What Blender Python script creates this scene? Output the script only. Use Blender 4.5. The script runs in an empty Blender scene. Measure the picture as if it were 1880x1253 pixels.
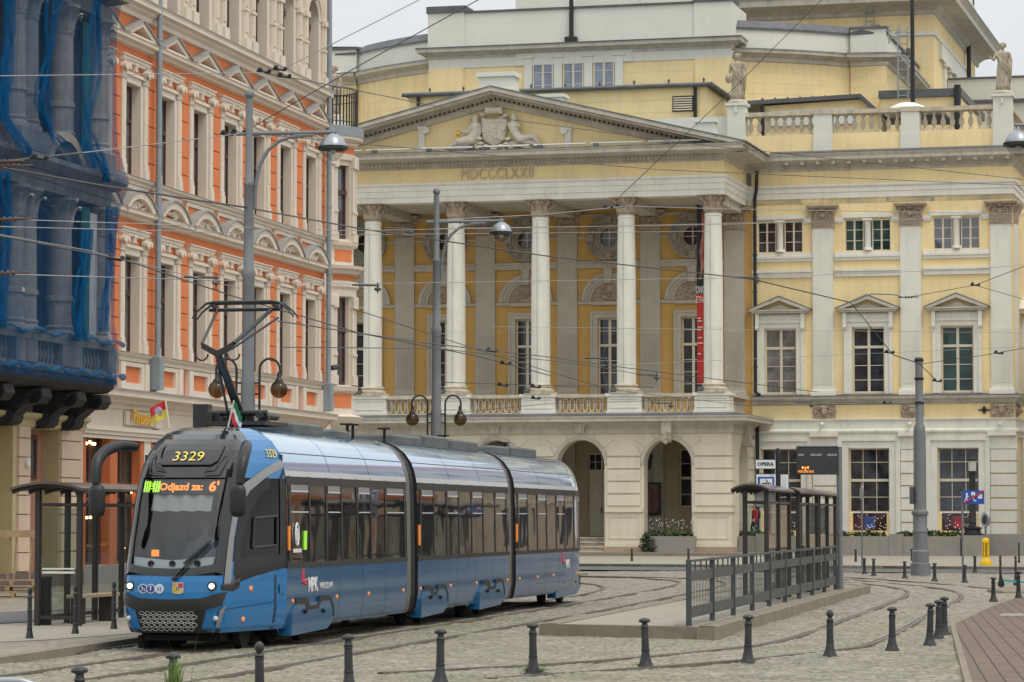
import bpy, math, random
from mathutils import Vector, Matrix
random.seed(7)
R = math.radians
SC = bpy.context.scene
COL = SC.collection
# ------------------------------------------------------------------ camera
F, CX, CY, HZ, CH = 5700.0, 940.0, 626.5, 952.0, 2.0      # focal length in photo pixels, centre, horizon row, eye height
PITCH = math.atan((HZ - CY) / F)
cam = bpy.data.cameras.new('Camera'); camo = bpy.data.objects.new('Camera', cam); COL.objects.link(camo)
camo.location = (0, 0, CH); camo.rotation_euler = (math.pi / 2 + PITCH, 0, 0)
cam.sensor_width = 36; cam.lens = F / 1880 * 36; cam.clip_start = 0.5; cam.clip_end = 3000
SC.camera = camo
# ------------------------------------------------------------------ sky, sun, exposure (bright overcast)
SUN_EL, SUN_AZ = R(62), R(140)      # azimuth clockwise from +Y; sun behind the camera, to the right
W = bpy.data.worlds.new('World'); SC.world = W; W.use_nodes = True
nt = W.node_tree; nt.nodes.clear()
wo = nt.nodes.new('ShaderNodeOutputWorld'); bg = nt.nodes.new('ShaderNodeBackground')
sky = nt.nodes.new('ShaderNodeTexSky'); sky.sky_type = 'NISHITA'; sky.sun_disc = False
sky.sun_elevation = SUN_EL; sky.sun_rotation = SUN_AZ; sky.air_density = 1.0; sky.dust_density = 4.0; sky.ozone_density = 1.0
tc = nt.nodes.new('ShaderNodeTexCoord'); mp = nt.nodes.new('ShaderNodeMapping'); mp.inputs['Scale'].default_value = (1, 1, 2.6)
nz = nt.nodes.new('ShaderNodeTexNoise'); nz.inputs['Scale'].default_value = 2.6; nz.inputs['Detail'].default_value = 7; nz.inputs['Roughness'].default_value = .6
rp = nt.nodes.new('ShaderNodeValToRGB'); rp.color_ramp.elements[0].position = .33; rp.color_ramp.elements[1].position = .70
rp.color_ramp.elements[0].color = (8.0, 8.35, 8.6, 1); rp.color_ramp.elements[1].color = (10.8, 10.95, 10.9, 1)
mx = nt.nodes.new('ShaderNodeMix'); mx.data_type = 'RGBA'; mx.inputs[0].default_value = .88
nt.links.new(tc.outputs['Generated'], mp.inputs['Vector']); nt.links.new(mp.outputs[0], nz.inputs['Vector'])
nt.links.new(nz.outputs['Fac'], rp.inputs['Fac']); nt.links.new(sky.outputs[0], mx.inputs[6]); nt.links.new(rp.outputs[0], mx.inputs[7])
sx = nt.nodes.new('ShaderNodeSeparateXYZ'); nt.links.new(tc.outputs['Generated'], sx.inputs[0])      # overcast sky: the zenith is brighter than the horizon
gr_ = nt.nodes.new('ShaderNodeMapRange'); gr_.inputs[1].default_value = .1; gr_.inputs[2].default_value = .9; gr_.inputs[3].default_value = 1.06; gr_.inputs[4].default_value = 1.75; nt.links.new(sx.outputs['Z'], gr_.inputs[0])
sc_ = nt.nodes.new('ShaderNodeVectorMath'); sc_.operation = 'SCALE'; nt.links.new(mx.outputs[2], sc_.inputs[0]); nt.links.new(gr_.outputs[0], sc_.inputs['Scale'])
nt.links.new(sc_.outputs[0], bg.inputs['Color']); bg.inputs['Strength'].default_value = .085
nt.links.new(bg.outputs[0], wo.inputs['Surface'])
sl = bpy.data.lights.new('Sun', 'SUN'); sl.energy = 1.2; sl.angle = R(22); sl.color = (1.0, .94, .85)
so = bpy.data.objects.new('Sun', sl); COL.objects.link(so); so.location = (-20, -20, 60)
sd = Vector((math.sin(SUN_AZ) * math.cos(SUN_EL), math.cos(SUN_AZ) * math.cos(SUN_EL), math.sin(SUN_EL)))
so.rotation_euler = sd.to_track_quat('Z', 'Y').to_euler()
vs = SC.view_settings; vs.view_transform = 'Standard'; vs.look = 'None'; vs.exposure = 0.05; vs.gamma = 1.0; vs.use_curve_mapping = False
SC.cycles.max_bounces = 6; SC.cycles.diffuse_bounces = 3; SC.cycles.glossy_bounces = 3; SC.cycles.transparent_max_bounces = 24; SC.cycles.transmission_bounces = 4
# ------------------------------------------------------------------ measuring: photo pixel -> point on a plane of the place
_c, _s = math.cos(PITCH), math.sin(PITCH)
def ray(px, py):
    a = (px - CX) / F; b = (CY - py) / F
    return a, _c - b * _s, _s + b * _c
def gnd(px, py, z=0.0):
    r = ray(px, py); t = (z - CH) / r[2]
    return Vector((r[0] * t, r[1] * t, z))
def atY(px, py, Y):
    r = ray(px, py); t = Y / r[1]
    return Vector((r[0] * t, Y, CH + r[2] * t))
class Frame:                      # a building's own axes: u along its front, n into it, z up
    def __init__(s, o, th):
        s.o = Vector((o[0], o[1], 0)); s.th = th
        s.u = (math.cos(th), -math.sin(th)); s.n = (math.sin(th), math.cos(th))
    def uz(s, px, py, n=0.0):
        r = ray(px, py)
        t = (n + s.o.x * s.n[0] + s.o.y * s.n[1]) / (r[0] * s.n[0] + r[1] * s.n[1])
        return (r[0] * t - s.o.x) * s.u[0] + (r[1] * t - s.o.y) * s.u[1], CH + r[2] * t
    def world(s, u, n, z=0.0):
        return Vector((s.o.x + u * s.u[0] + n * s.n[0], s.o.y + u * s.u[1] + n * s.n[1], z))
# ------------------------------------------------------------------ objects
def tag(o, label=None, cat=None, group=None, kind=None):
    if label: o['label'] = label
    if cat: o['category'] = cat
    if group: o['group'] = group
    if kind: o['kind'] = kind
    return o
def empty(name, loc=(0, 0, 0), rz=0.0, label=None, cat=None, group=None, kind=None, parent=None):
    o = bpy.data.objects.new(name, None); COL.objects.link(o)
    o.location = loc; o.rotation_euler = (0, 0, rz); o.empty_display_size = .2
    if parent: o.parent = parent
    return tag(o, label, cat, group, kind)
KIDS = {}
def dup(root, loc=None, rz=None, label=None, group=None, parent=None, scale=None):
    c = root.copy(); COL.objects.link(c)
    if parent is not None: c.parent = parent; KIDS.setdefault(parent.name, []).append(c)
    if loc is not None: c.location = loc
    if rz is not None: c.rotation_euler = (0, 0, rz)
    if scale is not None: c.scale = scale
    if label: c['label'] = label
    if group: c['group'] = group
    for ch in KIDS.get(root.name, []): dup(ch, parent=c)
    return c
class MB:
    """collects boxes, prisms, lathes and tubes and links them as one mesh object"""
    def __init__(s): s.v = []; s.f = []; s.m = []; s.cur = 0; s.T = None
    def add(s, vs, fs):
        b = len(s.v)
        if s.T is not None: vs = [tuple(s.T @ Vector(p)) for p in vs]
        s.v.extend(vs); s.f.extend([tuple(i + b for i in f) for f in fs]); s.m.extend([s.cur] * len(fs))
        return s
    def quad(s, a, b, c, d): return s.add([a, b, c, d], [(0, 1, 2, 3)])
    def box(s, x0, x1, y0, y1, z0, z1):
        if x0 > x1: x0, x1 = x1, x0
        if y0 > y1: y0, y1 = y1, y0
        if z0 > z1: z0, z1 = z1, z0
        return s.add([(x0, y0, z0), (x1, y0, z0), (x1, y1, z0), (x0, y1, z0), (x0, y0, z1), (x1, y0, z1), (x1, y1, z1), (x0, y1, z1)],
                     [(0, 3, 2, 1), (4, 5, 6, 7), (0, 1, 5, 4), (1, 2, 6, 5), (2, 3, 7, 6), (3, 0, 4, 7)])
    def cbox(s, x0, x1, y0, y1, z0, z1, c=.02):      # box with chamfered vertical and top edges
        p = [(x0 + c, y0), (x1 - c, y0), (x1, y0 + c), (x1, y1 - c), (x1 - c, y1), (x0 + c, y1), (x0, y1 - c), (x0, y0 + c)]
        xm, ym = (x0 + x1) / 2, (y0 + y1) / 2
        def sh(q): return (q[0] + (c if q[0] < xm else -c), q[1] + (c if q[1] < ym else -c))
        return s.loft([[(q[0], q[1], z0) for q in p], [(q[0], q[1], z1 - c) for q in p], [sh(q) + (z1,) for q in p]], caps=True)
    def prism(s, pts, axis, a0, a1):                  # polygon extruded along an axis; pts are the other two coordinates in order
        n = len(pts)
        def mk(p, a): return (a, p[0], p[1]) if axis == 'x' else ((p[0], a, p[1]) if axis == 'y' else (p[0], p[1], a))
        vs = [mk(p, a0) for p in pts] + [mk(p, a1) for p in pts]
        fs = [tuple(range(n))[::-1], tuple(range(n, 2 * n))] + [(i, (i + 1) % n, (i + 1) % n + n, i + n) for i in range(n)]
        return s.add(vs, fs)
    def loft(s, rings, closed=True, caps=False):
        n = len(rings[0]); vs = [p for r in rings for p in r]; fs = []
        for k in range(len(rings) - 1):
            for i in range(n if closed else n - 1):
                j = (i + 1) % n
                fs.append((k * n + i, k * n + j, (k + 1) * n + j, (k + 1) * n + i))
        if caps: fs.append(tuple(range(n))[::-1]); fs.append(tuple(range((len(rings) - 1) * n, len(rings) * n)))
        return s.add(vs, fs)
    def lathe(s, prof, cx=0, cy=0, cz=0, seg=20, a0=0.0, a1=2 * math.pi, fn=None):
        full = abs(a1 - a0 - 2 * math.pi) < 1e-6; n = seg if full else seg + 1
        rings = []
        for r, z in prof:
            ring = []
            for i in range(n):
                a = a0 + (a1 - a0) * i / seg; q = r * (fn(a, z) if fn else 1)
                ring.append((cx + q * math.cos(a), cy + q * math.sin(a), cz + z))
            rings.append(ring)
        s.loft(rings, closed=full)
        if full:
            if prof[0][0] > 1e-4: s.add(rings[0], [tuple(range(n))[::-1]])
            if prof[-1][0] > 1e-4: s.add(rings[-1], [tuple(range(n))])
        return s
    def tube(s, path, r, seg=8, caps=True):
        P = [Vector(p) for p in path]; n = len(P)
        rr = r if isinstance(r, (list, tuple)) else [r] * n
        d0 = (P[1] - P[0]).normalized(); up = Vector((0, 0, 1)) if abs(d0.z) < .9 else Vector((1, 0, 0))
        x = d0.cross(up).normalized(); rings = []
        for i in range(n):
            d = (P[min(i + 1, n - 1)] - P[max(i - 1, 0)]).normalized()
            x = (x - d * x.dot(d)).normalized(); y = d.cross(x)
            rings.append([tuple(P[i] + (x * math.cos(a) + y * math.sin(a)) * rr[i]) for a in [2 * math.pi * k / seg for k in range(seg)]])
        return s.loft(rings, caps=caps)
    def ball(s, c, r, seg=14, rings=9):
        rx, ry, rz = r if isinstance(r, (tuple, list)) else (r, r, r)
        rg = []
        for k in range(rings + 1):
            t = -math.pi / 2 + math.pi * k / rings; q = max(math.cos(t), 1e-3)
            rg.append([(c[0] + rx * q * math.cos(2 * math.pi * i / seg), c[1] + ry * q * math.sin(2 * math.pi * i / seg), c[2] + rz * math.sin(t)) for i in range(seg)])
        return s.loft(rg)
    def mould(s, prof, u0, u1):                       # profile of (n, z) points run along u
        return s.prism(prof, 'x', u0, u1)
    def build(s, name, mat, parent=None, smooth=False, label=None, cat=None, group=None, kind=None, angle=40, loc=None):
        me = bpy.data.meshes.new(name); me.from_pydata(s.v, [], s.f)
        mats = mat if isinstance(mat, (list, tuple)) else [mat]
        for m in mats: me.materials.append(m)
        if len(mats) > 1: me.polygons.foreach_set('material_index', s.m)
        if smooth:
            me.shade_smooth()
            if angle < 180: me.set_sharp_from_angle(angle=R(angle))
        me.update()
        return link(me, name, parent, label, cat, group, kind, loc)
def link(me, name, parent=None, label=None, cat=None, group=None, kind=None, loc=None):
    o = bpy.data.objects.new(name, me); COL.objects.link(o)
    if parent: o.parent = parent; KIDS.setdefault(parent.name, []).append(o)
    if loc is not None: o.location = loc
    return tag(o, label, cat, group, kind)
def text_mesh(body, size, depth=.01, align='CENTER', xs=1.0, space=1.0, bold=0.0):
    cu = bpy.data.curves.new('lettering', 'FONT'); cu.body = body; cu.size = size; cu.extrude = depth; cu.align_x = align; cu.align_y = 'CENTER'
    cu.space_character = space; cu.offset = bold; cu.resolution_u = 3
    o = bpy.data.objects.new('lettering', cu); COL.objects.link(o)
    me = bpy.data.meshes.new_from_object(o.evaluated_get(bpy.context.evaluated_depsgraph_get()))
    bpy.data.objects.remove(o); bpy.data.curves.remove(cu)
    if xs != 1.0:
        for v in me.vertices: v.co.x *= xs
    return me
def place_text(name, body, size, mat, parent, origin, right, up, **k):
    me = text_mesh(body, size, **k); r = Vector(right).normalized(); u = Vector(up).normalized(); n = r.cross(u)
    for v in me.vertices: v.co = Vector(origin) + r * v.co.x + u * v.co.y + n * v.co.z
    me.materials.clear(); me.materials.append(mat)
    return link(me, name, parent)
def remesh(mb, name, voxel, mat, parent=None, smooth_it=2, loc=None, **k):
    """fuse overlapping capsules into one continuous organic surface"""
    me = bpy.data.meshes.new(name); me.from_pydata(mb.v, [], mb.f)
    o = bpy.data.objects.new(name, me); COL.objects.link(o)
    md = o.modifiers.new('r', 'REMESH'); md.mode = 'VOXEL'; md.voxel_size = voxel
    if smooth_it: ms = o.modifiers.new('s', 'SMOOTH'); ms.iterations = smooth_it; ms.factor = .5
    m2 = bpy.data.meshes.new_from_object(o.evaluated_get(bpy.context.evaluated_depsgraph_get()))
    bpy.data.objects.remove(o); bpy.data.meshes.remove(me)
    m2.name = name; m2.materials.clear(); m2.materials.append(mat); m2.shade_smooth()
    return link(m2, name, parent, loc=loc, **k)
def cap(mb, a, b, ra, rb, seg=10):                    # tapered capsule
    a, b = Vector(a), Vector(b); d = (b - a).normalized(); pts = []; rr = []
    for t in (-.98, -.7, -.3): pts.append(a + d * ra * t); rr.append(ra * math.sqrt(1 - t * t))
    pts.append(a); rr.append(ra); pts.append(b); rr.append(rb)
    for t in (.3, .7, .98): pts.append(b + d * rb * t); rr.append(rb * math.sqrt(1 - t * t))
    mb.tube(pts, rr, seg)
# ------------------------------------------------------------------ procedural materials
def mat(name, col, rough=.7, var=.12, scale=1.2, fine=0.0, bump=0.0, bscale=40.0, streak=0.0, dirt=None, metal=0.0, coat=0.0, spec=.5, coord='Object', tint=None, stretch=(1, 1, 1)):
    m = bpy.data.materials.new(name); m.use_nodes = True; t = m.node_tree; N = t.nodes; L = t.links
    b = N['Principled BSDF']; b.inputs['Roughness'].default_value = rough; b.inputs['Metallic'].default_value = metal
    b.inputs['Coat Weight'].default_value = coat; b.inputs['Coat Roughness'].default_value = .04; b.inputs['Specular IOR Level'].default_value = spec if rough < .68 else spec * .4
    tc = N.new('ShaderNodeTexCoord'); mp = N.new('ShaderNodeMapping'); mp.inputs['Scale'].default_value = stretch
    L.new(tc.outputs[coord], mp.inputs['Vector']); vec = mp.outputs[0]
    def noise(sc, det=5, ro=.6, v=None, dist=0.0):
        n = N.new('ShaderNodeTexNoise'); n.inputs['Scale'].default_value = sc; n.inputs['Detail'].default_value = det
        n.inputs['Roughness'].default_value = ro; n.inputs['Distortion'].default_value = dist; L.new(v or vec, n.inputs['Vector']); return n.outputs['Fac']
    def remap(x, a, b2, lo, hi):
        r = N.new('ShaderNodeMapRange'); r.inputs[1].default_value = a; r.inputs[2].default_value = b2; r.inputs[3].default_value = lo; r.inputs[4].default_value = hi
        L.new(x, r.inputs[0]); return r.outputs[0]
    def mixc(fac, a, c2, typ='MIX'):
        x = N.new('ShaderNodeMix'); x.data_type = 'RGBA'; x.blend_type = typ
        for sock, val in ((0, fac), (6, a), (7, c2)):
            if hasattr(val, 'is_output'): L.new(val, x.inputs[sock])
            else: x.inputs[sock].default_value = val if sock == 0 else (*val, 1)
        return x.outputs[2]
    lo = tuple(max(c * (1 - var), 0) for c in col); hi = tuple(min(c * (1 + var), 1) for c in col)
    c = mixc(remap(noise(scale), .3, .7, 0, 1), lo, hi)
    if fine: c = mixc(fine, c, mixc(remap(noise(bscale * 1.7, 2), .3, .7, 0, 1), tuple(x * .45 for x in col), tuple(min(x * 1.35, 1) for x in col)))
    if tint: c = mixc(remap(noise(scale * .45, 4, .65), .48, .72, 0, tint[3]), c, tint[:3])
    d = dirt or tuple(x * .45 for x in col)
    if streak:
        m2 = N.new('ShaderNodeMapping'); m2.inputs['Scale'].default_value = (2.2, 2.2, .16); L.new(tc.outputs[coord], m2.inputs['Vector'])
        c = mixc(remap(noise(1.6, 6, .65, m2.outputs[0]), .5, .8, 0, streak), c, d)
        c = mixc(remap(noise(.9, 8, .7), .55, .8, 0, streak), c, d)
    L.new(c, b.inputs['Base Color'])
    if bump:
        bp = N.new('ShaderNodeBump'); bp.inputs['Strength'].default_value = bump; bp.inputs['Distance'].default_value = .02
        L.new(noise(bscale, 4), bp.inputs['Height']); L.new(bp.outputs[0], b.inputs['Normal'])
    m['_'] = 1
    return m
def emis(name, col, strength):
    m = bpy.data.materials.new(name); m.use_nodes = True; b = m.node_tree.nodes['Principled BSDF']
    b.inputs['Base Color'].default_value = (*[min(c, .8) for c in col], 1); b.inputs['Emission Color'].default_value = (*col, 1); b.inputs['Emission Strength'].default_value = strength
    return m
def glass(name, tint=(.8, .85, .85), alpha=.6, rough=.02, ior=1.5, wav=0.0):
    """thin glazing: see-through with real mirror reflection by angle"""
    m = bpy.data.materials.new(name); m.use_nodes = True; t = m.node_tree; N = t.nodes; L = t.links; N.remove(N['Principled BSDF'])
    o = N['Material Output']; tr = N.new('ShaderNodeBsdfTransparent'); tr.inputs[0].default_value = (*[c * alpha for c in tint], 1)
    gl = N.new('ShaderNodeBsdfGlossy'); gl.inputs['Roughness'].default_value = rough; fr = N.new('ShaderNodeLayerWeight'); fr.inputs[0].default_value = .5; r0 = ((ior - 1) / (ior + 1)) ** 2
    pw = N.new('ShaderNodeMath'); pw.operation = 'POWER'; pw.inputs[1].default_value = 5; L.new(fr.outputs['Facing'], pw.inputs[0]); ma = N.new('ShaderNodeMath'); ma.operation = 'MULTIPLY_ADD'; ma.inputs[1].default_value = 1 - r0; ma.inputs[2].default_value = r0; L.new(pw.outputs[0], ma.inputs[0])
    mx = N.new('ShaderNodeMixShader'); L.new(ma.outputs[0], mx.inputs[0]); L.new(tr.outputs[0], mx.inputs[1]); L.new(gl.outputs[0], mx.inputs[2]); L.new(mx.outputs[0], o.inputs[0])
    if wav:
        tc = N.new('ShaderNodeTexCoord'); n = N.new('ShaderNodeTexNoise'); n.inputs['Scale'].default_value = .9; n.inputs['Detail'].default_value = 1; L.new(tc.outputs['Object'], n.inputs['Vector'])
        b = N.new('ShaderNodeBump'); b.inputs['Strength'].default_value = wav; b.inputs['Distance'].default_value = .1; L.new(n.outputs['Fac'], b.inputs['Height'])
        L.new(b.outputs[0], gl.inputs['Normal']); L.new(b.outputs[0], fr.inputs['Normal'])
    return m
def pane_mat(name, col, var=.5, ior=1.5, wav=.25, scale=.7, coord='Object'):
    """dark window glass, opaque from outside, with a slightly uneven mirror surface and dim room tones"""
    m = mat(name, col, .03, var, scale, coord=coord); b = m.node_tree.nodes['Principled BSDF']; b.inputs['IOR'].default_value = ior
    N, L = m.node_tree.nodes, m.node_tree.links
    tc = N.new('ShaderNodeTexCoord'); n = N.new('ShaderNodeTexNoise'); n.inputs['Scale'].default_value = .8; n.inputs['Detail'].default_value = 1; L.new(tc.outputs['Object'], n.inputs['Vector'])
    bp = N.new('ShaderNodeBump'); bp.inputs['Strength'].default_value = wav; bp.inputs['Distance'].default_value = .06; L.new(n.outputs['Fac'], bp.inputs['Height']); L.new(bp.outputs[0], b.inputs['Normal'])
    return m
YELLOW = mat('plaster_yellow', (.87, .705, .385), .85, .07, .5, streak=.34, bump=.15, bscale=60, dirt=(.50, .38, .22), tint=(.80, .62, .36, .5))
OCHRE_SHADED = mat('plaster_ochre_shaded', (.58, .355, .115), .85, .07, .6, streak=.22, dirt=(.35, .22, .09))  # deeper loggia yellow, with the shade behind the columns put into the colour
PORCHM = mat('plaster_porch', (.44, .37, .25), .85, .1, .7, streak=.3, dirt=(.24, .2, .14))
TRIM_SHADED = mat('trim_shaded', (.47, .43, .36), .85, .1, .8, streak=.35, dirt=(.25, .22, .18))  # darker copy of the trim tones, loggia and porch shade mixed in
WHITE = mat('plaster_white', (.75, .735, .655), .8, .07, .8, streak=.38, bump=.1, bscale=50, dirt=(.40, .37, .31))
PARAPET = mat('render_pale', (.70, .70, .62), .85, .04, .4, streak=.18, dirt=(.5, .48, .42))
SANDSTONE = mat('sandstone_old', (.54, .48, .37), .9, .2, 2.5, streak=.4, bump=.4, bscale=30, dirt=(.16, .14, .11))
CAPSTONE = mat('sandstone_brown', (.42, .335, .255), .9, .25, 5, streak=.35, bump=.5, bscale=25, dirt=(.12, .09, .07))
GREYTRIM = mat('trim_grey', (.54, .51, .435), .85, .14, 1.5, streak=.5, dirt=(.22, .2, .17))
LEAD = mat('roof_lead', (.10, .105, .11), .55, .25, 1.5, bump=.1)
PATINA = mat('roof_patina', (.13, .16, .15), .6, .3, 1.5)
OCULUS = mat('sandstone_grey', (.33, .30, .245), .9, .25, 4, streak=.5, dirt=(.1, .09, .08))
GRANITE = mat('granite', (.30, .28, .25), .8, .12, 1.0, fine=.35, bscale=60, streak=.2)
TANSTONE = mat('tan_stone', (.42, .32, .22), .85, .15, 1.5, fine=.2, streak=.25)
PANE = pane_mat('pane_dark', (.028, .032, .042), .9, scale=1.3, ior=1.6)
PANE_LIT = pane_mat('pane_curtain', (.16, .15, .14), .5, scale=2.0)
PANE_SKY = pane_mat('pane_sky', (.05, .055, .065), ior=2.2)
PANE_POS = pane_mat('pane_posters', (.06, .03, .035), .9, scale=2.2)
PANE_SKY2 = pane_mat('pane_clouds', (.16, .20, .27), .45, ior=1.9, scale=1.2)
PANE_GREEN = pane_mat('pane_green', (.02, .05, .045), .6, scale=1.3)
FRAMEW = mat('paint_cream', (.66, .60, .47), .6, .06, 3, streak=.15)
IRON = mat('iron_black', (.018, .019, .02), .45, .3, 6, spec=.4)
DARKIRON = mat('iron_grey', (.06, .065, .068), .5, .2, 4)
ORANGE = mat('plaster_orange', (.70, .225, .09), .85, .07, .7, streak=.16, dirt=(.5, .17, .07), bump=.15, bscale=50)
CREAM = mat('plaster_cream', (.72, .635, .53), .85, .05, .8, streak=.2, dirt=(.42, .34, .28), bump=.1, bscale=50)
LEDGE = mat('sheet_zinc', (.30, .30, .29), .5, .15, 1.5, streak=.2)
BROWNWOOD = mat('wood_brown', (.075, .035, .026), .5, .2, 3)
PIPE = mat('pipe_zinc', (.27, .31, .34), .45, .12, 1.5, metal=.2)
POLEM = mat('pole_grey', (.17, .18, .185), .5, .12, 2, streak=.2)
# ================================================================== OPERA HOUSE (axes: u along the front, n into the building)
OP = Frame(gnd(1340, 1024), math.atan(1520 / F))
opera = empty('opera_house', tuple(OP.o), -OP.th, 'yellow and white neoclassical opera house with columned portico and pediment', 'opera house')
AX = -12.43; BAY = 4.6; COLS = [-.93 - BAY * k for k in range(6)]; ARC = [-3.23 - BAY * k for k in range(5)]
WN = 6.5; UL = -24.96; UR = .1
def wall_holes(mb, u0, u1, z0, z1, n, depth, holes, back=False):
    """wall sheet facing -n with real openings; holes are (u0,u1,z0,z1,kind) with reveals of the given depth"""
    us = sorted({u0, u1, *[h[0] for h in holes], *[h[1] for h in holes]}); zs = sorted({z0, z1, *[h[2] for h in holes], *[h[3] for h in holes]})
    us = [u for u in us if u0 <= u <= u1]; zs = [z for z in zs if z0 <= z <= z1]
    for a, b in zip(us, us[1:]):
        for c, d in zip(zs, zs[1:]):
            um, zm = (a + b) / 2, (c + d) / 2
            if any(h[0] < um < h[1] and h[2] < zm < h[3] for h in holes): continue
            mb.quad((a, n, c), (b, n, c), (b, n, d), (a, n, d))
            if back: mb.quad((a, n + depth, d), (b, n + depth, d), (b, n + depth, c), (a, n + depth, c))
    for h in holes:
        a, b, c, d, k = h; m = n + depth; uc = (a + b) / 2; r = (b - a) / 2
        def rev(P):
            for p, q in zip(P, P[1:]): mb.quad((p[0], n, p[1]), (p[0], m, p[1]), (q[0], m, q[1]), (q[0], n, q[1]))
        if k == 'rect': rev([(a, c), (a, d), (b, d), (b, c), (a, c)]); continue
        S = 20
        if k == 'arch':
            zc = d - r; arc = [(uc - r * math.cos(math.pi * i / S), zc + r * math.sin(math.pi * i / S)) for i in range(S + 1)]
            rev([(a, c)] + arc + [(b, c)])
            for p, q in zip(arc, arc[1:]):
                for nn in ([n, m] if back else [n]): mb.quad((p[0], nn, p[1]), (q[0], nn, q[1]), (q[0], nn, d), (p[0], nn, d))
        if k == 'round':
            zc = (c + d) / 2; S = 32; arc = [(uc + r * math.cos(2 * math.pi * i / S), zc + r * math.sin(2 * math.pi * i / S)) for i in range(S + 1)]
            rev(arc)
            for p, q in zip(arc, arc[1:]):
                def out(t):
                    e = max(abs(t[0] - uc), abs(t[1] - zc)) / r; return (uc + (t[0] - uc) / e, zc + (t[1] - zc) / e)
                P, Q = out(p), out(q); mb.quad((p[0], n, p[1]), (q[0], n, q[1]), (Q[0], n, Q[1]), (P[0], n, P[1]))
def arc_band(mb, uc, zc, r0, r1, n0, n1, a0=0.0, a1=math.pi, S=24):
    ring = []
    for i in range(S + 1):
        a = a0 + (a1 - a0) * i / S; c, s = math.cos(a), math.sin(a)
        ring.append([(uc + r0 * c, n1, zc + r0 * s), (uc + r0 * c, n0, zc + r0 * s), (uc + r1 * c, n0, zc + r1 * s), (uc + r1 * c, n1, zc + r1 * s)])
    mb.loft(ring, closed=True, caps=abs(a1 - a0) < 6.2)
def window(parent, u0, u1, z0, z1, n, cols=2, rows=(.5,), pane=PANE, frame=FRAMEW, fw=.07, bw=.035, mull=True, sill=None, name='window', transom=None):
    """glazed window: frame and bars as the part, its pane a sub-part"""
    m = MB(); d = .07
    m.box(u0, u0 + fw, n - d, n, z0, z1); m.box(u1 - fw, u1, n - d, n, z0, z1); m.box(u0 + fw, u1 - fw, n - d, n, z0, z0 + fw); m.box(u0 + fw, u1 - fw, n - d, n, z1 - fw, z1)
    W_ = u1 - u0; H_ = z1 - z0
    if transom:
        for t in (transom if isinstance(transom, (list, tuple)) else [transom]): m.box(u0 + fw, u1 - fw, n - d - .02, n, z0 + H_ * t - .07, z0 + H_ * t + .07)
    for i in range(1, cols):
        c = u0 + W_ * i / cols; w = fw * .8 if (mull and cols % 2 == 0 and i == cols // 2) else bw / 2
        m.box(c - w, c + w, n - d + .012, n - .005, z0 + fw, z1 - fw)
    for r in rows: m.box(u0 + fw, u1 - fw, n - d + .02, n - .01, z0 + H_ * r - bw / 2, z0 + H_ * r + bw / 2)
    w = m.build(name, frame, parent)
    MB().box(u0 + fw * .5, u1 - fw * .5, n - .03, n + .03, z0 + fw * .5, z1 - fw * .5).build('pane', pane, w)
    if sill: MB().box(u0 - .1, u1 + .1, n - sill, n - d - .01, z0 - .1, z0 - .004).build('sill', LEDGE, w)
    return w
def profile(base, pts): return [(base - p, z) for p, z in pts]
def cornice(mb, pts, n, u0, u1, wrapR=None, depthR=None, wrapL=None):
    """moulding along the front at plane n, mitred round the right corner; pts are (projection, z) from bottom to top"""
    A = []; B = []; C2 = []
    for p, z in pts:
        A.append(((u0 - p) if wrapL else u0, n - p, z)); B.append(((u1 + p) if wrapR else u1, n - p, z))
        if wrapR: C2.append((u1 + p, depthR, z))
    mb.loft([A, B] + ([C2] if wrapR else []), closed=False)
    if not wrapR: mb.add([*B], [tuple(range(len(B)))])
    if not wrapL: mb.add([*A], [tuple(range(len(A)))[::-1]])
    k = len(pts) - 1
    mb.quad(A[k], B[k], (B[k][0] if not wrapR else u1, n, pts[k][1]), (u0, n, pts[k][1]))
    if wrapR: mb.quad(B[k], C2[k], (u1, depthR, pts[k][1]), (u1, n, pts[k][1]))
def dentils(mb, n, u0, u1, z0, z1, proj, w=.1, gap=.11):
    k = int((u1 - u0) / (w + gap)); st = (u1 - u0) / k
    for i in range(k): mb.box(u0 + i * st, u0 + i * st + w, n - proj, n, z0, z1)
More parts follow.
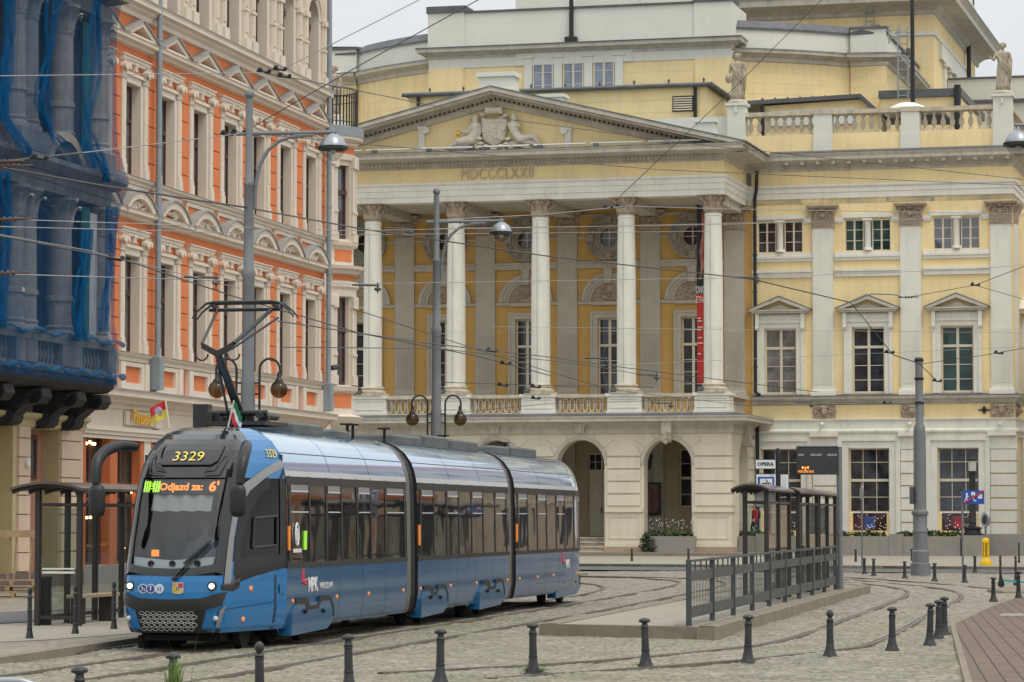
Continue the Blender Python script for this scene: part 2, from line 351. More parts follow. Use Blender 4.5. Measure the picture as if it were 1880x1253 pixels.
# ---- ground floor arcade of the portico
m = MB(); R0 = 1.26; ZT = 6.06
holes = [(c - R0, c + R0, 0.0, ZT, 'arch') for c in ARC]
wall_holes(m, UL, UR, 0.0, 6.35, 0.0, .95, holes, back=True)
m.box(UR - .001, UR, 0, .95, 0, 6.35)
m.T = Matrix(((0, -1, 0, UR), (1, 0, 0, 0), (0, 0, 1, 0), (0, 0, 0, 1)))      # the same wall turned to the right side of the portico
wall_holes(m, .95, WN, 0, 6.35, 0.0, .95, [(2.1, 4.62, 0, ZT, 'arch')], back=True)
m.T = None
CREAMST = mat('plaster_cream_stone', (.72, .665, .53), .8, .05, .8, streak=.28, dirt=(.38, .33, .25))
arcade = m.build('arcade_wall', CREAMST, opera)
for c in COLS:
    m = MB(); L_, R_ = c - BAY / 2 + R0 + .17, c + BAY / 2 - R0 - .17
    if c == COLS[0]: R_ = UR
    if c == COLS[-1]: L_ = UL
    rows = [2.62, 3.26, 3.9, 4.54, 5.18, 5.80]
    for a, b in zip(rows, rows[1:]):
        z0, z1 = a + .045, b - .045
        for (ua, ub) in ((L_, R_),):
            pts = []
            for z in [z0 + (z1 - z0) * i / 4 for i in range(5)]:
                q = 0 if z < ZT - R0 else (R0 + .24) - math.sqrt(max((R0 + .24) ** 2 - (z - ZT + R0) ** 2, .01)) - .07
                pts.append((max(q, 0), z))
            right = [(ub - (0 if c == COLS[0] else p), z) for p, z in pts]; left = [(ua + (0 if c == COLS[-1] else p), z) for p, z in pts]
            m.prism(right + left[::-1], 'y', -.10, .004)
    x0 = c - BAY / 2 + R0 + .05; x1 = (UR + .06) if c == COLS[0] else c + BAY / 2 - R0 - .05
    m.box(x0, x1, -.12, .004, .56, .72); m.box(x0, x1, -.2, .004, 2.32, 2.54); m.box(x0 + .05, x1 - .05, -.07, .004, .72, 2.32)
    m.box(x0 + .2, x1 - .2, -.10, -.06, .95, 1.0); m.box(x0 + .2, x1 - .2, -.10, -.06, 2.06, 2.11); m.box(x0 + .2, x0 + .25, -.10, -.06, 1.0, 2.06); m.box(x1 - .25, x1 - .2, -.10, -.06, 1.0, 2.06)
    m.build('rusticated_pier_facing', CREAMST, opera)
m = MB(); m.box(UR - .004, UR + .06, 0, .95, 2.32, 2.54)
for a, b in zip(rows, rows[1:]):
    m.box(UR - .004, UR + .05, -.05, .95, a + .035, b - .035); m.box(UR - .004, UR + .05, 4.8, WN, a + .035, b - .035)
m.build('rusticated_side_facing', CREAMST, opera)
for c in ARC:
    m = MB(); arc_band(m, c, ZT - R0, R0 + .002, R0 + .2, -.075, .01)
    for a in (35, 62, 78, 102, 118, 145):
        ca, sa = math.cos(R(a)), math.sin(R(a)); r0, r1 = R0 + .2, min(R0 + .95, (6.3 - (ZT - R0)) / sa)
        if r1 > r0 + .1:
            p = [(c + ca * r0 - sa * .02, ZT - R0 + sa * r0 + ca * .02), (c + ca * r0 + sa * .02, ZT - R0 + sa * r0 - ca * .02), (c + ca * r1 + sa * .02, ZT - R0 + sa * r1 - ca * .02), (c + ca * r1 - sa * .02, ZT - R0 + sa * r1 + ca * .02)]
            m.prism(p, 'y', -.012, .004)
    m.build('arch_moulding', GREYTRIM, opera)
for c in COLS:
    m = MB(); x0 = c - BAY / 2 + R0 - .02; x1 = (UR + .12) if c == COLS[0] else c + BAY / 2 - R0 + .02
    m.cbox(x0, x1, -.2, 1.1, -.25, .56, .03); m.build('pier_plinth', TANSTONE, opera)
m = MB(); m.cbox(UR - .9, UR + .12, 4.7, WN - .01, -.25, .56, .03)
m.build('pier_plinth', TANSTONE, opera)
for i, c in enumerate(ARC[:3]):     # keystones: a carved mask on the right-hand arch, plain scrolls on the others
    m = MB()
    if i == 0:
        m.prism([(c - .2, 5.9), (c + .2, 5.9), (c + .27, 7.0), (c - .27, 7.0)], 'y', -.42, .0)
        m.build('keystone', WHITE, opera)
        h = MB(); h.ball((c, -.42, 6.12), (.19, .17, .27)); h.ball((c, -.6, 6.1), (.045, .06, .08)); h.ball((c, -.5, 5.9), (.13, .1, .12)); h.ball((c, -.46, 6.33), (.22, .14, .12))
        for s in (-1, 1): h.ball((c + s * .09, -.57, 6.17), (.05, .03, .03)); h.ball((c + s * .2, -.4, 6.1), (.06, .1, .22))
        h.build('carved_mask', SANDSTONE, opera, smooth=True)
    else:
        m.prism([(c - .22, 6.42), (c + .22, 6.42), (c + .3, 6.98), (c - .3, 6.98)], 'y', -.30, .0); m.box(c - .12, c + .12, -.36, -.28, 6.5, 6.9)
        m.build('keystone', GREYTRIM, opera)
m = MB()      # scroll over the side arch
m.prism([(3.1, 5.75), (3.62, 5.75), (3.75, 7.0), (2.97, 7.0)], 'x', UR, UR + .35); m.tube([(UR + .1, 3.36, 5.9), (UR + .55, 3.36, 5.9)], .2, 12)
m.build('side_keystone', GREYTRIM, opera)
# ---- cornice over the arcade, balcony
m = MB()
cornice(m, [(0, 6.35), (.12, 6.37), (.12, 6.62), (.1, 6.64), (.1, 6.78), (.3, 6.9), (.34, 6.92), (1.0, 6.98), (1.0, 7.1), (1.07, 7.2), (1.07, 7.24), (.25, 7.42)], 0.0, UL, UR, wrapR=True, depthR=WN)
m.build('balcony_cornice', GREYTRIM, opera, smooth=True, angle=20)
m = MB()
cornice(m, [(1.075, 7.245), (.26, 7.425), (.0, 7.43)], 0.0, UL, UR, wrapR=True, depthR=WN); m.build('cornice_flashing', LEAD, opera)
m = MB(); m.box(UL, UR, 0.0, WN, 7.0, 7.34); m.build('portico_ceiling', WHITE, opera)
PED = .9
for i, c in enumerate(COLS):
    m = MB(); x1 = c + PED
    m.box(c - PED, x1, .02, 1.35, 7.35, 8.3); m.box(c - PED - .08, x1 + .08, -.05, 1.42, 8.3, 8.46); m.box(c - PED - .06, x1 + .06, -.04, 1.4, 7.35, 7.55)
    m.box(c - PED + .15, x1 - .15, -.012, .03, 7.7, 7.72); m.box(c - PED + .15, x1 - .15, -.012, .03, 8.16, 8.18)
    m.build('column_pedestal', WHITE, opera)
for k in range(5):
    u0, u1 = COLS[k + 1] + PED + .01, COLS[k] - PED - .01; m = MB()
    m.box(u0, u1, .14, .62, 8.26, 8.44); m.box(u0, u1, .16, .6, 7.35, 7.5)
    N_ = 8; st = (u1 - u0) / N_
    for j in range(N_):
        c = u0 + st * (j + .5); S = 14; rg = []
        for i in range(S):
            a = 2 * math.pi * i / S; e = math.cos(a); z = math.sin(a)
            r = lambda w, h: (c + w * e, 7.88 + (h * (1 if z > 0 else -1) if abs(z) > .5 else h * z * 2))
            p0, p1 = (c + .085 * e, 7.88 + .2 * (1 if z > 0 else -1) * min(1, abs(z) * 1.6) + .085 * z), (c + .165 * e, 7.88 + .2 * (1 if z > 0 else -1) * min(1, abs(z) * 1.6) + .165 * z)
            rg.append([(p0[0], .46, p0[1]), (p0[0], .3, p0[1]), (p1[0], .3, p1[1]), (p1[0], .46, p1[1])])
        rg.append(rg[0]); m.loft(rg, closed=True)
        if j: m.box(c - st / 2 - .05, c - st / 2 + .05, .32, .44, 7.82, 7.94)
    m.box(u0, u0 + .1, .3, .46, 7.5, 8.26); m.box(u1 - .1, u1, .3, .46, 7.5, 8.26)
    m.build('balustrade_panel', SANDSTONE, opera)
m = MB(); m.box(UR - .6, UR - .1, 1.5, WN - .8, 8.26, 8.44); m.box(UR - .55, UR - .15, 1.5, WN - .8, 7.35, 7.5)
for j in range(12): m.box(UR - .44, UR - .3, 1.6 + .32 * j, 1.78 + .32 * j, 7.5, 8.26)
m.build('balustrade_panel', SANDSTONE, opera)
m = MB(); m.box(UL, UR - .05, .6, WN, 7.3, 7.42); m.build('balcony_floor', GREYTRIM, opera)
# ---- columns and capitals
def leaf(mb, cx, cy, r, a, z0, h, w, out):
    """acanthus leaf curling outward at the tip"""
    ca, sa = math.cos(a), math.sin(a); P = []
    for t, q, ww in ((0, 0, w), (.4, .03, w * 1.15), (.75, .08, w * .95), (.95, .16 + out, w * .6), (.86, .22 + out, w * .25)):
        x, y = cx + ca * (r + q), cy + sa * (r + q)
        P.append([(x - sa * ww - ca * .03, y + ca * ww - sa * .03, z0 + h * t), (x + ca * .03, y + sa * .03, z0 + h * t + .01), (x + sa * ww - ca * .03, y - ca * ww - sa * .03, z0 + h * t)])
    mb.loft(P, closed=False)
def volute(mb, c, dirx, diry, r=.13, w=.1):
    d = Vector((dirx, diry, 0)).normalized(); s = Vector((-d.y, d.x, 0))
    pts = []
    for i in range(16):
        a = i / 15 * 2.6 * math.pi; q = r * (1 - .75 * i / 15)
        pts.append(Vector(c) + d * (q * math.cos(a)) + Vector((0, 0, q * math.sin(a))))
    mb.tube(pts, [.045] * 16, 6)
def capital_round(mb, cx, cy, z0, h=1.0, r=.44):
    mb.lathe([(r + .02, z0), (r + .07, z0 + .03), (r + .02, z0 + .07), (r + .01, z0 + .1), (r + .05, z0 + h * .6), (r + .17, z0 + h * .86)], cx, cy, 0, 24)
    for i in range(8): leaf(mb, cx, cy, r + .03, 2 * math.pi * (i + .5) / 8, z0 + .08, .36, .16, .02)
    for i in range(8): leaf(mb, cx, cy, r + .05, 2 * math.pi * i / 8, z0 + .1, .62, .15, .05)
    for i in range(4):
        a = math.pi / 4 + math.pi / 2 * i
        volute(mb, (cx + math.cos(a) * (r + .24), cy + math.sin(a) * (r + .24), z0 + h * .76), math.cos(a), math.sin(a))
    for i in range(4):
        a = math.pi / 2 * i; mb.ball((cx + math.cos(a) * (r + .15), cy + math.sin(a) * (r + .15), z0 + h * .86), (.11, .11, .12), 8, 5)
    P = []
    for i in range(4):
        a = math.pi / 4 + math.pi / 2 * i
        P += [(cx + (r + .34) * math.cos(a - .09), cy + (r + .34) * math.sin(a - .09)), (cx + (r + .34) * math.cos(a + .09), cy + (r + .34) * math.sin(a + .09)), (cx + (r + .13) * math.cos(a + math.pi / 4), cy + (r + .13) * math.sin(a + math.pi / 4))]
    mb.prism(P, 'z', z0 + h * .87, z0 + h)
def flute(a, z): return 1 - (.035 * (.5 - .5 * math.cos(a * 20)) if z < 3.0 else 0)
shaft = MB()
shaft.lathe([(.50, 0.0), (.50, .12), (.50, 1.5), (.497, 2.85)], seg=120, fn=lambda a, z: 1 - .05 * (.5 - .5 * math.cos(a * 20)) ** 1.5)
shaft.lathe([(.497, 2.852), (.497, 3.4), (.49, 5.2), (.465, 7.2), (.43, 8.7), (.43, 8.78)], seg=40)
shaft.lathe([(.43, 8.60), (.46, 8.63), (.46, 8.68), (.43, 8.71)], seg=32)
base = MB(); base.box(-.72, .72, -.72, .72, 0, .16); base.lathe([(.70, .16), (.72, .2), (.70, .27), (.6, .3), (.58, .36), (.63, .4), (.63, .44), (.56, .5), (.52, .52)], seg=32)
capm = MB(); capital_round(capm, 0, 0, 0, .93, .43)
rodm = MB(); rodm.tube([(-.06, -.52, .1), (-.06, -.53, 3.0), (-.06, -.48, 8.5)], .018, 5)
c0 = shaft.build('column', WHITE, opera, smooth=True, angle=50)
base.build('column_base', SANDSTONE, c0, smooth=True).location = (0, 0, -.52)
capm.build('capital', CAPSTONE, c0).location = (0, 0, 8.78)
rodm.build('cable_conduit', GREYTRIM, c0)
c0.location = (COLS[0], .62, 8.97)
for c in COLS[1:]: dup(c0, (c, .62, 8.97), parent=opera)
for c in COLS: MB().box(c - .75, c + .75, -.1, 1.35, 18.63, 18.655).build('impost_slab', SANDSTONE, opera)
for c in COLS[:5]:
    m = MB(); m.T = Matrix.Translation((c - .55, -.02, 8.62)) @ Matrix.Rotation(R(-35), 4, 'X'); m.cbox(-.15, .15, -.1, .1, -.12, .12, .02); m.T = None; m.box(c - .58, c - .52, -.02, .04, 8.44, 8.55); m.build('floodlight', DARKIRON, opera)
# ---- entablature and pediment
m = MB(); ent = [(-.02, 18.66), (0, 18.66), (0, 18.95), (.04, 18.97), (.04, 19.27), (.08, 19.29), (.08, 19.5), (.16, 19.6), (.16, 19.7), (.0, 19.72)]
EN, EU = .3, -.27
cornice(m, ent, EN, UL - .3, EU, wrapR=True, depthR=WN); m.box(UL - .3, EU - .01, EN + .02, 1.3, 18.661, 19.7); m.box(EU - 1.0, EU - .01, 1.3, WN, 18.661, 19.7)
m.build('architrave', WHITE, opera)
m = MB(); m.box(UL - .3, EU - .001, EN + .002, 1.3, 19.72, 20.5); m.box(EU - 1.0, EU - .001, 1.3, WN, 19.72, 20.5); m.build('frieze', YELLOW, opera)
m = MB(); cornice(m, [(0, 20.42), (.05, 20.45), (.05, 20.56), (.12, 20.58), (.12, 20.76), (.3, 20.86), (1.2, 20.9), (1.2, 21.06), (1.3, 21.14), (1.32, 21.18)], EN, UL - .3, EU, wrapR=True, depthR=WN)
dentils(m, EN, UL, EU, 20.60, 20.74, .22); dentils(m, EN, UL, EU, 20.46, 20.54, .1, .05, .06)
m.build('main_cornice', GREYTRIM, opera)
m = MB(); cornice(m, [(1.33, 21.185), (1.33, 21.22), (.1, 21.32), (0, 21.33)], EN, UL - .3, EU, wrapR=True, depthR=WN)
for k in range(5): m.box(-6.9 - 3.0 * k, -6.65 - 3.0 * k, -1.05, -.8, 21.2, 21.38)
m.build('cornice_flashing', LEAD, opera)
m = MB()
for k in range(7): m.tube([(-22.4 + 3.05 * k, -.55, 21.42), (-19.6 + 3.05 * k, -.55, 21.42)], .06, 6)
m.build('roof_light_tubes', PARAPET, opera)
APX, APZ = AX, 24.52; slope = (24.52 - 21.22) / (EU + 1.33 - APX)
def rake(z_off): return lambda u: APZ + z_off - slope * abs(u - APX)
def rakeband(mb, n0, n1, top, bot, e=1.33):
    ur = EU + e; ul = 2 * APX - ur; t, b = rake(top), rake(bot)
    zc = 21.19
    ub = APX + (APZ + bot - zc) / slope; ub = min(ub, ur); ulb = 2 * APX - ub
    mb.prism([(ulb, b(ulb)), (APX, b(APX)), (ub, b(ub)), (ur, t(ur)), (APX, t(APX)), (ul, t(ul))], 'y', n0, n1)
m = MB(); rakeband(m, EN - 1.3, EN + .3, 0, -.2); rakeband(m, EN - .25, EN + .3, -.34, -.42); rakeband(m, EN - .1, EN + .3, -.54, -.86); rakeband(m, EN - 1.1, EN + .3, -.2, -.34)
m.build('raking_cornice', GREYTRIM, opera)
m = MB(); k = 0
for s in (-1, 1):
    for i in range(50):
        u = APX + s * (.12 + .255 * i); z = rake(-.42)(u)
        if z - .12 > 21.3: m.box(u - .07, u + .07, EN - .24, EN + .1, z - .13, z + .02)
m.build('pediment_dentils', CAPSTONE, opera)
m = MB(); rakeband(m, EN - 1.34, 9.0, .07, .003, 1.42); m.build('portico_roof', PATINA, opera)
m = MB(); t = rake(-.7); e = (APZ - .7 - 21.1) / slope
m.prism([(APX - e, 21.1), (APX + e, 21.1), (APX, APZ - .7)], 'y', EN + .06, EN + .5); m.build('tympanum', YELLOW, opera)
place_text('inscription', 'MDCCCLXXII', .78, SANDSTONE, opera, (OP.uz(913, 328, .27)[0], EN - .03, 20.07), (1, 0, 0), (0, 0, 1), depth=.05, xs=.78, space=1.12)
# acroterion block above the apex, and a second low chimney behind the roof slope
m = MB(); a = OP.uz(884, 160, 2.2); b = OP.uz(946, 138, 2.2); zt = b[1]
m.box(a[0], b[0], 1.7, 2.9, 23.4, zt - .12); m.box(a[0] - .12, b[0] + .12, 1.6, 3.0, zt - .12, zt + .12); m.box(a[0] - .1, b[0] + .1, 1.62, 2.98, zt - .95, zt - .8); m.build('apex_block', PARAPET, opera)
a = OP.uz(992, 190, 5); b = OP.uz(1036, 180, 5)
m = MB(); m.box(a[0], b[0], 4.6, 5.6, 23, b[1]); m.box(a[0] - .1, b[0] + .1, 4.5, 5.7, b[1], b[1] + .18); m.build('chimney', PARAPET, opera)
a = OP.uz(1280, 245, 4); b = OP.uz(1314, 226, 4)
m = MB(); m.box(a[0], b[0], 3.6, 4.4, 21.4, b[1]); m.box(a[0] - .1, b[0] + .1, 3.5, 4.5, b[1], b[1] + .14); m.build('chimney', PARAPET, opera)
# ---- coat of arms and reclining figures in the pediment
def P3(px, py, n=.2): u, z = OP.uz(px, py, EN - n); return (u, EN - n, z)
RELIEF = mat('relief_stone', (.64, .60, .50), .85, .1, 3, streak=.35, dirt=(.3, .27, .22))
m = MB(); prof = []
for (x, y) in ((884, 212), (893, 219), (908, 220), (922, 214), (931, 219), (930, 236), (926, 257), (915, 264), (907, 272), (899, 264), (888, 259), (884, 240)): prof.append(P3(x, y))
cu = sum(p[0] for p in prof) / 12; cz = sum(p[2] for p in prof) / 12
m.loft([[(p[0], EN + .08, p[2]) for p in prof], [(p[0], EN - .2, p[2]) for p in prof], [(cu + (p[0] - cu) * .86, EN - .28, cz + (p[2] - cz) * .86) for p in prof], [(cu + (p[0] - cu) * .3, EN - .32, cz + (p[2] - cz) * .3) for p in prof]], caps=True)
arms = m.build('shield', RELIEF, opera, smooth=True, angle=35)
m = MB(); rnd = random.Random(3)
for i in range(38):
    x, y = rnd.uniform(889, 926), rnd.uniform(222, 256); p = P3(x, y, .3); m.ball(p, (rnd.uniform(.04, .12), .05, rnd.uniform(.04, .12)), 7, 5)
for (x, y, q) in ((907, 203, .18), (895, 206, .13), (920, 207, .13), (886, 212, .13), (929, 213, .13), (881, 255, .16), (933, 256, .16), (893, 270, .18), (921, 269, .18), (907, 275, .2), (884, 264, .14), (930, 265, .14), (888, 276, .1), (926, 275, .1)):
    p = P3(x, y, .25); m.T = Matrix.Translation(p) @ Matrix(((1, 0, 0, 0), (0, 0, 1, 0), (0, .6, 0, 0), (0, 0, 0, 1))); m.lathe([(.02, -.2), (q, -.16), (q, .16), (.02, .2)], 0, 0, 0, 10); m.T = None
p = P3(907, 203, .3); m.tube([(p[0] - .45, p[1], p[2]), (p[0] + .45, p[1], p[2])], .2, 10)
m.build('carved_ornament', RELIEF, arms, smooth=True)
def figure(name, spec, vox=.035):
    f = MB()
    for (x0, y0, r0, x1, y1, r1, n0, n1) in spec: cap(f, P3(x0, y0, n0), P3(x1, y1, n1), r0, r1)
    return remesh(f, name, vox, RELIEF, opera)
figure('reclining_woman_relief', [(872, 216, .17, 872, 222, .16, .3, .3), (872, 222, .09, 872, 230, .1, .25, .25), (866, 231, .13, 879, 231, .13, .25, .25), (872, 233, .27, 871, 245, .22, .25, .25), (871, 245, .24, 866, 258, .3, .25, .25),
    (866, 257, .28, 843, 261, .22, .25, .3), (843, 261, .2, 822, 272, .1, .3, .25), (862, 262, .25, 835, 268, .2, .2, .2), (822, 272, .1, 815, 274, .06, .25, .25), (866, 231, .11, 858, 243, .09, .3, .35), (858, 243, .09, 846, 241, .06, .35, .4), (879, 231, .11, 881, 245, .09, .25, .2), (881, 245, .09, 873, 260, .07, .2, .2), (876, 262, .2, 850, 274, .14, .1, .1), (850, 274, .14, 828, 275, .1, .1, .1), (868, 214, .1, 876, 213, .12, .25, .2)])
figure('reclining_man_relief', [(943, 213, .17, 944, 219, .16, .3, .3), (944, 220, .1, 942, 228, .11, .25, .25), (935, 229, .14, 949, 230, .13, .25, .25), (942, 232, .28, 947, 246, .22, .25, .25), (947, 246, .23, 956, 256, .26, .25, .25),
    (956, 256, .22, 980, 251, .15, .25, .35), (980, 251, .15, 991, 267, .09, .35, .3), (957, 259, .2, 978, 264, .14, .2, .25), (978, 264, .13, 996, 269, .08, .25, .25), (991, 267, .09, 1000, 269, .06, .3, .3), (935, 229, .11, 940, 242, .09, .3, .38), (940, 242, .09, 949, 226, .07, .38, .42), (949, 226, .07, 953, 232, .07, .4, .4), (950, 262, .2, 968, 272, .16, .1, .1), (968, 272, .15, 985, 275, .1, .1, .1)])
m = MB()
for px_ in (877, 939):
    c = P3(px_, 268, .25); pts = [(c[0] + .2 * (1 - .8 * i / 20) * math.cos(i * .65), c[1], c[2] + .2 * (1 - .8 * i / 20) * math.sin(i * .65)) for i in range(21)]; m.tube(pts, .06, 6)
m.build('scroll_relief', RELIEF, opera, smooth=True)
p = P3(841, 246, .4); m = MB(); m.ball(p, (.13, .11, .16)); m.ball((p[0], p[1], p[2] + .16), (.08, .08, .05)); m.build('gilded_mask', mat('gilding', (.75, .48, .06), .35, .1, 8, metal=.6), opera, smooth=True)
for (x, s) in ((774, 1), (1043, -1)):
    u, z = OP.uz(x, 278, EN - .1); z2 = OP.uz(x, 236, EN - .1)[1]; m = MB(); m.box(u - .16, u + .16, EN - .12, EN + .1, 21.3, z2); m.box(u - .22, u + .22, EN - .14, EN + .1, 21.3, z + .25); m.box(u - .22, u + .22, EN - .16, EN + .1, z2 - .08, z2 + .1)
    m.tube([(u + s * .22, EN - .18, z2 - .1), (u + s * .22, EN + .1, z2 - .1)], .2, 12); m.build('pediment_pier', WHITE, opera)
# ---- loggia behind the columns
m = MB()
hl = []
for c in ARC: hl += [(c - .62, c + .62, 8.44, 12.8, 'rect'), (c - .5, c + .5, 16.63, 17.63, 'round')]
wall_holes(m, UL, -.001, 7.4, 18.7, WN, .3, hl); m.build('loggia_wall', OCHRE_SHADED, opera)
m = MB(); m.box(UL, EU - 1.01, 1.31, WN - .01, 18.67, 18.8)
for c in COLS: m.box(c - .45, c + .45, 1.3, WN - .02, 18.25, 18.668)
m.build('loggia_ceiling', GREYTRIM, opera)
for c in ARC:
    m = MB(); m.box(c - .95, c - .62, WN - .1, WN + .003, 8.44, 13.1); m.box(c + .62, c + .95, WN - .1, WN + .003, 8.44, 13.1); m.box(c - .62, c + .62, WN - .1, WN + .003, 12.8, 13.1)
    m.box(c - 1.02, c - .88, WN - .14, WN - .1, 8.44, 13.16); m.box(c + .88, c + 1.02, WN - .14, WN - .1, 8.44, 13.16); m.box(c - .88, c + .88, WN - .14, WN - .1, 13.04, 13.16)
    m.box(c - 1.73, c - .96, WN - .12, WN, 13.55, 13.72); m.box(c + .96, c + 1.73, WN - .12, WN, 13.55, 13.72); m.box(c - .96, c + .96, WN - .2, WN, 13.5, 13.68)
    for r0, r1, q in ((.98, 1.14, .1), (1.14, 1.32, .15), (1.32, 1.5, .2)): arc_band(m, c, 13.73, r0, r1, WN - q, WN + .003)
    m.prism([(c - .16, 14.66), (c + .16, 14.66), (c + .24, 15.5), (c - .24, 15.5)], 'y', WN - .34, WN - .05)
    m.build('loggia_door_surround', TRIM_SHADED, opera)
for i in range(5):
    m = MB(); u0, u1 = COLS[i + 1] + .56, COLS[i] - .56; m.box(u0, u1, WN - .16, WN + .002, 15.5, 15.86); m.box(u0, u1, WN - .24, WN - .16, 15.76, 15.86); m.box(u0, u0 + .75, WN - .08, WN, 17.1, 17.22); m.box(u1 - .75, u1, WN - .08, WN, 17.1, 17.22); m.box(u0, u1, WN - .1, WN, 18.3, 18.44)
    m.build('loggia_string_course', TRIM_SHADED, opera)
for c in ARC:
    d = MB(); S = 14
    for i in range(S):
        a0, a1 = math.pi * i / S, math.pi * (i + 1) / S
        d.add([(c, WN - .03, 13.73), (c + .98 * math.cos(a0), WN - .03, 13.73 + .98 * math.sin(a0)), (c + .98 * math.cos(a1), WN - .03, 13.73 + .98 * math.sin(a1))], [(0, 1, 2)])
    rr = random.Random(int(c * 10))
    for i in range(34):
        a = rr.uniform(.1, math.pi - .1); q = .85 * math.sqrt(rr.random()); d.ball((c + q * math.cos(a), WN - .04, 13.8 + q * math.sin(a) * .95), (rr.uniform(.05, .12), .07, rr.uniform(.05, .12)), 7, 4)
    d.tube([(c - .6, WN - .06, 13.95), (c - .3, WN - .09, 14.25), (c, WN - .1, 14.0), (c + .3, WN - .09, 14.25), (c + .6, WN - .06, 13.95)], .05, 6)
    d.build('carved_tympanum', CAPSTONE, opera, smooth=True, angle=60)
    o = MB(); arc_band(o, c, 17.13, .5, .66, WN - .12, WN + .05, 0, 2 * math.pi, 36); arc_band(o, c, 17.13, .66, .76, WN - .2, WN, 0, 2 * math.pi, 36); arc_band(o, c, 17.13, .76, 1.12, WN - .14, WN, 0, 2 * math.pi, 36); arc_band(o, c, 17.13, 1.12, 1.24, WN - .2, WN, 0, 2 * math.pi, 36)
    for i in range(30):
        a = 2 * math.pi * i / 30; o.ball((c + .94 * math.cos(a), WN - .15, 17.13 + .94 * math.sin(a)), (.09, .08, .09), 6, 4)
    for a in (0, 90, 180, 270): o.box(c + 1.0 * math.cos(R(a)) - .2, c + 1.0 * math.cos(R(a)) + .2, WN - .26, WN, 17.13 + 1.0 * math.sin(R(a)) - .2, 17.13 + 1.0 * math.sin(R(a)) + .2)
    rw = o.build('round_window', OCULUS, opera)
    g = MB(); g.prism([(c + .51 * math.cos(2 * math.pi * i / 32), 17.13 + .51 * math.sin(2 * math.pi * i / 32)) for i in range(32)], 'y', WN + .15, WN + .2); g.build('pane', PANE, rw)
    g = MB(); g.box(c - .03, c + .03, WN + .1, WN + .15, 16.63, 17.63); g.box(c - .5, c - .03, WN + .11, WN + .15, 17.11, 17.15); g.box(c + .03, c + .5, WN + .11, WN + .15, 17.11, 17.15); g.build('glazing_bars', FRAMEW, rw)
    window(opera, c - .62, c + .62, 8.46, 12.8, WN + .25, cols=2, rows=(.17, .32, .47, .84), transom=.66, fw=.09, name='balcony_door')
# ---- pilasters (loggia and wing): flat shafts with the lower third fluted
def pilaster_parts(hh, flz, w=.55):
    s = MB(); s.box(-w, w, -.14, 0, 0, hh)
    f = MB(); k = 9
    for i in range(k + 1):
        c = -w + .1 + (2 * w - .2) * i / k; f.box(c - .03, c + .03, -.165, -.139, .25, flz)
    b = MB(); b.box(-w - .12, w + .12, -.28, 0, -.36, -.2); b.loft([[(-w - q, -.14 - q, z), (w + q, -.14 - q, z), (w + q, 0, z), (-w - q, 0, z)] for q, z in ((.12, -.2), (.12, -.1), (.04, -.05), (.06, -.02), (.0, .004))], caps=True)
    return s, f, b
def capital_flat(mb, w=.6, h=1.2):
    mb.loft([[(-w - q, -.15 - q, z), (w + q, -.15 - q, z), (w + q, 0, z), (-w - q, 0, z)] for q, z in ((0, 0), (.04, .02), (.04, .06), (0, .08), (.02, .7 * h), (.16, .86 * h))], caps=True)
    for row, (z0, hgt, q, off) in enumerate(((.1, .4, .06, 0), (.14, .72, .1, .5))):
        for i in range(5 - row):
            c = -w + .12 + (2 * w - .24) * (i + off) / 4; P = []
            for t, o_, ww in ((0, 0, .12), (.4, .03, .14), (.75, .08, .12), (.95, .16, .07), (.84, .22, .02)): P.append([(c - ww, -.15 - o_, z0 + hgt * t), (c, -.19 - o_, z0 + hgt * t), (c + ww, -.15 - o_, z0 + hgt * t)])
            mb.loft(P, closed=False)
    for s in (-1, 1):
        pts = [(s * (w + .02 - .16 * (1 - .75 * i / 15) * math.cos(i / 15 * 8)), -.3, .74 * h + .16 * (1 - .75 * i / 15) * math.sin(i / 15 * 8)) for i in range(16)]; mb.tube(pts, .05, 6)
        mb.tube([(s * .1, -.26, .5 * h), (s * .3, -.28, .75 * h), (s * (w - .1), -.3, .88 * h)], .05, 6)
    mb.ball((0, -.34, .86 * h), (.16, .1, .13), 8, 5); mb.ball((0, -.3, .55 * h), (.12, .1, .16), 8, 5)
    for s in (-1, 1):
        for z in (.4, .52): mb.ball((s * .36, -.27, z * h), (.07, .06, .09), 6, 4)
    mb.loft([[(-w - q, -.3 - q, z), (w + q, -.3 - q, z), (w + q, 0, z), (-w - q, 0, z)] for q, z in ((.2, .87 * h), (.22, .92 * h), (.28, .94 * h), (.28, h))], caps=True)
def pilaster(u, n, z0, h, flz, cap_h=1.2, cmat=CAPSTONE, wm=WHITE):
    s, f, b = pilaster_parts(h, flz); o = s.build('pilaster', wm, opera); o.location = (u, n, z0)
    f.build('fluting', wm, o); b.build('pilaster_base', wm, o); k = MB(); capital_flat(k, .58, cap_h); k.build('capital', cmat, o).location = (0, 0, h)
    return o
pl = pilaster(COLS[0], WN, 8.82, 8.55, 3.1, wm=TRIM_SHADED)
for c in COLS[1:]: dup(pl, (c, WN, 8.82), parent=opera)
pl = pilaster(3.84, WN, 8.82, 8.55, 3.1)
for u in (8.5, 13.22): dup(pl, (u, WN, 8.82), parent=opera)
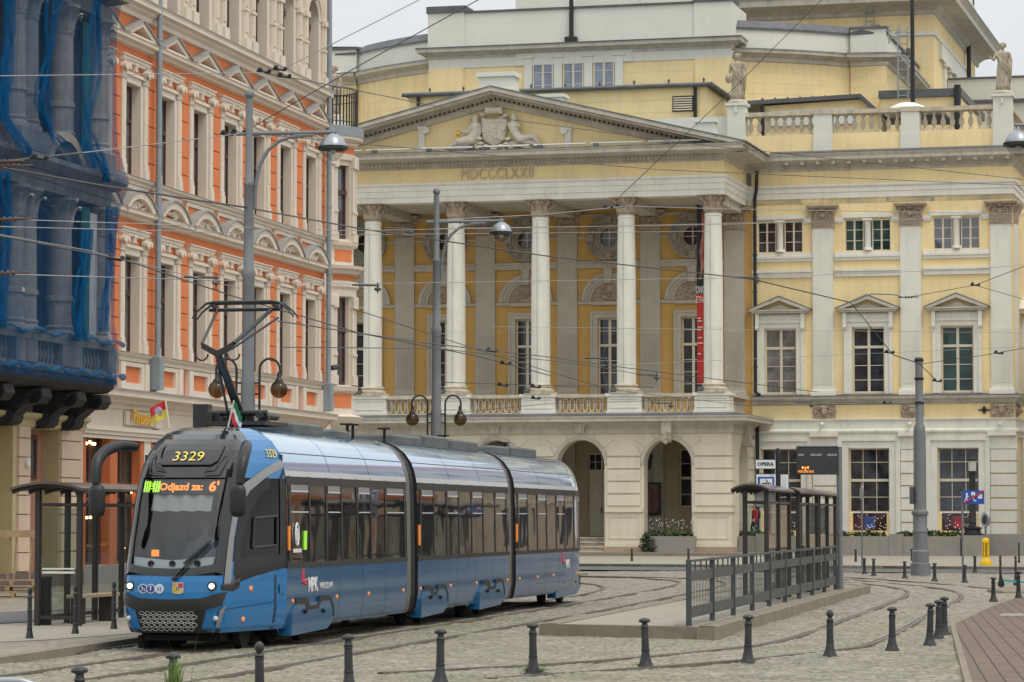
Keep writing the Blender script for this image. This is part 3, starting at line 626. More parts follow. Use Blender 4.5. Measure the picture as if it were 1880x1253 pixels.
# ---- ground floor behind the arcade
m = MB(); gh = [(ARC[0] - .75, ARC[0] + .55, 2.6, 5.7, 'rect'), (-9.0, -7.5, 1.05, 5.5, 'rect'), (-13.4, -11.6, 1.05, 5.5, 'rect')]
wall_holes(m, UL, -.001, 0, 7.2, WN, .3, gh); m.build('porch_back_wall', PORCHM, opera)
for u in (-2.0, -5.1, -9.98, -10.8, -14.7): m = MB(); m.box(u - .28, u + .28, WN - .12, WN + .003, .9, 6.9); m.build('porch_pilaster', TRIM_SHADED, opera)
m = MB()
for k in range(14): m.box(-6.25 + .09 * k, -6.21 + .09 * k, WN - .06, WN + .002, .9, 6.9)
m.box(-6.3, -5.0, WN - .03, WN + .001, .9, 6.9); m.build('fluted_panel', TRIM_SHADED, opera)
window(opera, ARC[0] - .75, ARC[0] + .55, 2.6, 5.7, WN + .2, cols=2, rows=(.22, .75), transom=.5, name='porch_window')
m = MB(); m.box(-9.0, -7.5, WN + .1, WN + .2, 1.05, 4.55)
for (a, b) in ((-8.9, -8.3), (-8.2, -7.6)):
    for (c, d) in ((1.2, 2.0), (2.15, 3.4), (3.55, 4.4)): m.box(a, b, WN + .06, WN + .1, c, d)
dr = m.build('porch_door', FRAMEW, opera); m = MB(); m.box(-8.3, -8.26, WN, WN + .08, 2.3, 2.6); m.build('handle', DARKIRON, dr)
window(opera, -9.0, -7.5, 4.55, 5.5, WN + .18, cols=4, rows=(.5,), name='door_light')
m = MB(); m.box(-13.4, -11.6, WN + .1, WN + .2, 1.05, 5.5); m.build('porch_door', FRAMEW, opera)
m = MB(); m.box(UL, UR - .9, .96, WN, .6, 1.02)
m.build('porch_floor', GRANITE, opera)
m = MB(); tr = MB()
for i in range(4): m.box(ARC[1] - R0, ARC[1] + R0, -.28 + .34 * i, 1.3, .1, .33 + .23 * i - .06); tr.box(ARC[1] - R0, ARC[1] + R0, -.33 + .34 * i, .06 + .34 * i if i < 3 else 1.3, .33 + .23 * i - .06, .33 + .23 * i)
es = m.build('entrance_steps', OCULUS, opera); tr.build('step_treads', SANDSTONE, es)
m = MB(); a = OP.uz(1188, 946, WN - .3); b = OP.uz(1212, 886, WN - .3); m.box(a[0], b[0], WN - .34, WN - .13, a[1], b[1]); pf = m.build('poster_case', IRON, opera)
m = MB(); m.box(a[0] + .08, b[0] - .08, WN - .35, WN - .339, a[1] + .1, b[1] - .1); m.build('poster', mat('poster_print', (.10, .03, .025), .4, .9, 3.2, tint=(.3, .16, .1, .9)), pf)
m = MB(); u = OP.uz(1190, 860, 3)[0]; m.tube([(u, 3, 7.0), (u, 3, 5.6)], .02, 5); m.lathe([(.05, .0), (.16, .1), (.22, .7), (.26, .72), (.1, .95), (.02, 1.05)], u, 3, 4.55, 8); m.build('porch_lantern', IRON, opera)
# ---- right wing
FAIRY = emis('fairy_glow', (1.0, .9, .75), 1.6); POSR = mat('poster_red', (.30, .03, .04), .5, .5, 3); POSB = mat('poster_blue', (.04, .08, .25), .5, .5, 3)
WE = 13.86; WC = [1.53, 6.22, 10.9]
m = MB(); hl = []
for c in WC: hl += [(c - 1.08, c + 1.08, 1.25, 5.72, 'rect'), (c - .86, c + .86, 8.55, 12.1, 'rect'), (c - 1.2, c + 1.2, 16.12, 17.84, 'rect')]
wall_holes(m, 0, WE, -.3, 20.5, WN, .35, hl)
m.quad((WE, WN, -.3), (WE, 45, -.3), (WE, 45, 20.5), (WE, WN, 20.5))
m.build('wing_wall', YELLOW, opera)
for u in (3.86, 8.52, 13.2):           # rusticated ground-floor piers
    m = MB(); a, b = u - .62, (WE + .07 if u > 13 else u + .66)
    rows = [1.06, 1.78, 2.42, 3.06, 3.7, 4.34, 4.98, 5.62]
    for z0, z1 in zip(rows, rows[1:]): m.box(a, b, WN - .12, WN + .002, z0 + .035, z1 - .035)
    m.box(a - .05, b + .05, WN - .13, WN + .001, 5.62, 6.28)
    if u > 13:
        for z0, z1 in zip(rows, rows[1:]): m.box(WE - .002, WE + .07, WN, WN + 1.2, z0 + .03, z1 - .03)
    m.build('rusticated_pier_facing', WHITE, opera)
m = MB()
cornice(m, [(.0, 6.2), (.1, 6.24), (.1, 6.42), (.2, 6.5), (.22, 6.56), (.22, 6.62), (.08, 6.7), (.06, 6.72), (.06, 7.1), (.14, 7.16), (.16, 7.22), (0, 7.26)], WN, 0.02, WE, wrapR=True, depthR=45); m.build('ground_floor_cornice', WHITE, opera)
for u in (3.86, 8.52, 13.2): MB().box(u - .75, u + .75, WN - .34, WN - .06, 6.3, 6.5).build('cornice_break', WHITE, opera)
m = MB()
cornice(m, [(0, 8.0), (.08, 8.03), (.08, 8.1), (.14, 8.14), (.14, 8.22), (.34, 8.28), (.38, 8.38), (.4, 8.42)], WN, 0.0, WE, wrapR=True, depthR=45); dentils(m, WN, .1, WE, 8.04, 8.12, .13, .07, .06); m.build('sill_cornice', GREYTRIM, opera)
m = MB(); cornice(m, [(.405, 8.425), (.405, 8.45), (.06, 8.53), (0, 8.54)], WN, 0, WE, wrapR=True, depthR=45); m.build('cornice_flashing', LEAD, opera)
for i, u in enumerate((3.86, 8.52, 13.2, 13.86)):           # carved lion masks in the yellow band
    m = MB(); nn = WN
    if i == 3: m.T = Matrix(((0, -1, 0, WE + WN), (1, 0, 0, WN - WE + .6), (0, 0, 1, 0), (0, 0, 0, 1))); 
    w = .6
    m.box(u - w, u + w, nn - .06, nn + .002, 7.3, 7.98)
    rr = random.Random(i)
    m.ball((u, nn - .14, 7.66), (.2, .16, .26)); m.ball((u, nn - .3, 7.58), (.07, .07, .1)); m.ball((u, nn - .2, 7.86), (.24, .1, .1))
    for s in (-1, 1):
        m.ball((u + s * .09, nn - .27, 7.7), (.04, .03, .03), 6, 4)
        for k in range(5): m.ball((u + s * (.26 + .07 * k), nn - .08, 7.66 + rr.uniform(-.22, .22)), (.1, .07, .1), 7, 4)
    m.build('carved_mask', CAPSTONE, opera, smooth=True, angle=60)
u, z = OP.uz(1807, 753, WN); m = MB(); m.prism([(u - .16, z), (u, z + .22), (u + .16, z), (u, z - .22)], 'y', WN - .08, WN - .02); m.tube([(u - .3, WN - .05, z), (u + .3, WN - .05, z)], .04, 6); m.build('wall_anchor_star', IRON, opera)
for px_ in (1510, 1671, 1837):
    u, z = OP.uz(px_, 779, WN - .3); m = MB(); m.box(u - .05, u + .05, WN - .3, WN, z - .02, z + .1); m.tube([(u, WN - .3, z + .02), (u - .08, WN - .5, z - .06)], .09, 8); m.build('security_lamp', PARAPET, opera)
def surround(mb, u0, u1, z0, z1, w, n, d=.14, sill=False):
    for q, dd, off in ((w, d * .6, 0), (w * .45, d, w * .55)):
        a, b = u0 - off - q, u1 + off + q
        if off == 0: a, b = u0 - w * .6, u1 + w * .6; mb.box(a, u0, n - dd, n + .003, z0, z1 + w * .6); mb.box(u1, b, n - dd, n + .003, z0, z1 + w * .6); mb.box(u0, u1, n - dd, n + .003, z1, z1 + w * .6)
        else:
            mb.box(u0 - w, u0 - w * .6, n - dd, n + .003, z0, z1 + w); mb.box(u1 + w * .6, u1 + w, n - dd, n + .003, z0, z1 + w); mb.box(u0 - w * .6, u1 + w * .6, n - dd, n + .003, z1 + w * .6, z1 + w)
for i, c in enumerate(WC):
    m = MB(); surround(m, c - 1.08, c + 1.08, 1.06, 5.72, .58, WN, .2); m.build('ground_window_surround', WHITE, opera)
    window(opera, c - 1.08, c + 1.08, 2.3, 5.7, WN + .3, cols=3, rows=(.24, .78), transom=.5, fw=.08, mull=False, pane=PANE)
    m = MB(); m.box(c - 1.08, c - .9, WN + .06, WN + .3, 1.25, 2.28); m.box(c + .9, c + 1.08, WN + .06, WN + .3, 1.25, 2.28); m.box(c - .9, c + .9, WN + .12, WN + .3, 1.25, 1.35); sp = m.build('lower_window', YELLOW, opera)
    MB().box(c - .9, c + .9, WN + .2, WN + .29, 1.35, 2.28).build('pane', PANE_POS, sp)
    m = MB(); rr = random.Random(i + 40)
    for k in range(34): m.ball((c + rr.uniform(-.85, .85), WN + .19, rr.choice([rr.uniform(1.4, 2.2), rr.uniform(1.4, 1.7)])), .015, 5, 3)
    m.build('fairy_lights', FAIRY, sp)
    m = MB(); m.box(c - .3, c + .25, WN + .19, WN + .199, 1.5, 2.1); m.build('poster', [POSR, POSB, POSR][i], sp)
    m = MB(); surround(m, c - .86, c + .86, 8.55, 12.1, .42, WN, .16)
    m.box(c - 1.36, c + 1.36, WN - .1, WN + .002, 12.53, 12.86)
    for s in (-1, 1): m.box(c + s * 1.22 - .1, c + s * 1.22 + .1, WN - .3, WN, 12.0, 12.86); m.tube([(c + s * 1.22 - .1, WN - .2, 12.1), (c + s * 1.22 + .1, WN - .2, 12.1)], .13, 8)
    m.build('window_surround', WHITE, opera)
    m = MB(); m.box(c - 1.5, c + 1.5, WN - .38, WN + .001, 12.87, 12.98); m.box(c - 1.62, c + 1.62, WN - .46, WN, 12.98, 13.06)
    dentils(m, WN, c - 1.3, c + 1.3, 12.78, 12.86, .2, .05, .06)
    m.prism([(c - 1.7, 13.06), (c - 1.25, 13.062), (c, 13.55), (c, 13.75)], 'y', WN - .48, WN); m.prism([(c + 1.25, 13.062), (c + 1.7, 13.06), (c, 13.75), (c, 13.55)], 'y', WN - .48, WN)
    m.prism([(c - .7, 13.08), (c + .7, 13.08), (c, 13.35)], 'y', WN - .2, WN)
    gp = m.build('window_pediment', GREYTRIM, opera)
    m = MB(); m.prism([(c - 1.74, 13.066), (c - 1.7, 13.1), (c, 13.8), (c, 13.754)], 'y', WN - .5, WN); m.prism([(c + 1.7, 13.1), (c + 1.74, 13.066), (c, 13.754), (c, 13.8)], 'y', WN - .5, WN); m.build('flashing', LEAD, gp)
    window(opera, c - .86, c + .86, 8.6, 12.08, WN + .25, cols=2, rows=(.2, .42), transom=.7, fw=.09, pane=[PANE_LIT, PANE, PANE_GREEN][i], sill=.12)
    # string course and attic pair of windows with a small column between
    m = MB(); a, b = (0.02 if i == 0 else WC[i] - 1.75), c + 1.73
    m.box(a, b, WN - .1, WN + .002, 14.78, 15.05); m.box(a, b, WN - .18, WN, 15.05, 15.18); m.build('string_course', WHITE, opera); m = MB(); m.box(a, b, WN - .1, WN + .002, 15.64, 15.8); m.box(a, b, WN - .16, WN, 15.8, 15.92); m.box(a, b, WN - .06, WN + .001, 15.92, 16.08)
    m.box(c - 1.4, c + 1.4, WN - .1, WN + .002, 17.9, 18.12); m.box(a, c - 1.3, WN - .1, WN + .003, 17.66, 17.9); m.box(c + 1.3, b, WN - .1, WN + .003, 17.66, 17.9)
    m.build('string_course', WHITE, opera)
    for s in (-1, 1): window(opera, c + s * .72 - .5, c + s * .72 + .5, 16.12, 17.84, WN + .2, cols=2, rows=(.33, .66), fw=.06, pane=[PANE, PANE_GREEN, PANE_SKY][i], sill=.1, name='attic_window')
    m = MB(); m.lathe([(.22, 0), (.22, .08), (.18, .12), (.17, .2), (.165, 1.4), (.19, 1.44), (.16, 1.48), (.22, 1.58)], c, WN + .02, 16.14, 16); m.box(c - .26, c + .26, WN - .2, WN + .2, 17.72, 17.84); m.build('colonnette', WHITE, opera, smooth=True)
# side of the wing, seen edge-on past the corner
for n in (11, 16): 
    m = MB(); m.box(WE, WE + .14, n - 1.2, n + 1.2, 8.6, 12.6); m.box(WE, WE + .4, n - 1.6, n + 1.6, 12.87, 13.1); m.prism([(n - 1.7, 13.1), (n + 1.7, 13.1), (n, 13.8)], 'x', WE, WE + .46); m.box(WE, WE + .1, n - 1.5, n + 1.5, 1.1, 6.2); m.build('window_surround', WHITE, opera)
for n in (7.2, 13.5):
    m = MB(); m.box(WE - .002, WE + .15, n - .5, n + .5, 8.5, 17.4); m.build('side_pilaster', WHITE, opera); m = MB(); m.loft([[(WE + .15 + q, n - .5 - q, z), (WE + .15 + q, n + .5 + q, z), (WE, n + .5 + q, z), (WE, n - .5 - q, z)] for q, z in ((0, 17.38), (.05, 17.9), (.25, 18.4), (.25, 18.6))], caps=True); m.build('side_capital', CAPSTONE, opera)
m = MB(); cornice(m, [(p, z) for p, z in ent[1:]], WN, EU + .05, WE, wrapR=True, depthR=45); m.build('architrave', WHITE, opera)
m = MB(); cornice(m, [(0, 20.42), (.06, 20.46), (.06, 20.56), (.14, 20.6), (.16, 20.74), (.2, 20.8), (.75, 20.96), (.75, 21.12), (.85, 21.26), (.86, 21.3)], WN, EU + .05, WE, wrapR=True, depthR=45)
k = 15
for i in range(k): u = 2.0 + (WE - 2.2) * i / (k - 1); m.box(u - .1, u + .1, WN - .62, WN - .1, 20.74, 20.92); m.box(u - .14, u + .14, WN - .66, WN - .1, 20.9, 20.965)
dentils(m, WN, .1, WE, 20.58, 20.7, .2, .06, .06)
m.build('main_cornice', GREYTRIM, opera)
m = MB(); cornice(m, [(.87, 21.305), (.87, 21.34), (.1, 21.52), (.0, 21.53)], WN, EU + 1.4, WE, wrapR=True, depthR=45); m.build('cornice_flashing', LEAD, opera)
# ---- downpipes in the corner
m = MB(); m.tube([(.36, WN - .3, 20.5), (.3, WN - .22, 19.5), (.2, WN - .16, 19.0), (.2, WN - .16, 8.7), (.45, WN - .35, 8.55)], .09, 8)
for z in (10, 12, 14, 16, 18): m.tube([(.2, WN - .16, z), (.2, WN - .16, z + .08)], .12, 8)
m.build('downpipe', IRON, opera)
m = MB(); m.tube([(.32, WN - .3, 7.0), (.32, WN - .3, .1)], .09, 8); m.build('downpipe', IRON, opera)
# ---- roof balustrade over the wing, with statue pedestals
m = MB(); m.box(-1.6, WE - .1, WN + .02, WN + .6, 21.3, 22.42); m.box(WE - .6, WE - .1, WN + .6, 20, 21.3, 22.42); m.build('attic_base', YELLOW, opera)
m = MB(); m.box(-18, -1.2, WN + .5, WN + 1.1, 21.2, 23.6); m.build('attic_wall', PARAPET, opera)
PIERS = [-.8, 3.87, 8.52, 13.36]
for i, u in enumerate(PIERS):
    h = 24.2 if i in (0, 3) else 23.52; w = .48; m = MB()
    m.box(u - w, u + w, WN - .1, WN + .8, 21.3, h); m.box(u - w - .03, u + w + .03, WN - .13, WN + .83, 21.3, 22.3)
    if i in (0, 3): m.box(u - w - .1, u + w + .1, WN - .2, WN + .9, h - .12, h + .02); m.box(u - .06, u + .06, WN - .22, WN - .1, h - .5, h - .2)
    m.build('attic_pier', PARAPET, opera)
bl = MB(); bl.lathe([(.13, 0), (.13, .1), (.08, .14), (.07, .2), (.12, .32), (.145, .44), (.13, .55), (.07, .74), (.06, .82), (.11, .86), (.09, .9), (.13, .93), (.13, 1.0)], 0, 0, 0, 14)
b0 = None
for a, b in zip(PIERS, PIERS[1:]):
    u0, u1 = a + .5, b - .5
    m = MB(); m.box(u0 - .02, u1 + .02, WN, WN + .62, 23.46, 23.68); m.box(u0, u1, WN + .06, WN + .56, 23.42, 23.46); m.build('handrail', SANDSTONE, opera)
    for i in range(8):
        loc = (u0 + (u1 - u0) * (i + .5) / 8, WN + .3, 22.42)
        if b0 is None: b0 = bl.build('baluster', SANDSTONE, opera, smooth=True); b0.location = loc
        else: dup(b0, loc, parent=opera)
for i in (1, 2): u = PIERS[i]; MB().box(u - .56, u + .56, WN - .16, WN + .86, 23.46, 23.7).build('handrail', SANDSTONE, opera)
for i in range(6): dup(b0, (WE - .35, WN + 1.4 + .55 * i, 22.42), parent=opera)
MB().box(WE - .65, WE - .05, WN + .9, WN + 12, 23.46, 23.68).build('handrail', SANDSTONE, opera)
# ---- roofs and the upper blocks
m = MB(); m.box(UL, WE - .7, WN + 1.2, 60, 21.0, 21.6); m.build('flat_roof', LEAD, opera)
def block_courses(name, pts_lo, z0, z1, matl, n_courses):
    """plan polyline extruded upward; plaster courses as fine grooves"""
    m = MB(); h = (z1 - z0) / n_courses
    for k in range(n_courses):
        a, b = z0 + h * k, z0 + h * (k + 1) - .025
        for za, zb, off in ((a, b, 0), (b, a + h, .012)):
            ring = []
            for z in (za, zb): ring.append([(p[0], p[1] + off, z) for p in pts_lo])
            m.loft(ring, closed=False)
    return m.build(name, matl, opera, smooth=False)
# attic wall behind the pediment
a0, a1 = -19.9, -2.93
block_courses('pediment_attic_wall', [(a0, 18), (a0, 9), (a1, 9), (a1, 18)], 21.5, 25.55, YELLOW, 6)
m = MB(); m.box(a0 - .25, a1 + .25, 8.75, 18, 25.56, 25.72); m.tube([(a0 - .3, 8.7, 25.62), (a1 + .3, 8.7, 25.62)], .12, 8); m.tube([(a1 + .32, 8.7, 25.62), (a1 + .32, 14, 25.62)], .12, 8)
for i in range(9): m.lathe([(.05, 0), (.05, .2), (.1, .22), (.02, .36)], a0 + 1.2 + 1.95 * i, 9.1, 25.7, 6)
m.build('attic_gutter', LEAD, opera)
for u_ in (a0 + .6, a1 - .6): m = MB(); m.tube([(u_, 8.85, 25.5), (u_, 8.85, 22)], .1, 6); m.build('downpipe', IRON, opera)
m = MB()
for i in range(6): m.box(-4.75, -3.7, 8.86, 8.95, 24.26 + .13 * i, 24.33 + .13 * i)
lv = m.build('louvre_vent', FRAMEW, opera); m = MB(); m.box(-4.82, -3.63, 8.95, 8.99, 24.2, 25.06); m.build('vent_backing', IRON, lv)
# central bay of the drum
DC = -12.43; BN = 18.5; BH = 9.1
block_courses('auditorium_bay_wall', [(DC - BH, 23), (DC - BH, BN), (DC + BH, BN), (DC + BH, 23)], 21.5, 28.5, YELLOW, 11)
for s in (-1, 1): m = MB(); m.box(DC + s * BH - (0 if s < 0 else 2.15), DC + s * BH + (2.15 if s < 0 else 0), BN - .12, BN, 21.5, 28.5); m.build('corner_pier', YELLOW, opera)
m = MB(); m.box(-16.2, -9.2, BN - .1, BN + .002, 28.5, 29.4); m.box(DC - BH, DC + BH, BN - .06, BN + .001, 28.5, 29.4)
for u in (-15.45, -13.65, -11.82, -9.98): m.box(u - .24, u + .24, BN - .14, BN, 26, 28.9); m.box(u - .34, u + .34, BN - .2, BN, 28.9, 29.02)
m.build('window_frame_band', PARAPET, opera)
for u in (-14.56, -12.73, -10.9): window(opera, u - .62, u + .62, 26.6, 28.92, BN - .02, cols=2, rows=(.3, .62), fw=.08, pane=PANE_SKY2, name='auditorium_window')
cor = [(0, 29.0), (.08, 29.05), (.1, 29.2), (.35, 29.36), (.6, 29.42), (.62, 29.56), (.66, 29.62)]
m = MB(); cornice(m, cor, BN, DC - BH, DC + BH, wrapR=True, depthR=23, wrapL=True); m.loft([[(DC - BH - p, BN - p, z), (DC - BH - p, 24, z)] for p, z in cor], closed=False); m.build('bay_cornice', GREYTRIM, opera)
m = MB(); m.box(DC - BH - .66, DC + BH + .66, BN - .67, 23, 29.625, 29.7); m.build('cornice_flashing', LEAD, opera)
PZ = 31.75
m = MB(); m.box(DC - BH, DC + BH, BN, BN + .5, 29.7, PZ); m.box(DC + BH - .5, DC + BH, BN, 23, 29.7, PZ); m.box(DC - BH, DC - BH + .5, BN + .5, 23, 29.7, PZ)
for s in (-1, 1): m.box(DC + s * BH - (.05 if s < 0 else 2.2), DC + s * BH + (2.2 if s < 0 else .05), BN - .1, BN + 1.6, 29.7, PZ + .05)
m.build('bay_parapet', PARAPET, opera)
m = MB(); m.box(DC - BH + 2.2, DC + BH - 2.2, BN - .1, BN + .6, PZ, PZ + .12)
for s in (-1, 1): m.box(DC + s * (BH - 1.08) - 1.2, DC + s * (BH - 1.08) + 1.2, BN - .2, BN + 1.7, PZ + .05, PZ + .45)
m.build('parapet_capping', LEAD, opera)
u = OP.uz(1050, 40, BN)[0]; m = MB(); m.tube([(u, BN - .15, 33), (u, BN - .15, 29.95)], .13, 8); m.box(u - .35, u + .35, BN - .4, BN - .02, 29.7, 30.05); m.build('rain_hopper', IRON, opera)
m = MB(); m.box(-16.5, -6, BN + 1, BN + 8, 31.9, 34.5); m.box(-8.9, -8.7, BN + .9, BN + 1, 31.8, 34); m.build('upper_parapet', PARAPET, opera)
# curved flanks of the auditorium
RAD = 21.7; N0 = 17.5
def dn(x): return N0 + RAD - math.sqrt(RAD * RAD - x * x)
flank = {}
for s in (-1, 1):
    arc = [(DC + s * (BH - .2 + (6.3) * i / 16), dn(BH - .2 + 6.3 * i / 16) + (.1 if s > 0 else 0)) for i in range(17)]
    e = arc[-1]; end = DC + s * 17.3; pier = [(e[0], e[1] - .25), (end, e[1] - .25), (end, 42)]
    pts = arc + pier
    if s < 0: pts = pts[::-1]
    flank[s] = pts
    block_courses('auditorium_flank_wall', pts, 21.5, 28.5, YELLOW, 11)
    def offs(p, d):
        out = []
        for i in range(len(pts)):
            a = Vector(pts[max(i - 1, 0)]); b = Vector(pts[min(i + 1, len(pts) - 1)]); t = (b - a).normalized(); nrm = Vector((t.y, -t.x))
            k_ = 1.0
            if 0 < i < len(pts) - 1:
                t1 = (Vector(pts[i]) - a).normalized(); t2 = (b - Vector(pts[i])).normalized(); k_ = 1 / max(.6, math.sqrt((1 + t1.dot(t2)) / 2))
            q = Vector(pts[i]) + nrm * d * k_; out.append((q.x, q.y))
        return out
    m = MB(); m.loft([[(q[0], q[1], z) for q in offs(pts, p)] for p, z in [(0.0, 28.45), (.1, 28.5), (.1, 28.7), (.35, 28.86), (.6, 28.92), (.62, 29.06), (.66, 29.1), (.66, 29.12), (-.3, 29.25)]], closed=False); m.build('flank_cornice', GREYTRIM, opera, smooth=True, angle=30)
    m = MB(); m.loft([[(q[0], q[1], z) for q in offs(pts, p)] for p, z in [(.67, 29.125), (.67, 29.16), (-.05, 29.27)]], closed=False); m.build('cornice_flashing', LEAD, opera)
    m = MB(); zt = 30.35; m.loft([[(q[0], q[1], z) for q in offs(pts, p)] for p, z in [(-.02, 29.2), (-.02, zt), (-.5, zt)]], closed=False)
    m.box(min(e[0], end), max(e[0], end), e[1] - .3, e[1] + 1.0, 29.2, zt + .3); m.build('flank_parapet', PARAPET, opera)
    m = MB(); ap = offs(pts, .06)
    m.loft([[(q[0], q[1], z) for q in offs(pts, p)] for p, z in [(.08, zt - .02), (.08, zt + .1), (-.3, zt + .55), (-.6, zt + .55)]], closed=False); m.box(min(e[0], end) - .08, max(e[0], end) + .08, e[1] - .4, e[1] + 1.05, zt + .3, zt + .42); m.build('parapet_capping', LEAD, opera)
# stage tower
TN = 38; TU = 5.85; TE = 61
pts = [(-10, TN), (TU, TN), (TU, TE)]
block_courses('stage_tower_wall', pts, 21.5, 34.1, YELLOW, 20)
for zz, zh, d in ((32.35, .28, .12),):
    m = MB(); cornice(m, [(0, zz), (d, zz + .05), (d, zz + zh), (0, zz + zh + .05)], TN, -10, TU, wrapR=True, depthR=TE); m.build('string_course', PARAPET, opera)
m = MB(); m.box(-10, 1.0, TN - .08, TN, 31.4, 32.3); m.build('tower_band', PARAPET, opera)
m = MB(); cornice(m, [(0, 33.7), (.15, 33.8), (.15, 34.0), (.5, 34.25), (1.5, 34.4), (1.5, 34.75), (1.7, 35.0), (1.75, 35.05)], TN, -10, TU, wrapR=True, depthR=TE + 1.2); m.build('tower_cornice', GREYTRIM, opera)
m = MB(); cornice(m, [(1.76, 35.055), (1.76, 35.12), (.3, 35.4), (0, 35.42)], TN, -10, TU, wrapR=True, depthR=TE + 1.2); m.build('cornice_flashing', LEAD, opera)
m = MB(); m.box(-10, TU - .2, TN + .3, TE, 35.3, 38.4); m.box(TU - .9, TU, TE - 6, TE, 35.3, 38.6); m.box(TU - 1, TU + .1, TE - 6.1, TE + .1, 37.4, 37.7); m.build('tower_parapet', PARAPET, opera)
m = MB()
for n in (42.5, 45.5, 48.5, 51.5): m.box(TU, TU + .2, n - .35, n + .35, 24, 31.0); m.box(TU, TU + .3, n - .5, n + .5, 31.0, 31.25)
m.box(TU, TU + .22, 40.5, 53.5, 31.25, 32.2); m.box(TU, TU + .3, 55.5, 57, 21.5, 32.2); m.build('side_pilaster', PARAPET, opera)
m = MB()
for n in (44, 47, 50): m.box(TU - .0, TU + .06, n - .6, n + .6, 24, 30.4)
m.build('tower_window', PANE_LIT, opera)
m = MB(); m.tube([(TU + .3, 54.6, 34.3), (TU + .3, 54.6, 24)], .16, 6); m.build('downpipe', IRON, opera)
m = MB(); m.tube([(TU - .1, TE - 1, 40), (TU - .1, TE - 1, 35)], .2, 6); m.build('vent_stack', IRON, opera)
# low roof blocks on the right
a = OP.uz(1617, 168, 22); b = OP.uz(1762, 165, 22)
block_courses('roof_block_wall', [(a[0], 30), (a[0], 22), (b[0], 22), (b[0], 34)], 21.5, 26.3, YELLOW, 7)
m = MB(); m.box(a[0] - .12, b[0] + .12, 21.85, 34, 26.31, 26.75); m.build('roof_block_capping', LEAD, opera)
m = MB(); m.tube([(b[0] - .1, 21.7, 26.9), (b[0] - .1, 21.7, 22)], .2, 8); m.build('downpipe', IRON, opera)
m = MB(); u0 = OP.uz(1740, 160, 45)[0]; m.box(u0, u0 + 14, 45, 62, 21.5, 30.5); m.build('rear_wing_wall', PARAPET, opera)
m = MB(); m.box(u0 - .1, u0 + 14.1, 44.9, 62.1, 30.51, 30.62); m.box(u0, u0 + 14, 44.7, 45, 28.9, 29.1); m.tube([(u0 + 6.1, 44.9, 30), (u0 + 6.1, 44.9, 26)], .07, 6); m.build('roof_block_capping', LEAD, opera)
a = OP.uz(1400, 200, 12); b = OP.uz(1585, 180, 12)
m = MB(); m.prism([(a[0], 21.5), (b[0] + .9, 21.5), (b[0] + .9, 24.0), (b[0] - .15, 24.95), (a[0], 24.75)], 'y', 12, 16); m.build('roof_block_wall', YELLOW, opera)
m = MB(); m.prism([(a[0] - 1.8, 24.78), (b[0] - .15, 24.98), (b[0] + .9, 24.02), (b[0] + 4.5, 23.9), (b[0] + 4.5, 24.05), (b[0] + 1.0, 24.18), (b[0] - .1, 25.2), (a[0] - 1.8, 25.0)], 'y', 11.6, 16.2)
for i in range(7): m.lathe([(.05, 0), (.05, .2), (.1, .22), (.02, .34)], a[0] + .7 * i, 12, 24.9, 6)
m.build('roof_block_capping', LEAD, opera)
m = MB(); m.prism([(a[0] + .5, 23.6), (b[0] - .3, 23.6), (b[0] - .5, 24.5), (a[0] + .5, 24.45)], 'y', 11.85, 12.0); m.build('roof_block_fascia', PARAPET, opera)
m = MB(); m.tube([(a[0] + .05, 11.7, 24.7), (a[0] + .05, 11.7, 21.6)], .12, 6); m.build('downpipe', IRON, opera)
# dome skylight, ladder, flag mast on the roof
u, z = OP.uz(1666, 196, 12); m = MB(); m.lathe([(1.25, 0), (1.2, .2), (.9, .5), (.45, .68), (.02, .72)], u, 12, z - .5, 20); m.build('dome_skylight', PARAPET, opera, smooth=True)
def ladder(px0, px1, pyt, pyb, n, rung=.32, hoop=True):
    u0, zt = OP.uz(px0, pyt, n); u1, zb = OP.uz(px1, pyb, n); m = MB()
    for u in (u0, u1): m.tube([(u, n, zb), (u, n, zt)], .045, 6)
    z = zb + .3
    while z < zt: m.tube([(u0, n, z), (u1, n, z)], .03, 5); z += .5
    if hoop:
        um = (u0 + u1) / 2; w = (u1 - u0) * .75; z = zt - .3
        while z > zb + 2.4: m.tube([(um + w * math.cos(a), n - w * 1.2 * math.sin(a), z) for a in [math.pi * i / 8 for i in range(9)]], .03, 5); z -= 1.4
    return m.build('roof_ladder', PIPE, opera)
ladder(1589, 1605, -20, 62, TN - .3); ladder(1648, 1667, 52, 185, 21, hoop=True); ladder(1632, 1652, 48, 80, 22, hoop=False)
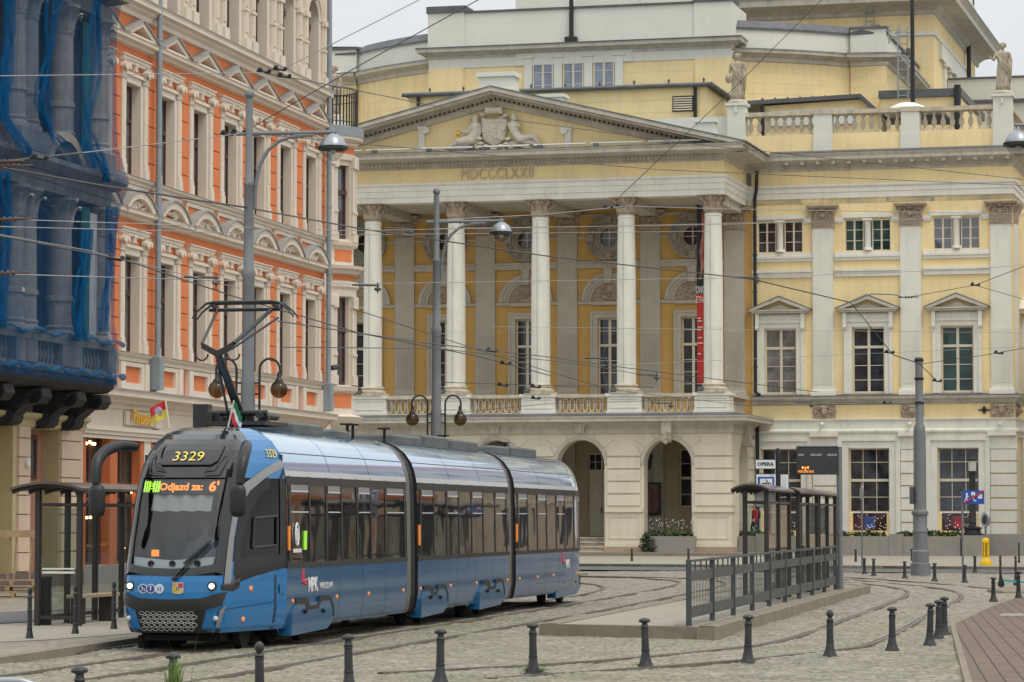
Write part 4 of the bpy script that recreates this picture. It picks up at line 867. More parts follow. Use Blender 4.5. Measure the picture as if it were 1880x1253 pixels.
# ---- statues, banner and mast: they stand on or hang from the opera house
def statue(name, label, loc, rz, pose, h=2.75):
    root = empty(name, tuple(loc), rz, label, 'statue', 'stone statues on the roof edge'); s = h / 2.75
    b = MB(); b.lathe([(.52, 0), (.54, .06), (.5, .16), (.44, .2)], 0, 0, 0, 20); b.build('plinth', SANDSTONE, root, smooth=True)
    d = MB(); rings = []
    for z, rx, ry, ox in ((.18, .36, .32, .0), (.5, .34, .30, .0), (.9, .32, .28, .02), (1.25, .32, .26, .03), (1.5, .30, .24, .02), (1.7, .26, .2, .0), (1.95, .31, .21, -.01), (2.12, .33, .2, -.01), (2.24, .26, .16, 0), (2.31, .11, .1, 0)):
        ring = []
        for i in range(80):
            a = 2 * math.pi * i / 80; f = 1 + (.13 * abs(math.sin(a * 5 + z * 1.3)) - .06 + .06 * math.sin(a * 17 - z * 2)) * max(0, min(1, (2.05 - z)))
            ring.append((ox + rx * f * math.cos(a), ry * f * math.sin(a), z))
        rings.append(ring)
    d.loft(rings, caps=True); d.build('drapery', STATUE, root, smooth=True, angle=180)
    f = MB(); cap(f, (0, 0, 2.2), (0, -.02, 2.42), .09, .085)
    f.ball((0, -.03, 2.56), (.135, .155, .185)); f.ball((0, -.19, 2.54), (.03, .05, .05)); f.ball((0, -.06, 2.44), (.09, .1, .07)); cap(f, (-.3, 0, 2.16), (.3, 0, 2.16), .12, .12)
    for path, r in pose: 
        for p, q, i in zip(path, path[1:], range(9)): cap(f, p, q, r[i], r[i + 1])
    remesh(f, 'body', .035, STATUE, root)
    hr = MB(); hr.ball((0, .03, 2.61), (.165, .165, .16))
    for i in range(22):
        a = 2 * math.pi * i / 22; hr.ball((.15 * math.cos(a), .03 + .15 * math.sin(a), 2.62 + .06 * math.sin(i * 2.3)), (.06, .06, .06), 6, 4)
    hr.ball((0, .18, 2.58), (.09, .09, .1)); hr.build('hair', STATUE, root, smooth=True)
    w = MB()
    for k in range(4):
        w.tube([(-.3 + .05 * k, -.18 - .03 * k, 2.1 - .05 * k), (0, -.27, 1.75 - .1 * k), (.26, -.22, 1.45 - .11 * k), (.33, -.02, 1.4 - .12 * k)], [.05, .05, .055, .04], 7)
    w.tube([(.33, .02, 1.9), (.37, -.02, 1.4), (.36, 0, .9), (.33, .0, .5)], [.1, .12, .1, .05], 8); w.build('mantle_folds', STATUE, root, smooth=True, angle=180)
    return root
STATUE = mat('statue_sandstone', (.42, .365, .275), .9, .22, 4, streak=.5, bump=.4, bscale=25, dirt=(.12, .1, .07))
STATUE2 = STATUE
R_ARM = ([(-.33, 0, 2.14), (-.45, -.12, 1.85), (-.62, -.35, 1.95)], (.11, .08, .055)); L_ARM = ([(.33, 0, 2.14), (.43, .02, 1.75), (.44, -.08, 1.35)], (.11, .085, .05))
p = OP.world(-.8, WN + .35, 24.22); s1 = statue('statue', 'stone woman holding a theatre mask at her hip beside the pediment', p, -OP.th, [([(-.33, 0, 2.14), (-.42, .02, 1.75), (-.36, -.22, 1.5)], (.11, .085, .05)), L_ARM])
mk = MB(); mk.ball((-.42, -.3, 1.35), (.2, .1, .26)); mk.ball((-.42, -.41, 1.34), (.04, .05, .07))
for sx in (-1, 1): mk.ball((-.42 + sx * .08, -.39, 1.42), (.05, .03, .035))
mk.build('theatre_mask', STATUE, s1, smooth=True)
p = OP.world(13.36, WN + .35, 24.22); statue('statue', 'stone robed figure with outstretched arm on the right corner pedestal', p, -OP.th, [R_ARM, L_ARM], 2.8)
p = atY(613, 210, 158); z0 = p.z
st = statue('statue', 'weathered pale stone figure behind the curved balcony railing', (p.x, p.y, z0 - .25), -.6, [([(-.33, 0, 2.14), (-.4, -.05, 1.8), (-.1, -.25, 1.7)], (.11, .085, .05)), L_ARM])
u, z = OP.uz(613, 210, 0)
pn = OP  # its pedestal stands on the left end of the portico roof
lu = (p.x - OP.o.x) * OP.u[0] + (p.y - OP.o.y) * OP.u[1]; ln = (p.x - OP.o.x) * OP.n[0] + (p.y - OP.o.y) * OP.n[1]
MB().box(lu - .5, lu + .5, ln - .45, ln + .45, 20.6, z0 - .25).build('attic_pier', PARAPET, opera)
u0, zt = OP.uz(1280, 378, 1.9); u1, zb = OP.uz(1293, 703, 1.9)
bn = empty('banner', tuple(OP.world((u0 + u1) / 2, 1.9, zb)), -OP.th, 'tall narrow black and red cloth banner hanging between columns', 'banner')
H = zt - zb; w2 = (u1 - u0) / 2 + .03
def cloth(z0, z1, name, mt, off=0.0):
    m = MB(); g = []
    for k in range(13):
        z = z0 + (z1 - z0) * k / 12; g.append([(x, .05 * math.sin(z * .9 + x) + y, z) for x, y in ((-w2, -.012 + off), (0, -.03 + off), (w2, -.012 + off), (w2, .012 + off), (0, -.006 + off), (-w2, .012 + off))])
    m.loft(g, caps=True); return m.build(name, mt, bn, smooth=True)
cloth(H * .545, H, 'upper_cloth', mat('banner_black', (.035, .036, .04), .7, .3, 1)); cloth(0, H * .50, 'lower_cloth', mat('banner_red', (.50, .05, .045), .7, .08, 1)); cloth(H * .50, H * .545, 'middle_cloth', mat('banner_grey', (.12, .12, .12), .7, .2, 1))
m = MB(); m.tube([(.1, -.06, H * .96), (.2, -.07, H * .84), (.05, -.07, H * .74), (.1, -.07, H * .66), (-.02, -.07, H * .58)], [.05, .1, .1, .07, .04], 8); m.tube([(.2, -.06, H * .97), (.22, -.06, H * .84)], [.03, .05], 6); m.build('printed_figure', mat('banner_skin', (.42, .16, .12), .7, .5, 2), bn, smooth=True)
LTR = mat('banner_letters', (.78, .76, .72), .7, .05)
for z, s_, w in ((.522, .5, 'ONCE'), (.465, .5, 'ETNO')): place_text('lettering', w, s_, LTR, bn, (.05, -.09, H * z), (1, 0, 0), (0, 0, 1), depth=.004, xs=.42)
m = MB()
for i, z in enumerate((.36, .345, .31, .295, .25, .22, .16)): m.box(-.15, .02 + .05 * (i % 3), -.085, -.08, H * z, H * z + .05)
m.build('small_print', LTR, bn)
MB().tube([(-w2 - .1, 0, H + .03), (w2 + .1, 0, H + .03)], .03, 6).build('hanging_rod', IRON, bn)
p = OP.world(OP.uz(1676, 190, 15)[0], 15, 21.6); ms = empty('flag_mast', tuple(p), 0, 'thin black mast rising from the opera roof behind the balustrade', 'mast')
m = MB(); m.tube([(0, 0, 0), (0, 0, 13)], [.13, .11], 10); m.build('mast', IRON, ms, smooth=True); MB().lathe([(.2, 0), (.2, .5), (.14, .6)], 0, 0, 0, 10).build('mast_foot', DARKIRON, ms)
m = MB(); m.box(-.35, -.15, -.1, .1, 6.1, 6.5); m.box(-.6, -.45, -.1, .1, 6.2, 6.4); m.tube([(0, 0, 6.2), (-.5, 0, 6.2)], .03, 5); m.build('floodlight', DARKIRON, ms)
# ================================================================== ORANGE TENEMENT along the left street (u runs away from the camera, n into the building)
AL = math.atan(1260 / F)
OB = Frame(gnd(100, 1082), -(math.pi / 2 - AL))
RZB = math.pi / 2 - AL
orange = empty('tenement_house', tuple(OB.o), RZB, 'orange and cream tenement house with pedimented windows and rounded corner bay', 'tenement house')
U0, U1 = 2.06, 27.5; CB = [6.3 + 3.24 * k for k in range(-1, 7)]; HW = .68
GLASSG = pane_mat('pane_grey', (.10, .095, .088), .35, scale=1.4, ior=1.55)
m = MB(); hl = []
for c in CB: hl += [(c - HW, c + HW, 7.02, 10.0, 'rect'), (c - HW, c + HW, 12.42, 15.25, 'rect')]
wall_holes(m, U0, U1, 5.3, 17.3, 0, .34, hl); m.box(U0, U1, .5, 13, 5.3, 26); m.build('orange_wall', ORANGE, orange)
m = MB(); hl = [(c - HW, c + HW, 17.9, 21.1, 'arch') for c in CB]
wall_holes(m, U0, U1, 17.3, 26, -.04, .38, hl); m.quad((U1, -.04, 5.3), (U1, 13, 5.3), (U1, 13, 26), (U1, -.04, 26)); m.build('top_floor_wall', CREAM, orange)
for c in CB:
    for z0, z1 in ((7.02, 10.0), (12.42, 15.25)):
        m = MB()
        for s_ in (-1, 1): m.box(c + s_ * HW, c + s_ * (HW - .02), -.03, .26, z0, z1)
        m.box(c - HW + .02, c + HW - .02, -.03, .26, z1 - .02, z1); m.build('window_reveal', CREAM, orange)
for a, b in [(CB[i] + 1.22, CB[i + 1] - 1.22) for i in range(7)] + [(CB[7] + 1.22, U1)]:
    for z0, z1 in ((7.0, 10.6), (12.4, 15.85)):
        m = MB(); k = int((z1 - z0) / .5); h = (z1 - z0) / k
        for j in range(k): m.box(a, b, -.06, .002, z0 + h * j, z0 + h * j + h - .035)
        m.build('rusticated_strip', ORANGE, orange)
ST = 1.19
for c in CB:
    for z0, zc, z1 in ((7.0, 10.0, 10.05), (12.4, 15.25, 15.3)):
        m = MB()
        for s in (-1, 1):
            a, b = c + s * HW, c + s * (HW + .16); m.box(a, b, -.04, .003, z0, zc + .2)
            a, b = c + s * (HW + .19), c + s * ST; m.box(a, b, -.09, .004, z0 + .45, z1); m.box(min(a, b) - .02, max(a, b) + .03, -.14, .004, z0, z0 + .3); m.box(min(a, b), max(a, b) + .01, -.12, .004, z0 + .3, z0 + .45); m.box(min(a, b) + .08, max(a, b) - .08, -.105, -.088, z0 + 1.25, z1 - .15)
        m.box(c - HW - .2, c + HW + .2, -.04, .002, zc, zc + .2); m.box(c - HW - .19, c + HW + .19, -.1, .002, zc + .2, zc + .3)
        m.box(c - ST - .06, c + ST + .06, -.12, .002, z1 + .5, z1 + .6); m.box(c - ST - .06, c + ST + .06, -.15, .002, z1 + .6, z1 + .7); m.box(c - ST - .1, c + ST + .1, -.19, .002, z1 + .7, z1 + .74); m.build('window_surround', CREAM, orange)
for c in CB:
    for z in (10.05, 15.3):
        for s in (-1, 1):
            m = MB(); x = c + s * 1.03
            m.loft([[(x - .16 - q, -.1 - q, z + h), (x + .16 + q, -.1 - q, z + h), (x + .16 + q, 0, z + h), (x - .16 - q, 0, z + h)] for q, h in ((0, 0), (.03, .03), (.01, .06), (.02, .3), (.08, .5), (.1, .54))], caps=True)
            for t in (-1, 1): m.tube([(x + t * .18, -.24, z + .36), (x + t * .18, -.05, z + .36)], .10, 9)
            m.ball((x, -.17, z + .3), (.09, .07, .11), 7, 5); m.build('capital', CREAM, orange, smooth=True, angle=35)
        m = MB(); m.loft([[(c - .1 - q, -.1 - q, z + h), (c + .1 + q, -.1 - q, z + h), (c + .1 + q, 0, z + h), (c - .1 - q, 0, z + h)] for q, h in ((-.03, .27), (.03, .32), (.02, .42), (.06, .52), (.05, .56))], caps=True); m.build('bracket', CREAM, orange, smooth=True, angle=35)
for c in CB:
    for z0, z1 in ((7.02, 10.0), (12.42, 15.25)):
        w = window(orange, c - HW, c + HW, z0, z1, .33, cols=2, rows=(), transom=.62, fw=.1, pane=GLASSG, frame=BROWNWOOD)
    m = MB(); r = HW; S = 14; P = [(c - r * math.cos(math.pi * i / S), 20.34 + r * math.sin(math.pi * i / S)) for i in range(S + 1)]
    arc_band(m, c, 20.34, r - .1, r, .26, .33); m.box(c - r, c - r + .1, .26, .33, 17.9, 20.34); m.box(c + r - .1, c + r, .26, .33, 17.9, 20.34); m.box(c - .05, c + .05, .27, .33, 17.9, 20.2); m.box(c - r, c + r, .2, .33, 20.02, 20.2); m.box(c - r, c + r, .26, .33, 17.9, 18.0)
    w = m.build('arched_window', BROWNWOOD, orange); m = MB(); m.prism([(c - r, 17.9)] + P + [(c + r, 17.9)], 'y', .3, .36); m.build('pane', GLASSG, w)
m = MB()          # sills, string courses and main cornices
def run(z, prof, matl, name):
    m = MB(); cornice(m, [(p, z + h) for p, h in prof], 0, U0, U1); return m.build(name, matl, orange)
run(6.72, [(0, 0), (.1, .04), (.1, .14), (.2, .2), (.24, .26)], CREAM, 'sill_course'); run(6.99, [(.25, 0), (.25, .02), (0, .06)], LEDGE, 'flashing')
run(12.14, [(0, 0), (.08, .03), (.08, .1), (.18, .16), (.2, .22)], CREAM, 'sill_course'); run(12.37, [(.21, 0), (.21, .02), (0, .05)], LEDGE, 'flashing')
run(11.06, [(0, 0), (.15, .04), (.17, .1), (.32, .16), (.32, .26), (.36, .3)], CREAM, 'string_cornice'); run(16.32, [(0, 0), (.15, .04), (.17, .1), (.32, .16), (.32, .25), (.36, .28)], CREAM, 'string_cornice')
run(17.28, [(0, 0), (.1, .03), (.12, .16), (.22, .24), (.25, .3), (.38, .36), (.38, .48), (.42, .54)], CREAM, 'main_cornice'); run(17.825, [(.43, 0), (.43, .03), (-.03, .2)], LEDGE, 'flashing')
for c in CB:
    m = MB()       # segmental hood
    h = MB(); r = 2.09; zc = 11.37 - (r - .58); a = math.acos((r - .58) / r)
    arc_band(m, c, zc, r - .24, r - .02, -.32, 0, math.pi / 2 - a, math.pi / 2 + a, 16); hood = m.build('arched_hood', CREAM, orange)
    arc_band(h, c, zc, r - .018, r + .03, -.38, 0, math.pi / 2 - a - .02, math.pi / 2 + a + .02, 16); h.build('zinc_cover', LEDGE, hood)
    b = MB(); rr = random.Random(int(c * 7))
    for i in range(16):
        t = rr.uniform(-.75, .75); b.ball((c + t, -.12, 11.42 + rr.uniform(0, max(.05, .34 - .3 * t * t))), (rr.uniform(.06, .13), .1, rr.uniform(.06, .12)), 7, 4)
    b.build('carved_relief', CREAM, hood, smooth=True, angle=60)
    m = MB(); zb = 16.62; w = 1.54   # triangular pediment
    for s in (-1, 1): m.prism([(c + s * w, zb), (c + s * (w - .42), zb), (c, zb + .38), (c, zb + .54)][::s], 'y', -.32, 0)
    m.box(c - w, c + w, -.32, 0, zb - .02, zb + .06); ped = m.build('window_pediment', CREAM, orange)
    m = MB()
    for s in (-1, 1): m.prism([(c + s * (w + .06), zb), (c + s * w, zb + .004), (c, zb + .544), (c, zb + .59)][::s], 'y', -.38, 0)
    m.build('zinc_cover', LEDGE, ped)
    m = MB(); m.box(c - 1.3, c - ST + .25, -.16, .003, 5.9, 6.72); m.box(c + ST - .25, c + 1.3, -.16, .003, 5.9, 6.72); m.box(c - ST + .25, c + ST - .25, -.1, .003, 5.9, 6.1); m.box(c - ST + .25, c + ST - .25, -.1, .003, 6.6, 6.72)
    m.box(c - ST + .25, c - .72, -.1, .003, 6.1, 6.6); m.box(c + .72, c + ST - .25, -.1, .003, 6.1, 6.6); m.build('apron_panel', CREAM, orange)
    m = MB()       # apron below the upper windows, cream-edged orange field
    for s in (-1, 1): m.box(c + s * 1.28, c + s * 1.38, -.06, .003, 11.5, 12.14)
    m.box(c - 1.28, c + 1.28, -.05, .003, 12.02, 12.14); m.build('apron_panel', CREAM, orange)
    m = MB()       # top floor piers with sunk panels, archivolts
    for s in (-1, 1):
        a, b = c + s * 1.02, c + s * 1.42; lo, hi = min(a, b), max(a, b)
        m.box(lo - .08, hi + .08, -.3, -.038, 17.9, 18.3); m.box(lo, hi, -.2, -.038, 18.3, 22.5); m.box(lo + .08, hi - .08, -.24, -.19, 18.5, 19.2); m.box(lo + .08, hi - .08, -.24, -.19, 19.4, 22.2); m.box(lo - .03, hi + .03, -.25, -.038, 19.24, 19.34); m.box(lo - .05, hi + .05, -.28, -.038, 20.2, 20.4)
        m.box(c + s * HW, c + s * .98, -.1, -.038, 17.9, 20.34)
    arc_band(m, c, 20.34, HW, HW + .22, -.12, -.03); arc_band(m, c, 20.34, HW + .22, HW + .32, -.18, -.03); m.box(c - .14, c + .14, -.26, -.03, 21.0, 21.5)
    m.build('arched_window_surround', CREAM, orange)
# shop front
FLOOR = CREAM
shops = [(2.2, 7.6), (8.2, 13.2), (13.8, 19.4), (20.0, 25.6)]
m = MB(); wall_holes(m, U0, U1, -.1, 5.3, 0, .5, [(a, b, .62, 4.46, 'rect') for a, b in shops]); m.build('shop_wall', CREAM, orange)
run(5.27, [(0, 0), (.06, .02), (.06, .12), (.2, .2), (.24, .28), (.55, .36), (.55, .48), (.6, .54)], CREAM, 'shop_cornice'); run(5.812, [(.61, 0), (.61, .03), (0, .1)], LEDGE, 'flashing')
m = MB(); m.box(U0, U1, -.1, .002, 4.48, 4.6); m.box(U0, U1, -.16, .002, 4.6, 4.72); m.box(U0, U1, -.05, .002, 4.36, 4.46); m.build('shop_lintel', CREAM, orange)
m = MB(); m.box(U0, U1, -.08, .001, -.1, .62); m.build('shop_plinth', GRANITE, orange)
TERRA = mat('paint_terracotta', (.50, .15, .06), .7, .1, 1.5, streak=.15)
BULB = emis('bulb_glow', (1.0, .62, .25), 9)
for k, (a, b) in enumerate(shops):
    k_ = 3
    for i in range(k_):
        m = MB(); x = a + (b - a) * i / (k_ - 1) if k_ > 1 else a; x0, x1 = max(a, x - .32), min(b, x + .32); m.box(x0, x1, .02, .4, .62, 4.46); m.build('shop_pillar', TERRA, orange)
    m = MB(); m.box(a, b, .3, .38, 3.0, 3.1); m.box(a, b, .3, .38, 2.5, 2.62); m.box(a, b, .28, .38, .62, .72); m.box(a, b, .28, .38, 4.34, 4.46)
    for i in range(2):
        x0 = a + .32 + (b - a) / 2 * i; x1 = x0 + (b - a) / 2 - .64; m.box(x0, x0 + .07, .29, .38, .62, 4.46); m.box(x1 - .07, x1, .29, .38, .62, 4.46); m.box((x0 + x1) / 2 - .03, (x0 + x1) / 2 + .03, .3, .38, .62, 4.4)
    sw = m.build('shop_window', BROWNWOOD, orange); MB().box(a, b, .36, .42, .62, 4.46).build('pane', pane_mat('pane_shop', (.05, .06, .05), .9, scale=1.1), sw)
    m = MB(); rr = random.Random(k)
    for i in range(26 if k < 2 else 12):
        x = a + (b - a) * rr.random(); z = rr.choice([4.25, 4.2, 2.85, 2.8, rr.uniform(.9, 2.3)]); m.ball((x, .27, z), .045, 6, 4)
    m.build('string_light', BULB, sw)
a = OB.uz(226, 785, 0); b = OB.uz(278, 760, 0)
m = MB(); m.box(a[0], b[0], -.1, -.02, 4.82, 5.25); m.box(b[0] + .02, b[0] + .7, -.14, -.02, 4.78, 5.1); sg = m.build('shop_sign_board', CREAM, orange)
place_text('sign_lettering', 'Pinsera', .62, mat('gold_letters', (.85, .48, .03), .35, .1, 4), sg, ((a[0] + b[0]) / 2 - .05, -.2, 5.06), (1, 0, 0), (0, 0, 1), depth=.015, xs=1.0, bold=.01)
m = MB()
for u in (7.9, 27.2):
    d = MB(); d.tube([(u, -.3, 26), (u, -.3, 7.0)], .095, 10)
    for z in (8.5, 11, 13.5, 16.8, 19.5, 22): d.tube([(u, -.3, z), (u, -.3, z + .07)], .115, 10)
    pp = d.build('downpipe', PIPE, orange, smooth=True, angle=60); MB().cbox(u - .19, u + .19, -.46, -.04, 5.95, 7.0, .03).build('pipe_guard', PIPE, pp)
m = MB(); m.tube([(27.3, -.4, 7.55), (27.55, -.55, 7.6)], .1, 8); m.build('alarm_bell', DARKIRON, orange)
# rounded corner bay
UC, NC, RB = 29.85, .85, 1.32
def bpt(r, deg, z): a = R(deg); return (UC - r * math.cos(a), NC - r * math.sin(a), z)
def bring(mb, r0, r1, a0, a1, z0, z1, S=10):
    rg = []
    for i in range(S + 1):
        d = a0 + (a1 - a0) * i / S; rg.append([bpt(r0, d, z0), bpt(r1, d, z0), bpt(r1, d, z1), bpt(r0, d, z1)])
    mb.loft(rg, caps=True)
def bprof(prof, a0=10, a1=190, S=24):
    mb = MB(); mb.loft([[bpt(RB + p, a0 + (a1 - a0) * i / S, z) for i in range(S + 1)] for p, z in prof], closed=False); return mb
WA, WB = 47, 76
def flat(mb, z0, z1, d=.0): mb.box(U1, UC - .6, -d, .6, z0, z1)
m = MB(); bring(m, RB - .4, RB, 10, WA, 5.9, 16.2); bring(m, RB - .4, RB, WB, 190, 5.9, 16.2)
for z0, z1 in ((5.9, 7.0), (10.3, 12.5), (15.3, 16.2)): bring(m, RB - .4, RB - .001, WA, WB, z0, z1)
m.box(U1, 28.85, .01, 13, 5.3, 16.2); m.box(28.85, 31.1, .9, 13, 0, 16.2); m.build('corner_bay_wall', CREAM, orange)
for z0, z1 in ((6.15, 6.68), (11.66, 12.1), (10.95, 11.15), (15.75, 16.02)):
    m = MB(); a0, a1 = (WA - 4, WB + 8) if z1 - z0 > .4 else (12, 188); bring(m, RB - .3, RB + .02, a0, a1, z0, z1)
    m.build('corner_bay_panel', ORANGE, orange)
for z0, z1 in ((7.0, 10.0), (12.4, 15.3)):
    m = MB()
    for d in (31, 41.5, 83, 95, 110): bring(m, RB - .2, RB + .12, d - 4, d + 4, z0, z1, 3); bring(m, RB - .2, RB + .18, d - 5, d + 5, z0, z0 + .35, 3); bring(m, RB - .2, RB + .2, d - 5, d + 5, z1 - .1, z1 + .35, 3); bring(m, RB - .2, RB + .16, d - 4.4, d + 4.4, z0 + 1.1, z0 + 1.2, 3)
    m.box(U1 + .15, 28.55, -.12, .02, z0, z1)
    m.box(U1 + .1, 28.6, -.18, .02, z1 - .05, z1 + .3)
    m.build('corner_bay_pilaster', CREAM, orange)
for prof, mt, nm in (([(0, 10.3), (.1, 10.34), (.12, 10.6), (.2, 10.7), (.2, 10.9), (0, 10.93)], CREAM, 'corner_bay_cornice'), ([(0, 11.15), (.2, 11.2), (.24, 11.3), (.42, 11.36), (.45, 11.48), (0, 11.5)], CREAM, 'corner_bay_cornice'), ([(0, 12.2), (.15, 12.26), (.18, 12.38), (0, 12.42)], CREAM, 'corner_bay_cornice'),
        ([(0, 15.45), (.1, 15.5), (.12, 15.7), (0, 15.75)], CREAM, 'corner_bay_cornice'), ([(0, 16.0), (.14, 16.05), (.18, 16.2), (.34, 16.26), (.36, 16.36), (0, 16.4)], CREAM, 'corner_bay_cornice'), ([(.37, 16.365), (.37, 16.75), (-.4, 16.85)], PIPE, 'terrace_edge'),
        ([(0, 6.7), (.15, 6.78), (.2, 6.95), (0, 7.0)], CREAM, 'corner_bay_cornice'), ([(0, 5.3), (.1, 5.35), (.3, 5.6), (.4, 5.8), (0, 5.92)], CREAM, 'corner_bay_cornice')):
    bprof(prof).build(nm, mt, orange, smooth=True, angle=25)
m = MB(); m.box(UC - RB, UC + 1.3, NC - .8, 13, 16.2, 16.8); m.box(U1, UC + 1.2, .3, 12, -.1, 5.9); m.build('corner_bay_roof', CREAM, orange)
for z0, z1 in ((7.0, 10.3), (12.5, 15.3)):
    m = MB(); bring(m, RB - .3, RB - .16, WA, WA + 3.4, z0, z1, 2); bring(m, RB - .3, RB - .16, WB - 3.4, WB, z0, z1, 2); zt = z0 + (z1 - z0) * .6
    bring(m, RB - .3, RB - .12, WA, WB, zt, zt + .18, 5); bring(m, RB - .3, RB - .16, WA, WB, z0, z0 + .12, 5); bring(m, RB - .3, RB - .16, WA, WB, z1 - .12, z1, 5)
    w = m.build('window', BROWNWOOD, orange); p = MB(); bring(p, RB - .27, RB - .22, WA, WB, z0, z1, 5); p.build('pane', PANE_SKY, w)
rl = empty('balcony_railing', tuple(OB.world(UC, NC, 16.8)), RZB, 'curved black iron railing around the terrace on the rounded corner', 'railing')
m = MB(); k = 30
for i in range(k + 1):
    d = 5 + 190 * i / k; a = R(d); x, y = -1.45 * math.cos(a), -1.45 * math.sin(a); m.tube([(x, y, 0), (x, y, 1.4)], .018, 5)
m.build('baluster', IRON, rl)
m = MB()
for z, r in ((1.42, .03), (.15, .02), (1.1, .018)): m.tube([(-1.45 * math.cos(R(5 + 190 * i / 30)), -1.45 * math.sin(R(5 + 190 * i / 30)), z) for i in range(31)], r, 6)
m.build('rail', IRON, rl)
# ================================================================== BUILDING UNDER BLUE NET
nb = empty('corner_building', tuple(OB.world(-6, 0, 0)), RZB, 'dark grey columned building with projecting balcony above a pale rusticated ground floor', 'building')
nb.location = tuple(OB.o)
BLK = mat('stone_black', (.04, .04, .043), .7, .35, 2.0, streak=.5, bump=.3, bscale=20)
BLK2 = mat('stone_dark', (.23, .225, .215), .75, .25, 1.5, streak=.5, bump=.2)
BEIGE = mat('plaster_beige', (.66, .50, .38), .85, .06, 1.0, streak=.2); OLIVE = mat('plaster_ochre', (.50, .42, .24), .85, .1, 1.0, streak=.25)
PINKD = mat('door_pink', (.42, .22, .15), .7, .1, 1.2)
m = MB(); wall_holes(m, -16, U0 - .01, -.1, 4.75, 0, .8, [(-2.0, .28, 0, 4.5, 'rect'), (-6.4, -3.25, 0, 4.55, 'rect'), (-11, -8, 0, 4.5, 'rect')]); m.build('ground_floor_wall', OLIVE, nb)
for a, b in ((-2.95, -2.1), (.32, U0 - .03), (-7.7, -6.6)):
    m = MB(); z = .55
    while z < 4.4: m.box(a, b, -.07, .003, z, z + .49); z += .525
    m.build('rusticated_pier', BEIGE, nb)
m = MB(); m.box(-16, U0 - .01, -.12, .002, -.1, .5); m.build('plinth', mat('plinth_brown', (.16, .12, .11), .8, .15, 2, streak=.3), nb)
m = MB(); cornice(m, [(0, 4.5), (.1, 4.54), (.12, 4.7), (.3, 4.8), (.32, 4.9), (0, 4.95)], 0, -16, U0 - .01); m.build('ledge', OLIVE, nb)
m = MB(); m.box(-2.0, .28, .5, .6, 0, 4.5); m.build('door', PINKD, nb)
for z0, z1 in ((3.1, 4.35),): window(nb, -1.9, -.3, z0, z1, .5, cols=1, rows=(), fw=.14, pane=GLASSG, frame=BROWNWOOD)
m = MB(); m.box(-.95, -.9, .42, .5, .3, 3.0); m.build('door_post', BROWNWOOD, nb)
m = MB(); m.box(-6.4, -3.25, .7, .8, 0, 4.55); m.build('gate', OLIVE, nb); m = MB(); m.box(-11, -8, .7, .8, 0, 4.5); m.build('gate', OLIVE, nb)
m = MB(); m.tube([(-2.45, -.02, 3.55), (-2.45, -.16, 3.55)], .13, 10); m.build('wall_lamp', PARAPET, nb)
BF = -1.35; BR = .7
m = MB(); m.box(-16, U0 - .02, 0, 12, 4.95, 26); m.box(-16, BR - .5, -.25, 0, 6.9, 26); m.build('upper_wall', BLK2, nb)
m = MB()
m.prism([(BF - .1, 5.88), (BF - .1, 5.7), (BF + .1, 5.55), (-.2, 5.5), (0, 5.45), (0, 5.9)], 'x', -16, BR + .1); m.box(-16, BR + .14, BF - .16, 0, 5.82, 5.95); m.build('balcony_slab', BLK, nb)
for u in (-9.6, -6.9, -4.2, -1.5, .5):
    m = MB(); pr = [(0, 5.5), (BF + .05, 5.5), (BF, 5.3), (BF + .15, 5.12), (BF + .5, 5.1), (-.5, 4.8), (-.25, 4.5), (0, 4.5)]
    m.prism(pr, 'x', u - .3, u + .3); m.tube([(u - .36, BF + .25, 5.28), (u + .36, BF + .25, 5.28)], .2, 10); m.tube([(u - .36, -.3, 4.75), (u + .36, -.3, 4.75)], .24, 10)
    m.prism([(p[0], p[1] - .02) for p in pr[1:5]] + [(-.5, 4.78), (-.7, 5.1)], 'x', u - .36, u + .36); m.build('balcony_console', BLK, nb, smooth=True, angle=30)
m = MB(); m.box(-16, BR + .05, BF - .06, BF + .4, 5.95, 6.15); m.box(-16, BR + .1, BF - .12, BF + .45, 6.75, 6.95)
for u in (-5.6, -2.2, .75, -9, -6.3, -2.9): m.box(u - .42, u + .42, BF - .1, BF + .42, 6.15, 6.75)
m.build('balcony_parapet', BLK2, nb)
m = MB(); u = -12.0
while u < .5:
    if all(abs(u - q) > .55 for q in (-5.6, -2.2, .75, -9, -6.3, -2.9)): m.lathe([(.07, 0), (.05, .1), (.1, .25), (.05, .48), (.07, .6)], u, BF + .15, 6.15, 8)
    u += .28
m.build('balcony_balusters', BLK2, nb, smooth=True)
colm = MB(); colm.lathe([(.46, 0), (.46, .12), (.38, .2), (.41, .28), (.36, .34)], seg=20); colm.lathe([(.36, .34), (.36, 1.0)], seg=36, fn=lambda a, z: 1 - .06 * (.5 - .5 * math.cos(a * 14))); colm.lathe([(.4, 1.0), (.4, 1.12), (.36, 1.14)], seg=24); colm.lathe([(.355, 1.14), (.33, 3.0)], seg=36); colm.lathe([(.33, 3.0), (.37, 3.06), (.36, 3.12), (.34, 3.5), (.48, 3.75), (.52, 3.78), (.52, 3.86)], seg=16)
for i in range(8): leaf(colm, 0, 0, .36, 2 * math.pi * i / 8, 3.14, .5, .13, .05)
k0 = None
for u in (-6.05, -5.12, -2.45, -1.85, .3, -9.4, -10.3):
    for z in (6.97, 12.35):
        q = -1.0 if u not in (-1.85,) else -.75
        if k0 is None: k0 = colm.build('column', mat('stone_column', (.31, .30, .28), .75, .25, 2, streak=.5), nb, smooth=True, angle=50); k0.location = (u, q, z)
        else: dup(k0, (u, q, z), parent=nb)
        MB().box(u - .46, u + .46, q - .46, q + .46, z - .55 if z > 10 else z - .04, z + .001).build('column_pedestal', BLK2, nb)
